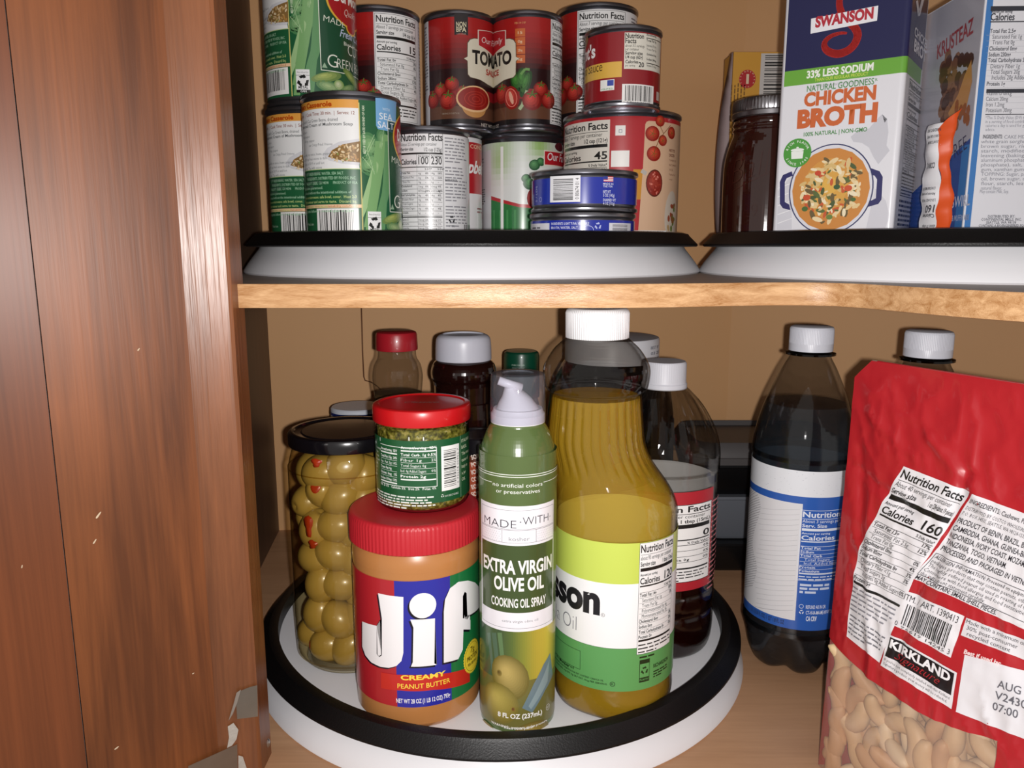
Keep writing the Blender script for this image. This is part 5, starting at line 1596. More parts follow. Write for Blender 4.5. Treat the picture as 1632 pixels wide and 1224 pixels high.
A.txt('Metal can', P2(500, 345)[0], b0 + 0.010, 0.0020, None, 'b8d0b8', al='r')
A.rect(ar - 0.0002, b0, ar + 0.0006, b1 - 0.002, 'd8c878', 2.5)
A.txt('BEST IF USED BY DATE ON END OF CAN', ar + 0.0042, P2(580, 245)[1], 0.0018, 0.034, 'd8e4c8', 0.02, rot=pi / 2)
# leaves, pods
def leaf(P, u, v, ru, rv, rot, c1='86b078', c2='4a8050'):
    a, b = P(u, v); k = A.k
    A.blob(a, b, ru * k, rv * k, c1, c2, 2, 4, rot, 0, 0)
    A.line([(a - rv * k * 0.9 * sin(-rot + 0), b + rv * k * 0.9 * cos(rot)), (a + rv * k * 0.9 * sin(-rot), b - rv * k * 0.9 * cos(rot))], 0.0004, 'a8c898', 3.2)
leaf(P2, 589, 230, 14, 18, 0.5); leaf(P2, 587, 262, 13, 15, -0.7); leaf(P2, 609, 222, 10, 16, 0.2)
for pl, c in (([(612, 214), (619, 216), (612, 262), (597, 330), (588, 362), (580, 362), (590, 300), (604, 240)], '7aa86c'), ([(606, 226), (610, 228), (602, 270), (584, 335), (577, 350), (577, 320), (592, 270)], '9cc088'),
              ([(618, 222), (623, 225), (622, 300), (606, 362), (594, 362), (610, 300)], '5f9460')):
    A.Q(pl, c, 2.5)
# sea salt tag
A.Q([(598, 156), (631, 160), (630, 213), (602, 206), (599, 200)], '78aedc', 3)
a_, b_ = P2(615, 177); A.txt('WITH', a_, b_, 0.0020, None, 'd8e8f4', al='c'); A.txt('SEA', a_, b_ - 0.0065, 0.0046, 0.0135, 'f2f6fa', 0.0, al='c', lay=4); A.txt('SALT', a_, b_ - 0.0128, 0.0046, 0.0165, 'f2f6fa', 0.0, al='c', lay=4)
# front panel (seen on the can above)
A.P = P3
fx0 = P3(509, 60)[0]; fy0 = P3(509, 106)[1]; fx1 = fx0 + r * 1.72
A.rect(fx0, fy0, fx1, b1 - 0.012, '174a30', 3)
for q in ((fx0, fy0, fx0 + 0.0006, b1 - 0.012), (fx0, fy0, fx1, fy0 + 0.0006), (fx1 - 0.0006, fy0, fx1, b1 - 0.012), (fx0, b1 - 0.0126, fx1, b1 - 0.012)):
    A.rect(*q, 'e8ecdc', 3.4)
A.txt('MADE', P3(515, 30)[0], P3(515, 27)[1] , 0.0044, 0.0195, 'e8ecdc', -0.01, lay=4, rot=-0.12)
ca = (fx0 + fx1) / 2
lg = P3(515, 0)[1]
A.ell(ca, lg + 0.006, 0.0262, 0.0205, 'e0b040', 4, 36); A.ell(ca, lg + 0.006, 0.0245, 0.019, 'a81c24', 4.3, 36)
A.ell(ca, lg - 0.0135, 0.0075, 0.0055, 'e0b040', 3.9, 24); A.ell(ca, lg - 0.0130, 0.0062, 0.0045, 'a81c24', 4.35, 24)
A.txt('Del Monte', ca, lg + 0.004, 0.009, 0.038, 'f2efe8', 0.03, al='c', lay=5, res=3)
A.txt('Quality', ca, lg - 0.0050, 0.0050, 0.018, 'ecd8d0', -0.01, al='c', lay=5, shear=0.3)
a_, b_ = P3(541, 52); A.txt('Fresh Cut', a_, b_, 0.0058, 0.0285, 'c8d4f0', 0.01, lay=4, shear=0.3, rot=-0.04)
A.txt('Blue Lake', a_ + 0.004, b_ - 0.006, 0.0028, 0.016, 'e8ecdc', 0.0, lay=4)
a_, b_ = P3(554, 82); A.txt('CUT', a_, b_, 0.0078, 0.019, 'eef0e4', -0.012, lay=4, res=4)
a_, b_ = P3(522, 100); A.txt('G', a_, b_, 0.0095, None, 'eef0e4', -0.012, lay=4, res=4); A.txt('REEN BEANS', a_ + 0.0085, b_, 0.0072, 0.043, 'eef0e4', -0.012, lay=4, res=4)
a_, b_ = P3(517, 100); A.poly([(a_ - 0.0022, b_ - 0.001), (a_ + 0.0022, b_ - 0.001), (a_, b_ + 0.0030)], '9ab89a', 4); 
for (u, v, ru, rv, rt, c1, c2) in ((521, 117, 26, 7.5, 0.22, 'b0bc68', '6f8c48'), (560, 120, 24, 7, -0.5, 'a8b862', '6a8844'), (527, 134, 24, 9, -0.2, 'a8c088', '5c8854'), (555, 137, 20, 7, 0.3, '98b478', '5c8850'), (540, 131, 10, 9, 0, 'd0d8b0', '8aa860')):
    a, b = P3(u, v); A.blob(a, b, ru * A.k, rv * A.k, c1, c2, 4.6, 4, rt)
a, b = P3(590, 130); A.blob(a + 0.012, b, 0.012, 0.006, 'a8b862', '6a8844', 4.6, 4, 0.4)
leaf(P3, 475, 28, 13, 20, -0.3); leaf(P3, 474, 5, 14, 16, 0.5)
for pl, c in (([(482, -6), (500, -6), (498, 30), (486, 100), (478, 146), (468, 146), (474, 80)], '7aa86c'), ([(500, -6), (507, -6), (506, 80), (500, 146), (487, 146), (496, 60)], '5f9460')):
    A.Q(pl, c, 2.6)
# recycling box
a0_, b0_ = P3(473, 142); a1_, b1_ = P3(493, 105)
A.rect(a0_, b0_, a1_, b1_, 'ececec', 5); A.rect(a0_, b0_, a1_, b0_ + 0.0022, '1a1c1a', 5.5); A.rect(a0_, b1_ - 0.0046, a1_, b1_ - 0.0043, '1a1c1a', 5.5)
A.recycle((a0_ + a1_) / 2, (b0_ + b1_) / 2, 0.0048, '161816', 6); A.txt('METAL', (a0_ + a1_) / 2, b0_ + 0.0030, 0.0022, 0.0075, '161816', 0.02, al='c', lay=6); A.txt('CAN', (a0_ + a1_) / 2, b0_ + 0.0003, 0.0015, 0.005, 'ececec', 0.02, al='c', lay=6.5); A.txt('Rinse & Insert Lid', (a0_ + a1_) / 2, b1_ - 0.0028, 0.0013, 0.0085, '161816', 0, al='c', lay=6)
# nutrition strip
A.P = P2
nx0 = fx1 + 0.0025
A.rect(nx0 - 0.001, b0, nx0 + 0.050, b1, 'eaeaec', 1)
A.facts(nx0, b1 - 0.002, 0.040, b1 - b0 - 0.004, [(1, 0, 'Total Fat 0g', '0%'), (0, 1, 'Saturated Fat 0g', '0%'), (0, 1, 'Trans Fat 0g', ''), (1, 0, 'Cholesterol 0mg', '0%'), (1, 0, 'Sodium 390mg', '17%'), (1, 0, 'Total Carbohydrate 3g', '1%'), (0, 1, 'Dietary Fiber 1g', '5%'), (0, 1, 'Total Sugars 1g', ''), (1, 0, 'Protein 1g', '')], serv='about 3.5 servings per container', size='Serving size', sizeval='1/2 cup (120g)', cal='15', foot=3, lay=2)
for i in range(3):
    A.greek(nx0 + 0.0425 + i * 0.0022, b0 + 0.03, 0.06, 1, 0.0018, '70747a', 2, i, 0.1, rot=pi / 2)
A.ell(nx0 + 0.045, b0 + 0.018, 0.003, 0.003, '9a6a34', 3)
A.build('label', P_GLOSS, g2)
dup(g2, (-0.171, 0.687, ZU), 0.03, 'green bean can standing behind and left of the front one, lower of two stacked')
dup(g2, (x3, y3, z3 - 0.0028), rot3, 'upper green bean can stacked at far left, cut off by the photo top')
S4 = tang(474, 592, 60, r)
dup(g2, (S4[0], S4[1] + 0.012, ZU + HC), -2.50, 'upper green bean can behind the far left stack, only its nutrition strip showing')
dup(g2, (S4[0], S4[1] + 0.012, ZU), -2.2, 'green bean can hidden at the back under another one')

# ---- tomato sauce cans
rt = 0.0320; HT = 0.1025; zT = ZU + 0.1035
xA, yA = 0.0142, 0.757; xB, yB = -0.0488, 0.757
tA = thing('tomato_sauce_can', 'red tomato sauce can with a green pepper picture, back row centre', 'can', (xA, yA, zT), 'cans of tomato sauce')
tA.rotation_euler = (0, 0, -1.30)
can_body(tA, rt, HT)
SA = CylSurf(xA, yA, rt, -1.30); SB = CylSurf(xB, yB, rt, 1.25)
A = Art(SA, zT); b0, b1 = zT + 0.006, zT + HT - 0.006; r = rt
A.rect(-r * 2.2, b0, r * (2 * pi - 2.2), b1, '8e1c22', 0)
n = 14
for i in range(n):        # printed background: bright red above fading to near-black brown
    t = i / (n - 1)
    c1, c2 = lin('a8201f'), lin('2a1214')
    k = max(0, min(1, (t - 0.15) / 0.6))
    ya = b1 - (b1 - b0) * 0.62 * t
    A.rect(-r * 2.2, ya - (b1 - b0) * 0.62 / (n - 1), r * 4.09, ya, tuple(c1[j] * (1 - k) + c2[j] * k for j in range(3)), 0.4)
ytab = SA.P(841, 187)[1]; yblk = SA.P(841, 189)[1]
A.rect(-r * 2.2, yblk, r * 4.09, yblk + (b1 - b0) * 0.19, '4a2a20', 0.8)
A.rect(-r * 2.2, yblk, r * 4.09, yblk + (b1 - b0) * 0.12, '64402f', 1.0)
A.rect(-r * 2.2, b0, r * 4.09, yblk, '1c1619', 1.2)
def tomato(P, u, v, R, lay=3, c='c42c20', d='7a1412'):
    a, b = P(u, v); k = A.k; a_ = a
    A.blob(a, b, R * k, R * k * 0.95, 'd0453a', d, lay, 5)
    for i in range(5):
        th = 0.4 + i * 2 * pi / 5
        A.line([(a, b + R * k * 0.55), (a + R * k * 0.55 * cos(th), b + R * k * (0.55 + 0.32 * sin(th)))], R * k * 0.12, '4a6a2a', lay + 1)
    A.line([(a, b + R * k * 0.5), (a + R * k * 0.1, b + R * k * 1.05)], R * k * 0.1, '6a7a3a', lay + 1)
PB_ = SB.P; PA_ = SA.P
for u, v, R, l in ((702, 145, 12, 2.2), (720, 134, 11, 2.3), (738, 147, 10, 2.3), (690, 160, 13, 2.8), (714, 160, 14, 3.0)):
    tomato(PB_, u, v, R, l)
# bowl of sauce
a, b = PB_(757, 158); k = A.k
A.ell(a, b - 0.007, 20 * k * 1.0, 15 * k, 'c08a50', 3.8, 28); A.ell(a, b, 29 * k, 19 * k, 'e0b484', 4.1, 30); A.ell(a, b + 0.0003, 26.5 * k, 16.5 * k, '8e1a14', 4.3, 30)
for q in (18, 12, 6):
    A.ring(a + 0.001, b, q * k, q * k * 0.6, 0.0006, 'b03428', 4.5, 24)
A.T('SERVING SUGGESTION', 700, 183, 3, 735, col='a89888') if False else A.txt('SERVING SUGGESTION', PB_(705, 183)[0], PB_(705, 183)[1], 0.0014, 0.016, 'a89888')
# shield with the name, centre at a = 0
ysc = PB_(785, 92)[1]
sh = []
hw, hh = r * 0.98, (PB_(750, 62)[1] - PB_(750, 128)[1]) / 2
ysc = (PB_(750, 62)[1] + PB_(750, 126)[1]) / 2
for sx_, sy_ in ((1, 1), (1, -1), (-1, -1), (-1, 1)):
    pass
P_ = [(-hw * 1.08, 0), (-hw * 0.98, hh * 0.10), (-hw * 0.97, hh * 0.75), (-hw * 0.90, hh * 0.92), (-hw * 0.78, hh), (0, hh * 1.02), (hw * 0.78, hh), (hw * 0.90, hh * 0.92), (hw * 0.97, hh * 0.75), (hw * 0.98, hh * 0.10), (hw * 1.08, 0), (hw * 0.98, -hh * 0.10), (hw * 0.97, -hh * 0.75), (hw * 0.90, -hh * 0.88), (hw * 0.6, -hh * 0.95), (hw * 0.3, -hh * 1.1), (0, -hh * 1.16), (-hw * 0.3, -hh * 1.1), (-hw * 0.6, -hh * 0.95), (-hw * 0.90, -hh * 0.88), (-hw * 0.97, -hh * 0.75), (-hw * 0.98, -hh * 0.10)]
A.poly([(p[0] * 1.02, ysc + p[1] * 1.03) for p in P_], '5a4a3a', 5); A.poly([(p[0], ysc + p[1]) for p in P_], 'd8d0bc', 5.3)
A.txt('TOMATO', 0, ysc - hh * 0.22, hh * 0.68, r * 1.66, '17120f', 0.04, al='c', lay=6, res=4)
A.txt('SAUCE', 0, ysc - hh * 0.66, hh * 0.30, r * 0.72, 'a83428', 0.04, al='c', lay=6)
lb = [(-r * 0.62, hh * 0.72), (-r * 0.62, hh * 1.42), (0, hh * 1.55), (r * 0.62, hh * 1.42), (r * 0.62, hh * 0.72), (0, hh * 0.42)]
A.poly([(p[0] * 1.05, ysc + p[1] * 1.02) for p in lb], 'e0d4c8', 6); A.poly([(p[0], ysc + p[1]) for p in lb], 'b0242a', 6.3)
A.txt('Our Family', 0, ysc + hh * 0.88, hh * 0.28, r * 1.04, 'ecdcd8', 0.0, al='c', lay=7, shear=0.2)
A.txt('NET WT 15 OZ', -r * 0.1, yblk - 0.0056, 0.0028, r * 0.9, 'b8b0a8', 0.02, al='c', lay=3)
# small dark tag on the left half
aa, bt = PB_(724, 28); ab, bb = PB_(746, 57)
A.poly([(aa, bt + 0.004), (ab, bt + 0.004), (ab, bb), ((aa + ab) / 2, bb + 0.002), (aa, bb)], '241c1e', 3)
A.txt('NON', (aa + ab) / 2, PB_(735, 43)[1], 0.0042, 0.0088, 'd8d0b0', 0.02, al='c', lay=4); A.txt('BPA', (aa + ab) / 2, PB_(735, 51)[1], 0.0042, 0.0088, 'd8d0b0', 0.02, al='c', lay=4); A.txt('CAN LINER', (aa + ab) / 2, PB_(735, 54)[1] - 0.0006, 0.0011, 0.0085, 'a8a090', al='c', lay=4)
# pepper, cut tomato and tomatoes on the right half
for u, v, ru, rv, rt_ in ((823, 130, 9, 15, 0.3), (832, 128, 9, 18, 0.0), (838, 134, 7, 20, -0.35)):
    a, b = PA_(u, v); A.blob(a, b, ru * k, rv * k, '4a8a3a', '1c4418', 2.5, 4, rt_)
a, b = PA_(830, 115); A.line([(a, b - 0.002), (a + 0.004, b + 0.0025), (a + 0.008, b + 0.002)], 0.0022, '6a9a50', 4)
a, b = PA_(833, 152); A.line([(a + 0.004, b + 0.004), (a, b - 0.008), (a - 0.003, b - 0.012)], 0.003, 'a8b890', 2.6)
tomato(PA_, 800, 150, 15, 3.2)
a, b = PA_(815, 156); A.blob(a, b, 13 * k, 17 * k, 'd8564a', '8e1a16', 4.2, 4, 0.2); A.ell(a, b, 3 * k, 10 * k, 'e0a890', 5.2, 12, 0.3); A.ring(a, b, 9 * k, 13 * k, 0.0007, 'e88070', 5.2, 20, 0.2)
for u, v, R, l in ((862, 143, 12, 2.6), (848, 160, 15, 3.4), (874, 160, 13, 3.2)):
    tomato(PA_, u, v, R, l)
A.Q([(800, 172), (830, 168), (826, 178), (806, 186), (795, 182)], 'c8b090', 2.0) if False else None
# calorie tabs
for i in range(4):
    a, b = PA_(829, 48 + i * 14 + 5); A.rect(a - 0.0045, b - 0.0028, a + 0.0045, b + 0.0040, 'c86430', 2.4); A.txt(('15', '0g', '250mg', '2g')[i], a, b - 0.0006, 0.0022, 0.004, 'f0dcb8', al='c', lay=3.2)
a, b = PA_(829, 38); A.txt('PER 1/4 CUP', a, b, 0.0016, 0.010, 'e8b070', al='c', lay=3)
# nutrition and ingredients panels
px0 = r * 1.99
A.rect(px0, b0 + 0.001, px0 + r * 1.42, b1, 'e8e8ea', 2)
A.facts(px0 + 0.0008, b1 - 0.001, r * 1.22, b1 - b0 - 0.003, [(1, 0, 'Total Fat 0g', '0%'), (0, 1, 'Saturated Fat 0g', '0%'), (0, 1, 'Trans Fat 0g', ''), (1, 0, 'Cholesterol 0mg', '0%'), (1, 0, 'Sodium 280mg', '12%'), (1, 0, 'Total Carbohydrate 3g', '1%'), (0, 1, 'Dietary Fiber 1g', '4%'), (0, 1, 'Total Sugars 2g', ''), (0, 2, 'Includes 0g Added Sugars', '0%'), (1, 0, 'Protein 1g', '2%')], serv='About 7 servings per container', size='Serving size', sizeval='1/4 cup (61g)', cal='15', foot=4, lay=3)
A.rect(px0 + r * 1.42, b0 + 0.001, r * 4.07, b1, 'e4e4e8', 2)
A.greek(px0 + r * 1.48, b1 - 0.003, r * 0.55, 22, 0.0028, '70707a', 3, 5, 0.3, 0.4)
A.build('label', P_GLOSS, tA)
dup(tA, (xB, yB, zT), 1.25, 'red tomato sauce can with a bowl of sauce picture, back row')
c5 = tang(537, 677, 110, .0385)
dup(tA, (-0.1185, 0.737, ZU + 0.1012), -1.99, 'red can with its white nutrition panel facing, beside the green bean cans', (1.078, 1.078, 0.1025 / HT))
x9, y9 = tang(890, 1015, 80, .0375)
dup(tA, (x9, y9 + 0.003, ZU + 0.1145), -2.61, 'tall red tomato sauce can at the back behind the small sauce can', (1.172, 1.172, 0.1055 / HT))

# ---- soup cans
xs, ys = -0.0700, 0.675; rs = 0.0335
zt6 = zap(200, xs, ys, rs) - ZU
sc = thing('soup_can', 'white labelled soup can with a two column nutrition panel', 'can', (xs, ys, ZU), 'condensed soup cans')
can_body(sc, rs, zt6)
S6 = CylSurf(xs, ys, rs); A = Art(S6, ZU); b0, b1 = ZU + 0.0062, ZU + zt6 - 0.0062; r = rs
A.rect(-r * pi, b0, r * pi, b1, 'e4e4e6', 0)
x0_ = S6.P(640, 280)[0] - 0.0015; x1_ = S6.P(706, 280)[0]
yt = S6.P(672, 212)[1]; W_ = x1_ - x0_
for q in ((x0_, yt - 0.0003, x1_, yt), (x1_, b0, x1_ + 0.0003, yt)):
    A.rect(*q, '1c1c1c', 2)
A.T('Nutrition Facts', 640, 226, 11, 705, col='161616', bold=0.02)
A.T('About 2.5 servings per container', 640, 233.5, 4.6, 696, col='404044'); A.T('Serving size', 640, 241, 4.6, 659, col='161616', bold=0.02); A.T('1/2 cup (125g)', 676, 241, 5.2, 704, col='161616', bold=0.01)
def hl(v, h, u0=640, u1=705, c='161616'):
    a0, bb = S6.P((u0 + u1) / 2, v); a0 = S6.P(u0, v)[0]; a1 = S6.P(u1, v)[0]; A.rect(a0, bb - h * A.k, a1, bb, c, 2)
hl(243, 2.6); 
A.T('Per Serving', 667, 250, 2.6, 684, col='161616', bold=0.02); A.T('Per Container', 687, 250, 2.6, 704, col='161616', bold=0.02)
A.T('Calories', 640, 263, 8, 664, col='161616', bold=0.02); A.T('100', 667, 262, 11, 683, col='161616', bold=0.01); A.T('230', 687, 262, 11, 704, col='161616', bold=0.01)
hl(265.5, 1.2)
rws = [('% DV*', 1), ('Total Fat', 1), ('Saturated Fat', 0), ('Trans Fat', 0), ('Cholesterol', 1), ('Sodium', 1), ('Total Carbohydrate', 1), ('Dietary Fiber', 0), ('Total Sugars', 0), ('Incl. Added Sugars', 0), ('Protein', 1)]
for i, (t, bo) in enumerate(rws):
    v = 271 + i * 7.0
    if i:
        A.T(t, 640 if bo else 642, v, 3.2, min(662, 641 + len(t) * 1.45), col='2a2a2a', bold=0.02 * bo)
        A.T(('', '6g', '3g', '0g', '5mg', '870mg', '8g', '0g', '1g', '0g', '1g')[i], 667, v, 3.0, None, col='2a2a2a'); A.T(('', '8%', '5%', '', '0%', '38%', '4%', '0%', '', '0%', '')[i] or ' .'[:0] or '-', 678, v, 3.0, None, col='2a2a2a', bold=0.02)
        A.T(('', '14g', '7g', '0g', '10mg', '2010mg', '18g', '1g', '2g', '0g', '2g')[i], 687, v, 3.0, None, col='2a2a2a'); A.T(('', '18%', '12%', '', '0%', '88%', '8%', '7%', '', '0%', '')[i] or '-', 698, v, 3.0, None, col='2a2a2a', bold=0.02)
    else:
        A.T(t, 677, v, 2.8, None, col='2a2a2a', bold=0.02); A.T(t, 697, v, 2.8, None, col='2a2a2a', bold=0.02)
    hl(v + 1.8, 0.5)
hl(345, 1.6)
for i, t in enumerate(('Vitamin D', 'Calcium', 'Iron')):
    v = 352 + i * 6.6; A.T(t, 640, v, 3.2, 652, col='2a2a2a'); A.T('0mcg', 667, v, 3, None, col='2a2a2a'); A.T('2%', 678, v, 3, None, col='2a2a2a', bold=0.02); A.T('0mcg', 687, v, 3, None, col='2a2a2a'); A.T('2%', 698, v, 3, None, col='2a2a2a'); hl(v + 1.6, 0.5)
for ua in (665, 685.5):
    a0 = S6.P(ua, 300)[0]; A.rect(a0, b0, a0 + 0.0002, S6.P(ua, 246)[1], '161616', 2)
ia = S6.P(709, 260)[0]; ib = S6.P(709, 217)[1]
for i, (n_, sd) in enumerate(((6, 1), (3, 2), (0, 0), (0, 0), (2, 3), (5, 4), (3, 5))):
    pass
A.greek(ia, ib, 0.0255, 8, 0.0026, '8e8e94', 3, 2, 0.2, 0.38); A.greek(ia, ib - 0.023, 0.020, 5, 0.0026, '8e8e94', 3, 3, 0.2, 0.38)
A.greek(ia, S6.P(709, 285)[1], 0.0255, 7, 0.0026, '8e8e94', 3, 4, 0.2, 0.38); A.greek(ia, S6.P(709, 285)[1] - 0.0205, 0.0255, 7, 0.0026, '8e8e94', 3, 5, 0.2, 0.38)
A.T('PACKED IN THE USA', 709, 288, 3, 728, col='44444a', bold=0.02)
a_, b_ = S6.P(720, 350); A.recycle(a_, b_, 0.0030, '1a1a1a', 3); A.txt('STEEL', a_, b_ - 0.0062, 0.0016, None, '44444a', al='c')
a0 = S6.P(737, 355)[0]; A.barcode(a0, b0 + 0.001, 0.026, 0.012, 1.5, 6, bg='e4e4e6', n=50)
A.rect(r * 1.85, b0, r * pi, b1, 'b01e26', 1); A.rect(-r * pi, b0, -r * 1.4, b1, 'b01e26', 1)
A.build('label', P_GLOSS, sc)

# red and white soup can behind it
x7, y7 = -0.062, 0.745; r7 = 0.0335; h7 = 0.1033
rc7 = thing('soup_can', 'red and white soup can showing as a narrow strip behind the white one', 'can', (x7, y7, ZU), 'condensed soup cans')
can_body(rc7, r7, h7)
S7 = CylSurf(x7, y7, r7 + 0.0001); A = Art(S7, ZU); r = r7 + 0.0001; b0, b1 = ZU + 0.006, ZU + h7 - 0.006
A.rect(-r * pi, b0, r * pi, b1, 'ececee', 0); ym = S7.P(758, 309)[1]
A.rect(-r * pi, ym, r * pi, b1 - 0.004, 'b4202a', 1); A.rect(-r * pi, b1 - 0.004, r * pi, b1, 'dcdcde', 1.5)
A.txt('CONDENSED', S7.P(749, 236)[0], S7.P(749, 236)[1], 0.0034, 0.040, 'f0c8a8', 0.01)
A.txt("Campbell's", S7.P(769, 280)[0] + 0.006, S7.P(769, 280)[1], 0.0115, 0.062, 'f2f0f0', 0.03, al='r', shear=0.35)
A.txt('CREAM of MUSHROOM', S7.P(769, 345)[0] + 0.028, S7.P(760, 348)[1], 0.006, 0.034, 'a82028', 0.02, al='r')
A.greek(S7.P(760, 330)[0], S7.P(760, 330)[1], 0.02, 2, 0.003, '9a6068', 2)
A.build('label', P_GLOSS, rc7)
dup(rc7, (-0.1235, 0.752, ZU), 1.0, 'red and white soup can at the back beneath the can with the white panel', (0.85, 0.85, 0.97))

# ---- vegetable can with green and white label
x8, y8 = tang(768, 898, 280, .0400); r8 = 0.0400
h8 = zap(211, x8, y8, r8) - ZU
vc = thing('vegetable_can', 'vegetable can with a blurred green and white label behind the tuna cans', 'can', (x8, y8, ZU))
can_body(vc, r8, h8)
S8 = CylSurf(x8, y8, r8); A = Art(S8, ZU); b0, b1 = ZU + 0.006, ZU + h8 - 0.008; r = r8
A.rect(-r * pi, b0, r * pi, b1, 'dfe4e0', 0)
# soft printed background
for i in range(26):
    for j in range(16):
        u = 778 + i * 4.8; v = 224 + j * 9.5
        if u > 894:
            continue
        g = 0.55 * math.exp(-(((u - 800) / 22) ** 2 + ((v - 225) / 34) ** 2)) + 0.9 * math.exp(-(((u - 860) / 20) ** 2 + ((v - 228) / 26) ** 2)) + 0.5 * math.exp(-(((u - 796) / 14) ** 2 + ((v - 262) / 22) ** 2))
        c1, c2 = lin('e2e6e4'), lin('8cb850'); g = min(1, g)
        a0, t0_ = S8.P(u - 2.4, v - 4.8); a1, t1_ = S8.P(u + 2.4, v + 4.8)
        tm = S8.P(833, v - 4.8)[1]; bm_ = S8.P(833, v + 4.8)[1]
        A.rect(a0, max(b0, bm_), a1, min(b1, tm), tuple(c1[q] * (1 - g) + c2[q] * g for q in range(3)), 0.5)
A.rect(S8.P(769, 300)[0] - 0.03, b0, S8.P(783, 300)[0], b1 - 0.006, 'dcdce0', 1.5)
A.rect(S8.P(798, 300)[0], b0, S8.P(802.5, 300)[0], b1 - 0.004, 'eef0ee', 2.5)
ysl = S8.P(790, 318)[1]
al_ = S8.P(783, 300)[0]; ar_ = r * 1.5
A.poly([(al_, b0), (ar_, b0), (ar_, ysl - 0.012), (al_ + 0.03, ysl - 0.0075), (al_, ysl)], '2f7a42', 1.6)
A.poly([(al_, ysl), (al_ + 0.03, ysl - 0.0075), (ar_, ysl - 0.012), (ar_, ysl - 0.009), (al_ + 0.03, ysl - 0.0045), (al_, ysl + 0.0035)], 'b8323a', 1.8)
for i in range(7):
    a0 = al_ + 0.003 + i * 0.0075; A.rect(a0, b0, a0 + 0.002, ysl - 0.010, '4a9458', 1.7)
A.greek(S8.P(770, 330)[0] - 0.003, S8.P(775, 300)[1], 0.010, 7, 0.0022, '60646a', 2.5, 3)
A.greek(S8.P(770, 330)[0] - 0.003, S8.P(775, 250)[1], 0.008, 3, 0.0030, '9a9ea4', 2.5, 6)
for u, v, ru, rv, rt_ in ((852, 263, 9, 8, 0.2), (862, 258, 7, 6, -0.4), (846, 292, 12, 10, 0.1), (838, 284, 7, 6, 0.4)):
    a, b = S8.P(u, v); A.blob(a, b, ru * A.k, rv * A.k, '5c9c60', '245a34', 2.5, 4, rt_)
a, b = S8.P(852, 316); A.blob(a, b, 12 * A.k, 16 * A.k, 'd04038', '8a1a1c', 3, 4)
a0, t0_ = S8.P(868, 241); a1, t1_ = S8.P(899 - 3, 266)
A.rect(a0 - 0.001, t1_ - 0.001, a1 + 0.02, t0_ + 0.001, 'e6dccc', 3.5); A.rect(a0, t1_ , a1 + 0.02, t0_, 'b8222c', 4)
A.txt('Our Family', a0 + 0.003, t1_ + 0.004, 0.0070, 0.040, 'f2ecec', 0.01, lay=5, shear=0.15)
a, b = S8.P(888, 234); A.ell(a + 0.004, b, 0.008, 0.004, '5a2028', 3)
A.build('label', print_mat('label_beaded', 0.25, 0.5), vc)
dup(rc7, (0.083, 0.814, ZU), 2.0, 'red and white soup can hidden at the back under the tall red can', (1, 1, 0.1143 / h7))

# ---- large tomato can and small sauce can
xl, yl = tang(898, 1082, 270, .0520); rl = 0.0520
hl_ = zap(173, xl, yl, rl) - ZU
lc = thing('large_tomato_can', 'largest red can with tomato vine and meat pictures, right of the tuna', 'can', (xl, yl, ZU))
can_body(lc, rl, hl_)
SL = CylSurf(xl, yl, rl); A = Art(SL, ZU); r = rl; b0, b1 = ZU + 0.006, ZU + hl_ - 0.006
A.rect(-r * pi, b0, r * pi, b1, 'b0222a', 0)
pa0 = SL.P(901, 280)[0]; pa1 = SL.P(971, 260)[0]; pt1 = SL.P(965, 191)[1]
A.facts(pa0 - 0.004, pt1, pa1 - pa0 + 0.004, 0.075, [(1, 0, 'Total Fat 0g', '0%'), (0, 1, 'Saturated Fat 0g', '0%'), (1, 0, 'Sodium 15mg', '1%'), (1, 0, 'Total Carb. 9g', '3%')], serv='About 7 servings per container', size='Serving size', sizeval='1/2 cup (121g)', cal='45', foot=5, lay=2, bg='dcd6cc', border=False, rh=0.9)
A.rect(SL.P(981, 200)[0], SL.P(985, 216)[1], SL.P(997, 200)[0], SL.P(985, 200)[1], 'ece8e4', 2); a_, b_ = SL.P(989, 209); A.rect(a_ - 0.0014, b_ - 0.0014, a_ + 0.0014, b_ + 0.0014, '8a90a0', 3); A.rect(a_ - 0.0009, b_ - 0.0009, a_ + 0.0009, b_ + 0.0009, 'ece8e4', 3.4)
A.rect(SL.P(974, 250)[0], SL.P(985, 266)[1], SL.P(1003, 250)[0], SL.P(985, 240)[1], 'ece8e4', 2)
# picture panel
q0 = SL.P(1027, 240)[0]; q1 = r * 1.42; qt = SL.P(1040, 193)[1]
A.poly([(q0 - 0.004, b0), (q1, b0), (q1, qt), (q0 + 0.003, qt), (q0 + 0.001, qt - 0.001), (q0, qt - 0.003), (q0 - 0.001, SL.P(1025, 270)[1])], 'd6b090', 2)
A.rect(SL.P(1014, 300)[0] - 0.003, SL.P(1018, 318)[1], q0 - 0.0005, SL.P(1018, 270)[1], 'c88a28', 1.5)
def tom2(u, v, R, lay=3):
    a, b = SL.P(u, v); A.blob(a, b, R * A.k * 1.12, R * A.k, 'd45034', '8e1c12', lay, 5)
    for i in range(5):
        th = i * 1.257; A.line([(a, b), (a + R * A.k * 0.5 * cos(th), b + R * A.k * 0.5 * sin(th))], 0.0005, '7a5a20', lay + 1)
for u, v, R in ((1052, 193, 8), (1040, 213, 11), (1056, 224, 8), (1070, 212, 9), (1042, 245, 11)):
    tom2(u, v, R)
A.L([(1042, 243), (1050, 222), (1058, 212), (1068, 200)], 1.0, '7a4a20', 5.2)
A.L([(1057, 213), (1051, 200)], 0.9, '7a4a20', 5.2)
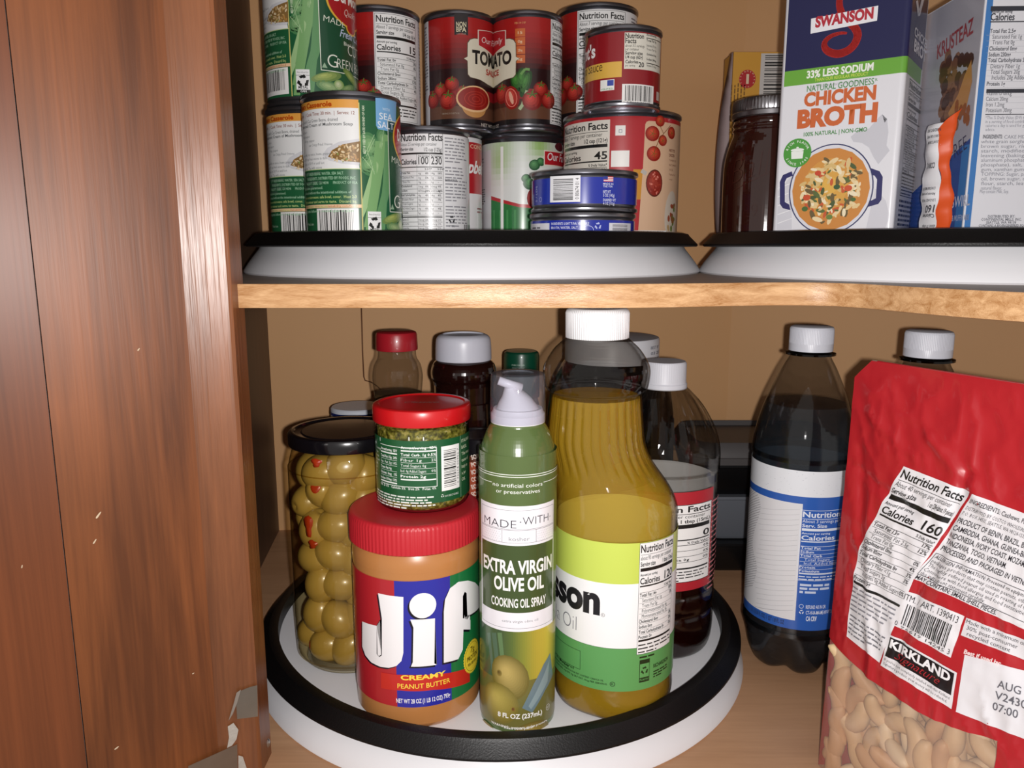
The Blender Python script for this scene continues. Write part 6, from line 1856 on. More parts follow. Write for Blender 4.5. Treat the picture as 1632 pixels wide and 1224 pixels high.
a, b = SL.P(1043, 292); A.ell(a, b, 15 * A.k, 20 * A.k, '5a2418', 2.8, 24); A.blob(a, b, 13.5 * A.k, 18 * A.k, 'b04838', '8e2c22', 3, 3)
for i in range(36):
    th = rg.uniform(0, 6.28); q = sqrt(rg.random()); A.ell(a + 12 * A.k * q * cos(th), b + 16 * A.k * q * sin(th), rg.uniform(0.0006, 0.0014), rg.uniform(0.0005, 0.001), rg.choice(('c86050', '8a2418', 'd88070', 'a03828')), 4 + 0.02 * i, 6, rg.uniform(0, 3))
A.L([(1030, 277), (1022, 272)], 6, 'b8b0a8', 2.7)
for i, t in enumerate(('PETITE', 'DICED', 'TOMATOES', 'IN TOMATO', 'JUICE', 'Perfect for', 'soups')):
    A.T(t, 1066, 242 + i * 7.5, 4.0 if i < 2 else 2.8, None, col='6a3020', bold=0.02 if i < 2 else 0)
a, b = SL.P(1066, 345); A.ell(a + 0.004, b, 0.011, 0.022, 'cfc0b0', 2.6, 20); 
for i in range(16):
    A.ell(a + rg.uniform(-0.001, 0.010), b + rg.uniform(-0.017, 0.017), 0.002, 0.003, rg.choice(('8a5a3a', '6a7a3a', 'b89868', '9a4a30')), 4 + 0.02 * i, 7, rg.uniform(0, 3))
A.barcode(SL.P(1014, 362)[0] - 0.004, b0 - 0.0005, 0.036, 0.0085, 3, 14, n=60)
A.T('FAT FREE', 936, 0, 0, None) if False else None
A.build('label', P_GLOSS, lc)

xq, yq = tang(932, 1053, 100, .0310); rq = 0.0310
zq = ZU + hl_ - 0.0038; hq = zap(38, xq, yq, rq) - zq
qc = thing('small_sauce_can', 'small dark red sauce can with a yellow band, stacked on the largest red can', 'can', (xq, yq, zq))
can_body(qc, rq, hq)
SQ = CylSurf(xq, yq, rq); A = Art(SQ, zq); r = rq; b0, b1 = zq + 0.0050, zq + hq - 0.0055
A.rect(-r * pi, b0, r * pi, b1, '8a1820', 0)
A.rect(-r * 2.2, SQ.P(985, 123)[1], SQ.P(991, 110)[0], SQ.P(985, 98)[1], 'd8ac4c', 1)
A.txt('Tomato Sauce', SQ.P(960, 115)[0], SQ.P(960, 113)[1], 0.0070, 0.042, '2a1a10', -0.005, al='r', lay=3)
A.txt("Hunt's", SQ.P(949, 94)[0], SQ.P(949, 92)[1], 0.0105, 0.034, 'f0ecec', 0.03, al='r', lay=3)
a, b = SQ.P(934, 66); A.ell(a, b, 0.006, 0.005, '6a6a48', 1.5)
a0 = SQ.P(995, 80)[0]; a1 = SQ.P(1052, 90)[0]
pt = SQ.P(992, 52)[1]; pb2 = SQ.P(992, 110)[1]
A.rect(a0, pb2, a1, pt, 'd8d4c8', 1)
am = SQ.P(1028, 80)[0]
for t, v, h, u2 in (('Nutrition', 61, 7, 1026), ('Facts', 69, 7, 1014), ('about 3.5 servings', 75, 4, 1027), ('per container', 80.5, 4, 1018), ('Serving size', 87, 4.5, 1024), ('1/4 cup (62g)', 93.5, 4.5, 1024), ('Calories', 101, 4.6, 1017), ('per serving', 106, 3, 1012)):
    A.txt(t, SQ.P(996.5, v)[0], SQ.P(996.5, v)[1], h * A.k, SQ.P(u2, v)[0] - SQ.P(996.5, v)[0], '1c1c1c', 0.02 if h > 4.2 else 0, lay=3)
A.txt('20', SQ.P(1026, 106)[0], SQ.P(1018, 107)[1], 7 * A.k, 0.0048, '1c1c1c', 0.02, al='r', lay=3)
for i, (t, v) in enumerate((('Amount/serving', 57), ('Total Fat 0g', 66), ('Saturated Fat 0g', 74), ('Trans Fat 0g', 80), ('Cholesterol 0mg', 88), ('Sodium 240mg', 96), ('Vitamin D 0mcg', 106))):
    A.txt(t, SQ.P(1030, v)[0], SQ.P(1030, v)[1], 3.2 * A.k, 0.0115, '1c1c1c', 0.02 if i in (0, 1, 4, 5) else 0, lay=3)
for v in (60, 100):
    A.rect(SQ.P(1030, v)[0], SQ.P(1030, v)[1] - 0.0006, a1 - 0.001, SQ.P(1030, v)[1], '1c1c1c', 2)
A.rect(SQ.P(957, 140)[0], SQ.P(962, 145)[1], SQ.P(979, 140)[0], SQ.P(970, 127)[1], 'e6e6e2', 1); A.rect(SQ.P(968, 132)[0], SQ.P(970, 137)[1], SQ.P(978, 132)[0], SQ.P(970, 128)[1], '3a4aa0', 2); A.txt('VERIFIED', SQ.P(958, 142)[0], SQ.P(962, 144)[1], 0.0013, 0.0105, '4a8a4a', lay=3)
A.barcode(SQ.P(991, 160)[0], SQ.P(991, 166)[1], SQ.P(1041, 150)[0] - SQ.P(991, 150)[0], SQ.P(991, 134)[1] - SQ.P(991, 166)[1], 1, 17, bg='e8e6e4', digits='0 27000 39005 4', n=56)
A.rect(SQ.P(1046, 150)[0], b0 + 0.002, SQ.P(1050, 150)[0], SQ.P(1046, 146)[1], 'c8b8b0', 1)
A.build('label', P_GLOSS, qc)

# ---- tuna cans
xt, yt_ = tang(848, 1015, 300, .0415); rtu = 0.0415
ztop = zap(269, xt, yt_, rtu); zmid = zap(338, xt, yt_, rtu)
BLU = '20309c'
for which in (0, 1):
    zb_ = ZU if which == 0 else zmid + 0.0005; hh_ = (zmid - ZU) if which == 0 else (ztop - zmid - 0.0005)
    tc_ = thing('tuna_can', 'blue tuna can, lower of the two stacked at the front' if which == 0 else 'blue tuna can with a barcode and small flag, upper of the two stacked', 'can', (xt - (0.001 if which == 0 else 0), yt_, zb_), 'blue tuna cans')
    can_body(tc_, rtu, hh_)
    ST = CylSurf(xt, yt_, rtu); A = Art(ST, zb_); r = rtu; b0, b1 = zb_ + 0.0058, zb_ + hh_ - 0.0058
    A.rect(-r * pi, b0, r * pi, b1, BLU, 0)
    if which:
        A.barcode(ST.P(877, 300)[0], ST.P(900, 322)[1], ST.P(925, 300)[0] - ST.P(877, 300)[0], ST.P(900, 280)[1] - ST.P(900, 322)[1], 1, 19, vert=True, digits='0 80674 01 4', bg='ececf0')
        a0, t0_ = ST.P(962, 281); a1, t1_ = ST.P(977, 290)
        for i in range(7):
            A.rect(a0, t1_ + (t0_ - t1_) * i / 7, a1, t1_ + (t0_ - t1_) * (i + 1) / 7, ('c83038', 'ececf0')[i % 2], 1)
        A.rect(a0, t1_ + (t0_ - t1_) * 3 / 7, a0 + (a1 - a0) * 0.42, t0_, '2a3a8c', 2)
        for t, v, h, u2 in (('MADE IN', 294.5, 3, 977), ('THE USA', 298.5, 3, 976), ('NET WT', 308, 4.5, 973), ('5 OZ (142g)', 313.5, 4.5, 979), ('DRAINED WT', 321, 4.2, 981), ('4 OZ (113g)', 326.5, 4.2, 979)):
            A.txt(t, ST.P(961, v)[0], ST.P(961, v)[1], h * A.k, ST.P(u2, v)[0] - ST.P(961, v)[0], 'd8dcf0', 0.01, lay=2)
        A.txt('S / LDS', ST.P(857, 318)[0], ST.P(857, 322)[1], 0.0028, 0.012, 'a8b0e0', rot=pi / 2)
        a_, b_ = ST.P(862, 318); A.ring(a_, b_, 0.0016, 0.0016, 0.0003, 'a8b0e0', 2)
    else:
        A.rect(ST.P(850, 350)[0] - 0.004, b0, ST.P(878, 350)[0], b1 - 0.002, 'd8d8e0', 1); A.greek(ST.P(851, 350)[0], b1 - 0.004, 0.014, 4, 0.0028, '60606a', 2)
        for i, t in enumerate(('INGREDIENTS: LIGHT TUNA, VEGETABLE', 'BROTH, WATER, SALT.', 'CONTAINS: FISH (TUNA)')):
            A.txt(t, ST.P(881, 350)[0], b1 - 0.0035 - i * 0.0030, 0.0019, (0.030, 0.022, 0.018)[i], 'd8dcf0', 0.01, lay=2)
        A.barcode(ST.P(973, 350)[0], b0, ST.P(1007, 350)[0] - ST.P(973, 350)[0], b1 - b0 - 0.002, 1, 21, vert=True, bg='d8d8e0', n=24)
        a_, b_ = ST.P(939, 364); A.ring(a_, b_ - 0.001, 0.0042, 0.0030, 0.0004, 'b8c0e8', 2); A.recycle(*ST.P(955, 360), 0.0026, 'b8c0e8')
    A.build('label', print_mat('label_metallic', 0.22, 0.5), tc_)

# ---- chicken broth carton
cm_ = Vector((0.2740, 0.5650)); cdir = Vector((0.8, -0.6)); csd = Vector((0.6, 0.8)); CWd = 0.087; CDp = 0.063; CH = 0.190
cl_ = cm_ - cdir * CWd
bc = thing('broth_carton', 'tall chicken broth carton, navy over white with a soup pot picture', 'carton', (cl_.x, cl_.y, ZU))
def corner_poly(n=5, rad=0.0035):
    pts = []
    c4 = [(rad, rad, pi, 1.5 * pi), (CWd - rad, rad, 1.5 * pi, 2 * pi), (CWd - rad, CDp - rad, 0, pi / 2), (rad, CDp - rad, pi / 2, pi)]
    for cx, cy, t0, t1 in c4:
        for i in range(n + 1):
            t = t0 + (t1 - t0) * i / n
            X, Y = cx + rad * cos(t), cy + rad * sin(t)
            pts.append((cdir.x * X + csd.x * Y, cdir.y * X + csd.y * Y))
    return pts
co = prism('carton', corner_poly(), 0, CH, mat('carton_white', 'dcdce2', 0.4), bc); sharp(co.data, 50)
class CartonSurf:
    """front face, rounded corner and side face of the carton as one strip; a = 0 at the left edge of the front"""
    da = 0.0012; db = None; scale = 0.575 / FPX; rad = 0.0035
    def xy(s, a, off):
        R_ = s.rad; f1 = CWd - R_; arc = R_ * pi / 2
        if a <= f1:
            X, Y, nx, ny = a, 0, 0, -1
        elif a <= f1 + arc:
            t = (a - f1) / R_; X, Y, nx, ny = f1 + R_ * sin(t), R_ - R_ * cos(t), sin(t), -cos(t)
        else:
            X, Y, nx, ny = CWd, R_ + a - f1 - arc, 1, 0
        return X + nx * off, Y + ny * off, nx, ny
    def S(s, a, b, off):
        X, Y, _, _ = s.xy(a, off); p = cdir * X + csd * Y
        return Vector((p.x, p.y, b))
    def N(s, a, b):
        _, _, nx, ny = s.xy(a, 0); p = cdir * nx + csd * ny
        return Vector((p.x, p.y, 0))
    def P(s, u, v, side=False):
        pl = PlaneSurf((cl_.x, cl_.y, 0), cdir) if not side else PlaneSurf((cm_.x, cm_.y, 0), csd)
        a, b = pl.P(u, v)
        if side:
            a = CWd - s.rad + s.rad * pi / 2 - s.rad + a
        return a, b
cs = CartonSurf(); A = Art(cs, ZU)
PS = lambda u, v: cs.P(u, v, True)
aend = CWd + CDp - 0.008
NV = '16184a'
yg1 = cs.P(1345, 102)[1]; yg0_ = cs.P(1345, 127)[1]
A.rect(0.003, ZU + 0.0005, aend, ZU + CH - 0.0005, 'e2e2e8', 0)
A.rect(0.003, yg1, aend, ZU + CH - 0.0005, NV, 1)
A.rect(0.003, yg0_, aend - 0.003, yg1, '6aa83a', 2)
# brand bar and ribbon
k = A.k
def Qc(pts, c, l):
    A.poly([cs.P(u, v) for u, v in pts], c, l)
def stroke(pts, ws, c, l):
    for i in range(len(pts) - 1):
        (x0, y0), (x1, y1) = [cs.P(*q) for q in pts[i:i + 2]]
        d = hypot(x1 - x0, y1 - y0) or 1; nx, ny = -(y1 - y0) / d, (x1 - x0) / d
        w0, w1 = ws[i] * k / 2, ws[i + 1] * k / 2
        A.ell(x0, y0, w0, w0, c, l, 12)
        A.poly([(x0 + nx * w0, y0 + ny * w0), (x0 - nx * w0, y0 - ny * w0), (x1 - nx * w1, y1 - ny * w1), (x1 + nx * w1, y1 + ny * w1)], c, l)
rib = smooth_prof([(1339, -8), (1338, 8), (1342, 22), (1352, 34), (1363, 45), (1367, 57), (1361, 72), (1349, 82), (1334, 86), (1320, 82), (1314, 74), (1316, 65), (1326, 57), (1340, 53), (1350, 53)], 4)
stroke(rib, [9 - 7 * max(0, (i / len(rib) - 0.55) / 0.45) + 3 * sin(i / len(rib) * 3) for i in range(len(rib))], 'cc2c28', 3)
Qc([(1293, 30), (1400, 9), (1398, 33), (1292, 54)], 'ecebf0', 4)
a_, b_ = cs.P(1299, 47.5); a2, b2 = cs.P(1392, 28.5)
A.txt('SWANSON', a_, (b_ + b2) / 2 + 0.0003, 0.0078, a2 - a_, 'b42838', 0.05, lay=5, res=4)
a_, b_ = cs.P(1286, 120); a2, _ = cs.P(1393, 100)
A.txt('33% LESS SODIUM', a_, yg0_ + (yg1 - yg0_) * 0.36, 0.0054, a2 - a_, 'f4f6ee', 0.035, lay=4)
A.txt('THAN OUR REGULAR PRODUCT', a_ + 0.006, yg0_ + (yg1 - yg0_) * 0.10, 0.0022, (a2 - a_) * 0.8, 'c8dc5c', 0.02, lay=4)
A.txt('SEE NUTRITION INFORMATION FOR SODIUM CONTENT', a_ + 0.004, yg0_ - 0.0034, 0.0017, (a2 - a_) * 0.85, 'a8a8ae', 0, lay=4)
a0_, _ = cs.P(1286, 148); a1_, _ = cs.P(1399, 131); yy = cs.P(1345, 140)[1]
A.txt('NATURAL GOODNESS', a0_, yy, 0.0044, cs.P(1393, 135)[0] - a0_, '4a8a4a', 0.01, lay=4)
A.txt('R', cs.P(1395, 132)[0], yy + 0.002, 0.002, None, '4a8a4a', lay=4)
yy = cs.P(1337, 165)[1]; A.txt('CHICKEN', cs.P(1281, 172)[0], yy, 0.0102, cs.P(1396, 155)[0] - cs.P(1281, 172)[0], 'cc6634', 0.05, lay=4, res=4)
yy = cs.P(1335, 200)[1]; A.txt('BROTH', cs.P(1270, 206)[0], yy, 0.0138, cs.P(1398, 190)[0] - cs.P(1270, 206)[0], 'cc6634', 0.06, lay=4, res=4)
yy = cs.P(1333, 213.5)[1]; A.txt('100% NATURAL | NON-GMO', cs.P(1281, 216)[0], yy, 0.0030, cs.P(1382, 208)[0] - cs.P(1281, 216)[0], '4a8a4a', 0.02, lay=4)
# grey stylised hen behind
HEN = 'cacad2'
Qc([(1385, 205), (1400, 188), (1406, 182), (1410, 196), (1414, 190), (1416, 210), (1413, 232), (1418, 240), (1408, 252), (1400, 262), (1392, 250), (1385, 235), (1374, 228), (1360, 226), (1356, 218), (1368, 208)], HEN, 2.6)
Qc([(1240, 305), (1262, 280), (1262, 365), (1238, 366)], 'd2d2da', 2.6); Qc([(1395, 300), (1412, 320), (1418, 345), (1410, 366), (1380, 366)], 'd0d0d8', 2.6)
for i in range(5):
    stroke([(1240, 300 + i * 14), (1262, 292 + i * 14)], [1.5, 0.8], 'f0f0f4', 2.9)
# pot of soup
ca_, cb_ = cs.P(1323, 302)
ru, rv = (cs.P(1392, 295)[0] - cs.P(1257, 305)[0]) / 2, (cs.P(1325, 228)[1] - cs.P(1318, 372)[1]) / 2
Qc([(1262, 273), (1248, 279), (1243, 290), (1243, 325), (1248, 332), (1260, 335), (1258, 326), (1251, 322), (1251, 290), (1254, 284), (1264, 280)], '2a2a62', 3)
Qc([(1388, 268), (1402, 273), (1407, 282), (1405, 318), (1400, 325), (1383, 330), (1384, 322), (1396, 316), (1398, 286), (1394, 280), (1387, 278)], '2a2a62', 3)
A.ell(ca_, cb_, ru, rv, '2a3060', 3.3, 48); A.ell(ca_, cb_, ru * 0.97, rv * 0.975, 'dcdce4', 3.6, 48); A.blob(ca_, cb_, ru * 0.92, rv * 0.91, 'e0b050', 'cc8840', 3.9, 4, 0, 0, 0.1)
rg = random.Random(12)
for i in range(170):
    th = rg.uniform(0, 6.28); q = sqrt(rg.random()) * 0.72
    X, Y = ca_ + ru * q * cos(th) + 0.001, cb_ + rv * q * sin(th) - 0.001
    w = rg.uniform(0.0011, 0.0030)
    A.ell(X, Y, w * 1.4, w * 0.6, rg.choice(('ecd8ac', 'e4c890', 'f0e2c0', 'd8b878', 'e8d0a0', '5a6a38', '6a5a38', 'c85a30', 'dcc088', '4a5a34')), 5 + 0.012 * i, 9, rg.uniform(0, 3))
for (u, v, R_, c) in ((1304, 276, 5, 'c8482c'), (1286, 315, 6, 'c8502c'), (1352, 300, 6, 'cc5430'), (1283, 333, 5, '4a6a34'), (1334, 298, 5, '3c5a38'), (1360, 318, 4, '4a6a34'), (1322, 346, 5, '6a8240')):
    A.E(u, v, R_, R_ * 0.8, c, 7.4)
sa, sb2 = cs.P(1271, 244)
A.ell(sa, sb2, 0.0104, 0.0106, '4c9a3c', 7.6, 32)
A.poly([(sa - 0.0042, sb2 - 0.0042), (sa + 0.0042, sb2 - 0.0042), (sa + 0.0046, sb2 + 0.0012), (sa - 0.0046, sb2 + 0.0012)], 'eef2ec', 8); A.ell(sa, sb2 + 0.0022, 0.0050, 0.0012, 'eef2ec', 8, 16); A.ell(sa, sb2 + 0.0038, 0.0010, 0.0008, 'eef2ec', 8, 8)
for s_, base_, sg in (('RICH FLAVOR', 0, 1), ('SINCE 1945', pi, -1)):
    n_ = len(s_)
    for i, ch in enumerate(s_):
        if ch == ' ':
            continue
        off = (i - (n_ - 1) / 2) * 0.235
        th = off if sg > 0 else pi - off
        R_ = 0.0074 if sg > 0 else 0.0092
        A.txt(ch, sa + R_ * sin(th), sb2 + R_ * cos(th), 0.0018, None, 'f0f4ec', 0.01, al='c', rot=-th if sg > 0 else pi - th, lay=8)
# side face
a0 = PS(1450, 150)[0]
A.txt('CHICKEN', PS(1456, 60)[0] , PS(1462, 63)[1], 0.0062, PS(1480, 62)[0] - PS(1456, 60)[0], 'e8e8ee', 0.03, lay=4); A.txt('BROTH', PS(1455, 84)[0], PS(1462, 88)[1], 0.0085, PS(1480, 88)[0] - PS(1455, 84)[0], 'e8e8ee', 0.04, lay=4)
for pts_ in ([(1459, 2), (1462, 27), (1465, 20), (1462, 0)], [(1465, 26), (1472, 0), (1469, -6), (1462, 24)]):
    A.poly([PS(*q) for q in pts_], 'd8dce8', 4)
fa = PS(1443, 200)[0]; fe = PS(1474, 200)[0]
A.facts(fa, PS(1460, 134)[1], fe - fa, PS(1460, 134)[1] - PS(1450, 316)[1], [(1, 0, 'Total Fat 0g', '0%'), (0, 1, 'Saturated Fat 0g', '0%'), (0, 1, 'Trans Fat 0g', ''), (1, 0, 'Cholesterol 0mg', '0%'), (1, 0, 'Sodium 570mg', '25%'), (1, 0, 'Total Carbohydrate 1g', '0%'), (0, 1, 'Dietary Fiber 0g', '0%'), (0, 1, 'Total Sugars 1g', ''), (0, 2, 'Includes 0g Added Sugars', '0%'), (1, 0, 'Protein 1g', '')], serv='about 4 servings per container', size='Serving size', sizeval='1 cup (240mL)', cal='15', foot=6, lay=2, bg=None, barw=0.6)
A.greek(fa, PS(1450, 320)[1], (fe - fa) * 0.9, 9, 0.0034, '4a4a52', 2, 7)
A.build('print', P_GLOSS, bc)

# ---- cake mix box
mx0 = Vector((0.3098, 0.540)); ang = -0.035
md = Vector((cos(ang), sin(ang))); ms = Vector((-sin(ang), cos(ang))); MWd, MDp, MH = 0.14, 0.080, 0.172
mb = thing('cake_mix_box', 'blue edged cake mix box with its nutrition side facing, right of the broth carton', 'box', (mx0.x, mx0.y, ZU))
q = [(0, 0), (MWd, 0), (MWd, MDp), (0, MDp)]
prism('box', [(md.x * a + ms.x * b, md.y * a + ms.y * b) for a, b in q], 0, MH, mat('box_white', 'dadae0', 0.45), mb)
pf = PlaneSurf((mx0.x, mx0.y, 0), md)
class Loc:
    def __init__(s, p, o): s.p = p; s.o = o; s.scale = p.scale; s.da = s.db = None
    def S(s, a, b, off):
        v = s.p.d * a + s.p.n * off + s.o; return Vector((v.x, v.y, b))
    def N(s, a, b): return s.p.n
    def P(s, u, v): return s.p.P(u, v)
A = Art(Loc(pf, Vector((0, 0, 0))), ZU); k = A.k
zt0 = ZU + 0.0008; zt1 = ZU + MH - 0.0008
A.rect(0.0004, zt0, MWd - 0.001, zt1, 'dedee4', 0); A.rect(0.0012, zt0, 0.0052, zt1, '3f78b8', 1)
def bar(u0, v, h, c='33343c'):
    a, b = pf.P(u0, v); A.rect(a, b - h * k, MWd - 0.003, b, c, 2)
bar(1579, 10, 6); bar(1578, 34, 1.5); bar(1572, 142, 5); bar(1570, 182, 1.0)
A.T('Amount per serving', 1579, 21, 4, 1613, col='33343c', bold=0.02); A.T('Calories', 1578, 33, 9, 1616, col='33343c', bold=0.02)
a_, b_ = pf.P(1578, 33); A.txt('160', a_ + 0.055, b_, 0.0055, None, '33343c', 0.03)
for t, v, u0, bo in (('Total Fat 2.5g', 53, 1577, 1), ('Saturated Fat 1g', 62, 1581, 0), ('Trans Fat 0g', 71, 1581, 0), ('Cholesterol 0mg', 81, 1576, 1), ('Sodium 230mg', 90.5, 1575, 1), ('Total Carbohydrate 36g', 99.5, 1574, 1), ('Dietary Fiber 1g', 109, 1578, 0), ('Total Sugars 20g', 118, 1578, 0), ('Includes 20g Added Sugars', 127, 1580, 0), ('Protein 1g', 137, 1572, 1), ('Vitamin D 0mcg', 152, 1571, 0), ('Calcium 20mg', 161, 1571, 0), ('Iron 1.2mg', 170, 1571, 0), ('Potassium 30mg', 179, 1571, 0)):
    a_, b_ = pf.P(u0, v); A.txt(t, a_, b_, 5.2 * k, len(t) * 2.35 * k, '55565e', 0.02 * bo, lay=3)
    A.rect(pf.P(1572, v)[0], b_ - 2.6 * k, MWd - 0.003, b_ - 2.3 * k, 'a8a9b0', 2)
for i, t in enumerate(('*The % Daily Value (DV) tells you how much a nutrient', 'in a serving of food contributes to a daily diet. 2,000', 'calories a day is used for general nutrition', 'advice.')):
    A.T(t, 1570, 190 + i * 6.3, 4, None, col='8a8b94', sx=0.8)
A.T('INGREDIENTS:', 1566, 221, 5, 1597, col='55565e', bold=0.02)
ww = ('CAKE MIX: Sugar, whole grain', 'white grain sorghum flour, white', 'brown sugar, rice flour, corn', 'starch, modified oil, palm oil,', 'leavening (baking soda, sodium', 'aluminum phosphate, monocalcium', 'phosphate), salt, natural flavor,', 'gum, xanthan gum, natural flavor.', 'TOPPING: Sugar, palm and soybean', 'oil, brown sugar, cinnamon, corn', 'flour, starch, leavening, sweet', 'natural flavor.')
for i, t in enumerate(ww):
    a_, b_ = pf.P(1563 if i else 1600, 221 + i * 7.4); A.txt(t, a_, b_, 4.4 * k, 0.052 if i not in (0, 11) else (0.040 if i == 0 else 0.014), '8a8b94', 0, lay=3)
A.T('May contain Milk, Soy.', 1561, 308, 4.6, 1607, col='8a8b94')
for i, (t, u0, u1) in enumerate((('DISTRIBUTED BY:', 1574, 1617), ('CONTINENTAL MILLS, INC.', 1563, 1628), ('SEATTLE, WA 98138', 1571, 1620), ('CONTAINS A BIOENGINEERED FOOD', 1559, 1640))):
    a_, b_ = pf.P(u0, 347 + i * 4.9); A.txt(t, a_, b_, 3.6 * k, pf.P(u1, 347)[0] - a_, '6a6b74', 0.02, lay=3)
A.build('print', P_MATT, mb, 'white nutrition side with blue edge')
pl = PlaneSurf((mx0.x + ms.x * MDp, mx0.y + ms.y * MDp, 0), -ms)
A = Art(Loc(pl, Vector((ms.x * MDp, ms.y * MDp, 0))), ZU); k = A.k * 1.1
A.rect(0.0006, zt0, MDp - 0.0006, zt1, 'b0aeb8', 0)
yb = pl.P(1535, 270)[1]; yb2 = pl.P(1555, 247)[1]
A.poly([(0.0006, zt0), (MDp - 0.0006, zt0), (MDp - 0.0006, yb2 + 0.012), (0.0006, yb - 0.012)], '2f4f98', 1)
A.rect(MDp - 0.010, zt0, MDp - 0.0006, yb2 + 0.008, '3a7cc0', 1.3)
a_, b_ = pl.P(1494, 95); a2, b2 = pl.P(1552, 42); rt_ = atan2(b2 - b_, a2 - a_)
A.txt('KRUSTEAZ', a_, b_, 0.0105, hypot(a2 - a_, b2 - b_), '9a3a40', 0.02, rot=rt_ * 0.6, lay=4)
cb0 = pl.P(1522, 130)
for i in range(90):
    u = rg.uniform(1500, 1548); v = rg.uniform(85, 190)
    if abs((u - 1500) - (190 - v) * 0.30) > 26:
        continue
    a, b = pl.P(u, v); A.ell(a, b, 0.0045, 0.005, rg.choice(('6a4434', '5a3a2e', '7a5240', '4e3228', '8a6248')), 2 + 0.01 * i, 9)
A.Q([(1549, 95), (1550, 130), (1540, 175), (1520, 190), (1516, 205), (1512, 180), (1528, 150), (1538, 120)], 'c08a50', 3.2)
for i in range(12):
    a, b = pl.P(rg.uniform(1525, 1545), rg.uniform(150, 200)); A.ell(a, b, 0.0025, 0.004, '9a5a30', 3.5 + 0.01 * i, 7)
a_, b_ = pl.P(1515, 262); A.txt('FREE', a_, b_ + 0.002, 0.0095, pl.P(1543, 240)[0] - a_, '3a3458', -0.01, rot=0.32, lay=4)
a_, b_ = pl.P(1507, 333); A.txt('N SWIRL', a_ , b_, 0.0075, pl.P(1546, 328)[0] - a_, 'd8dcec', 0.01, rot=0.03, lay=4)
a_, b_ = pl.P(1506, 351); A.txt('CAKE & MUFFIN MIX', a_, b_ - 0.001, 0.0040, pl.P(1545, 349)[0] - a_, 'c0c8e0', 0.01, lay=4)
A.build('print', P_GLOSS, mb, 'picture side with blue foot')

# ---- small crumpled orange and white sachet between carton and box
pk = Vector((0.2905, 0.560)); pd = Vector((0.35, -0.94)).normalized()
class Sach:
    da = 0.002; db = 0.0025; scale = 0.56 / FPX
    def S(s, a, b, off):
        n = Vector((pd.y, -pd.x)); h = b - ZU
        w = 0.0042 * sin(pi * min(1, max(0, a / 0.034))) + 0.0008 * sin(h * 190 + a * 120) + 0.0007 * sin(h * 420 - a * 90)
        p = pd * a * 0.80 * (0.82 + 0.1 * sin(h * 75)) + n * (w + off); return Vector((p.x, p.y, b))
    def N(s, a, b):
        e = 5e-4; return (s.S(a + e, b, 0) - s.S(a - e, b, 0)).cross(s.S(a, b + e, 0) - s.S(a, b - e, 0)).normalized()
    def P(s, u, v): return PlaneSurf((pk.x, pk.y, 0), pd).P(u, v)
sh_ = Sach()
sp2 = thing('snack_sachet', 'crumpled white sachet with an orange lining wedged between carton and box', 'sachet', (pk.x, pk.y, ZU))
A = Art(sh_, ZU)
HS = 0.089
A.rect(0.0, ZU + 0.001, 0.0255, ZU + HS - 0.006, 'e2e2e6', 0)
A.poly([(0.0225, ZU + 0.001), (0.036, ZU + 0.001), (0.036, ZU + 0.080), (0.037, ZU + HS + 0.002), (0.029, ZU + HS - 0.003), (0.018, ZU + HS - 0.010), (0.023, ZU + HS - 0.020), (0.0265, ZU + 0.05), (0.023, ZU + 0.025)], 'd8521c', 1)
for i, (t, zz, h, w) in enumerate((('INGREDIENTS: RICE', 0.078, 0.002, 0.018), ('CORN SUGAR WHEY', 0.074, 0.002, 0.019), ("DON'T CONSUME", 0.070, 0.002, 0.016), ('CORN Q', 0.0535, 0.0038, 0.017), ('160', 0.0235, 0.0052, 0.013), ('Calories', 0.0200, 0.0026, 0.016), ('Amount per serving', 0.0350, 0.0020, 0.018), ('CONTAINS MILK SOY', 0.0390, 0.0020, 0.019), ('2.5% DAILY VALUE', 0.0310, 0.0018, 0.018), ('about 10 chips', 0.0130, 0.0022, 0.016), ('3 servings', 0.0090, 0.0024, 0.016), ('Nutrition', 0.0035, 0.0036, 0.017))):
    A.txt(t, 0.0215, ZU + zz + h, h, w, '3a3a42', 0.02, rot=pi, lay=2)
A.build('print', P_MATT, sp2)

# ---- dark chocolate coloured mason jar
xm, ym_ = 0.2300, 0.715; rm = 0.0385
mj = thing('mason_jar', 'dark brown filled mason jar with silver ring lid beside the broth carton', 'jar', (xm, ym_, ZU))
zl1 = at_y(1210, 150, ym_ - rm * 0.8)[2] - ZU; zl0 = at_y(1210, 180, ym_ - rm * 0.8)[2] - ZU
CHOC = mat('dark_brown_syrup', '321510', 0.06, coat=1.0, spec=0.6, bump=0.12, bscale=60)
prof = smooth_prof([(0.030, 0.0004), (0.0355, 0.003), (0.0378, 0.010), (0.0382, 0.018), (0.0385, zl0 * 0.5), (0.0378, zl0 * 0.66), (0.0350, zl0 * 0.78), (0.0318, zl0 * 0.86), (0.0312, zl0 * 0.89), (0.0322, zl0 * 0.905), (0.0312, zl0 * 0.93), (0.0322, zl0 * 0.95), (0.0305, zl0), (0.0305, zl0 + 0.01)], 4)
lathe('jar', prof, CHOC, mj, auto=None)
RING = mat('zinc_ring', '9a989c', 0.28, metal=0.95)
lathe('ring', [(0.0320, zl0 - 0.001), (0.0334, zl0), (0.0334, zl0 + 0.0035), (0.0326, zl0 + 0.0045), (0.0330, zl0 + 0.006), (0.0330, zl1 - 0.004), (0.0325, zl1 - 0.001), (0.0315, zl1), (0.027, zl1), (0.0265, zl1 - 0.001)], RING, mj, seg=240, mod=lambda t, r, h: r + 0.00018 * cos(70 * t) if h > zl0 + 0.0055 and r > 0.032 else r, cap=False)
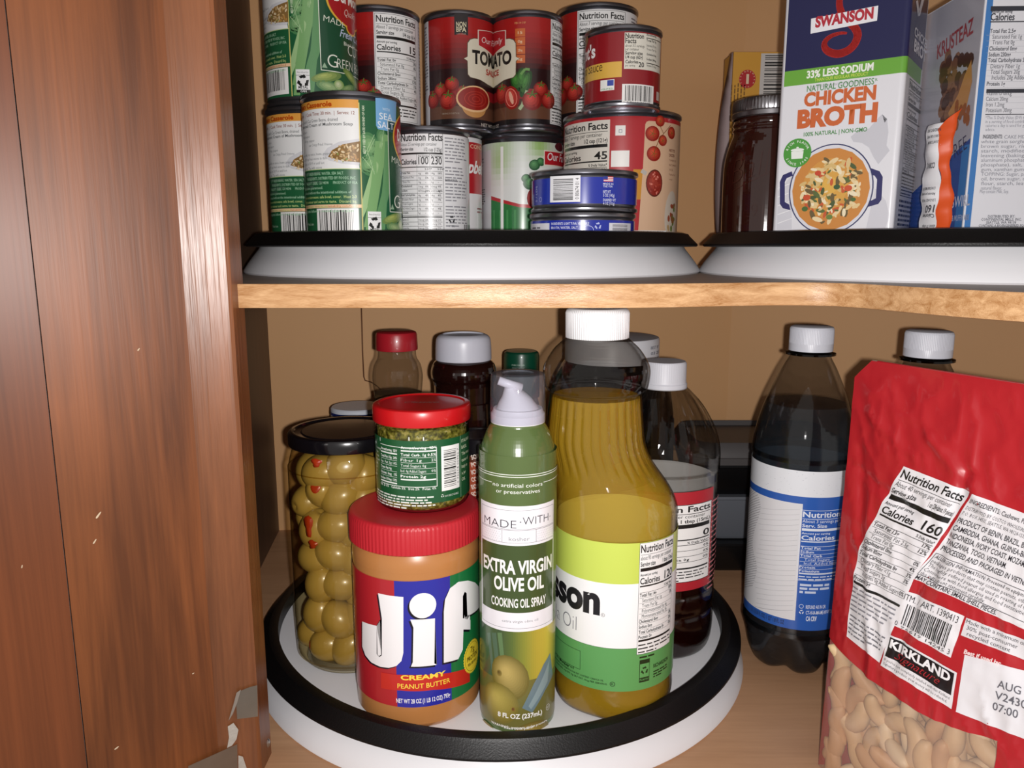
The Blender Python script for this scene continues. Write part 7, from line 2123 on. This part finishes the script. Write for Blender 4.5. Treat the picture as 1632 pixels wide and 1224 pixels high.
lathe('lid', [(0.0265, zl1 - 0.001), (0.020, zl1 - 0.0008), (0, zl1 - 0.0008)], TIN2, mj, cap=False)
def mj_r(b):
    h = b - ZU
    for (r0, h0), (r1, h1) in zip(prof[:-1], prof[1:]):
        if h0 <= h <= h1:
            return r0 + (r1 - r0) * (h - h0) / max(1e-6, h1 - h0)
    return rm
SM = CylSurf(xm, ym_, rm, rf=mj_r); A = Art(SM, ZU)
for i in range(4):
    A.txt('Ball', SM.P(1197, 282)[0], SM.P(1197, 282)[1], 0.019, 0.040, '3c1a14', -0.03 + 0.002 * i, al='c', lay=1 + i * 2.2, shear=0.4, rot=0.25, res=4)
a_, b_ = SM.P(1195, 345); A.txt('1891', a_, b_, 0.010, 0.022, '3c1a14', -0.03, al='c', lay=4, res=3)
A.line([(SM.P(1168, 305)[0], SM.P(1168, 305)[1]), (SM.P(1232, 270)[0], SM.P(1232, 272)[1])], 0.001, '3c1a14', 3)
A.build('raised_lettering', print_mat('glass_emboss', 0.08, 1.0), mj)

# ---- yellow carton at the back
yo = Vector((0.2345, 0.8620)); yd = Vector((1.0, -0.0)).normalized(); yn = Vector((-yd.y, yd.x))
yH = at_y(1153, 83, yo.y)[2] - ZS
yb_ = thing('yellow_food_box', 'yellow food box with a barcode and red seal at the back behind the mason jar', 'box', (yo.x, yo.y, ZS))
q = [(0, 0), (0.075, 0), (0.075, 0.035), (0, 0.035)]
prism('box', [(yd.x * a + yn.x * b, yd.y * a + yn.y * b) for a, b in q], 0, yH, mat('card_yellow', 'd8a03c', 0.5), yb_)
# bowed side flap, bare card
vs = []; fs = []
for i in range(13):
    t = i / 12; zz = yH * t
    bow = 0.0105 * sin(pi * min(1, t * 1.05)) ** 0.7
    for w_ in (0, 1):
        vs.append((-bow * w_ - 0.0003, 0.001 + 0.010 * w_, zz))
for i in range(12):
    fs.append((2 * i, 2 * i + 1, 2 * i + 3, 2 * i + 2))
ob_ = mesh_obj('flap', vs, fs, mat('bare_card', 'a89494', 0.6), yb_, smooth=True)
sol = ob_.modifiers.new('th', 'SOLIDIFY'); sol.thickness = 0.0006
py = PlaneSurf((yo.x, yo.y, 0), yd); A = Art(Loc(py, Vector((0, 0, 0))), ZS); k = A.k
A.rect(0.0004, ZS + 0.001, 0.0745, ZS + yH - 0.0004, 'd89e38', 0)
A.barcode(py.P(1210, 146)[0], py.P(1215, 152)[1], 0.036, py.P(1215, 85)[1] - py.P(1215, 152)[1], 1, 23, vert=True, bg='cfcac6', n=30, pad=0.03)
a_, b_ = py.P(1191, 126); A.ell(a_, b_, 0.0088, 0.0094, 'b8242a', 2, 28); A.rect(a_ - 0.0012, b_ - 0.005, a_ + 0.0016, b_ + 0.005, 'e8d0b0', 3)
for i in range(2):
    for j, tt in enumerate(('MADE WITH', 'REAL FOOD')):
        pass
for i, ch in enumerate('MEMBER OF TERRA'):
    th = i * 0.42; A.txt(ch, a_ + 0.0068 * sin(th), b_ + 0.0072 * cos(th), 0.0015, None, 'f0dcb8', al='c', rot=-th, lay=3) if ch != ' ' else None
for i in range(5):
    A.greek(py.P(1157 + i * 5, 300)[0], py.P(1157, 215)[1], 0.088, 1, 0.0022, '7a5420', 2, 30 + i, 0.1, 0.6, rot=pi / 2)
A.rect(0.002, ZS + 0.001, 0.014, py.P(1153, 223)[1], 'd8d4d0', 1.5)
A.build('print', P_MATT, yb_)
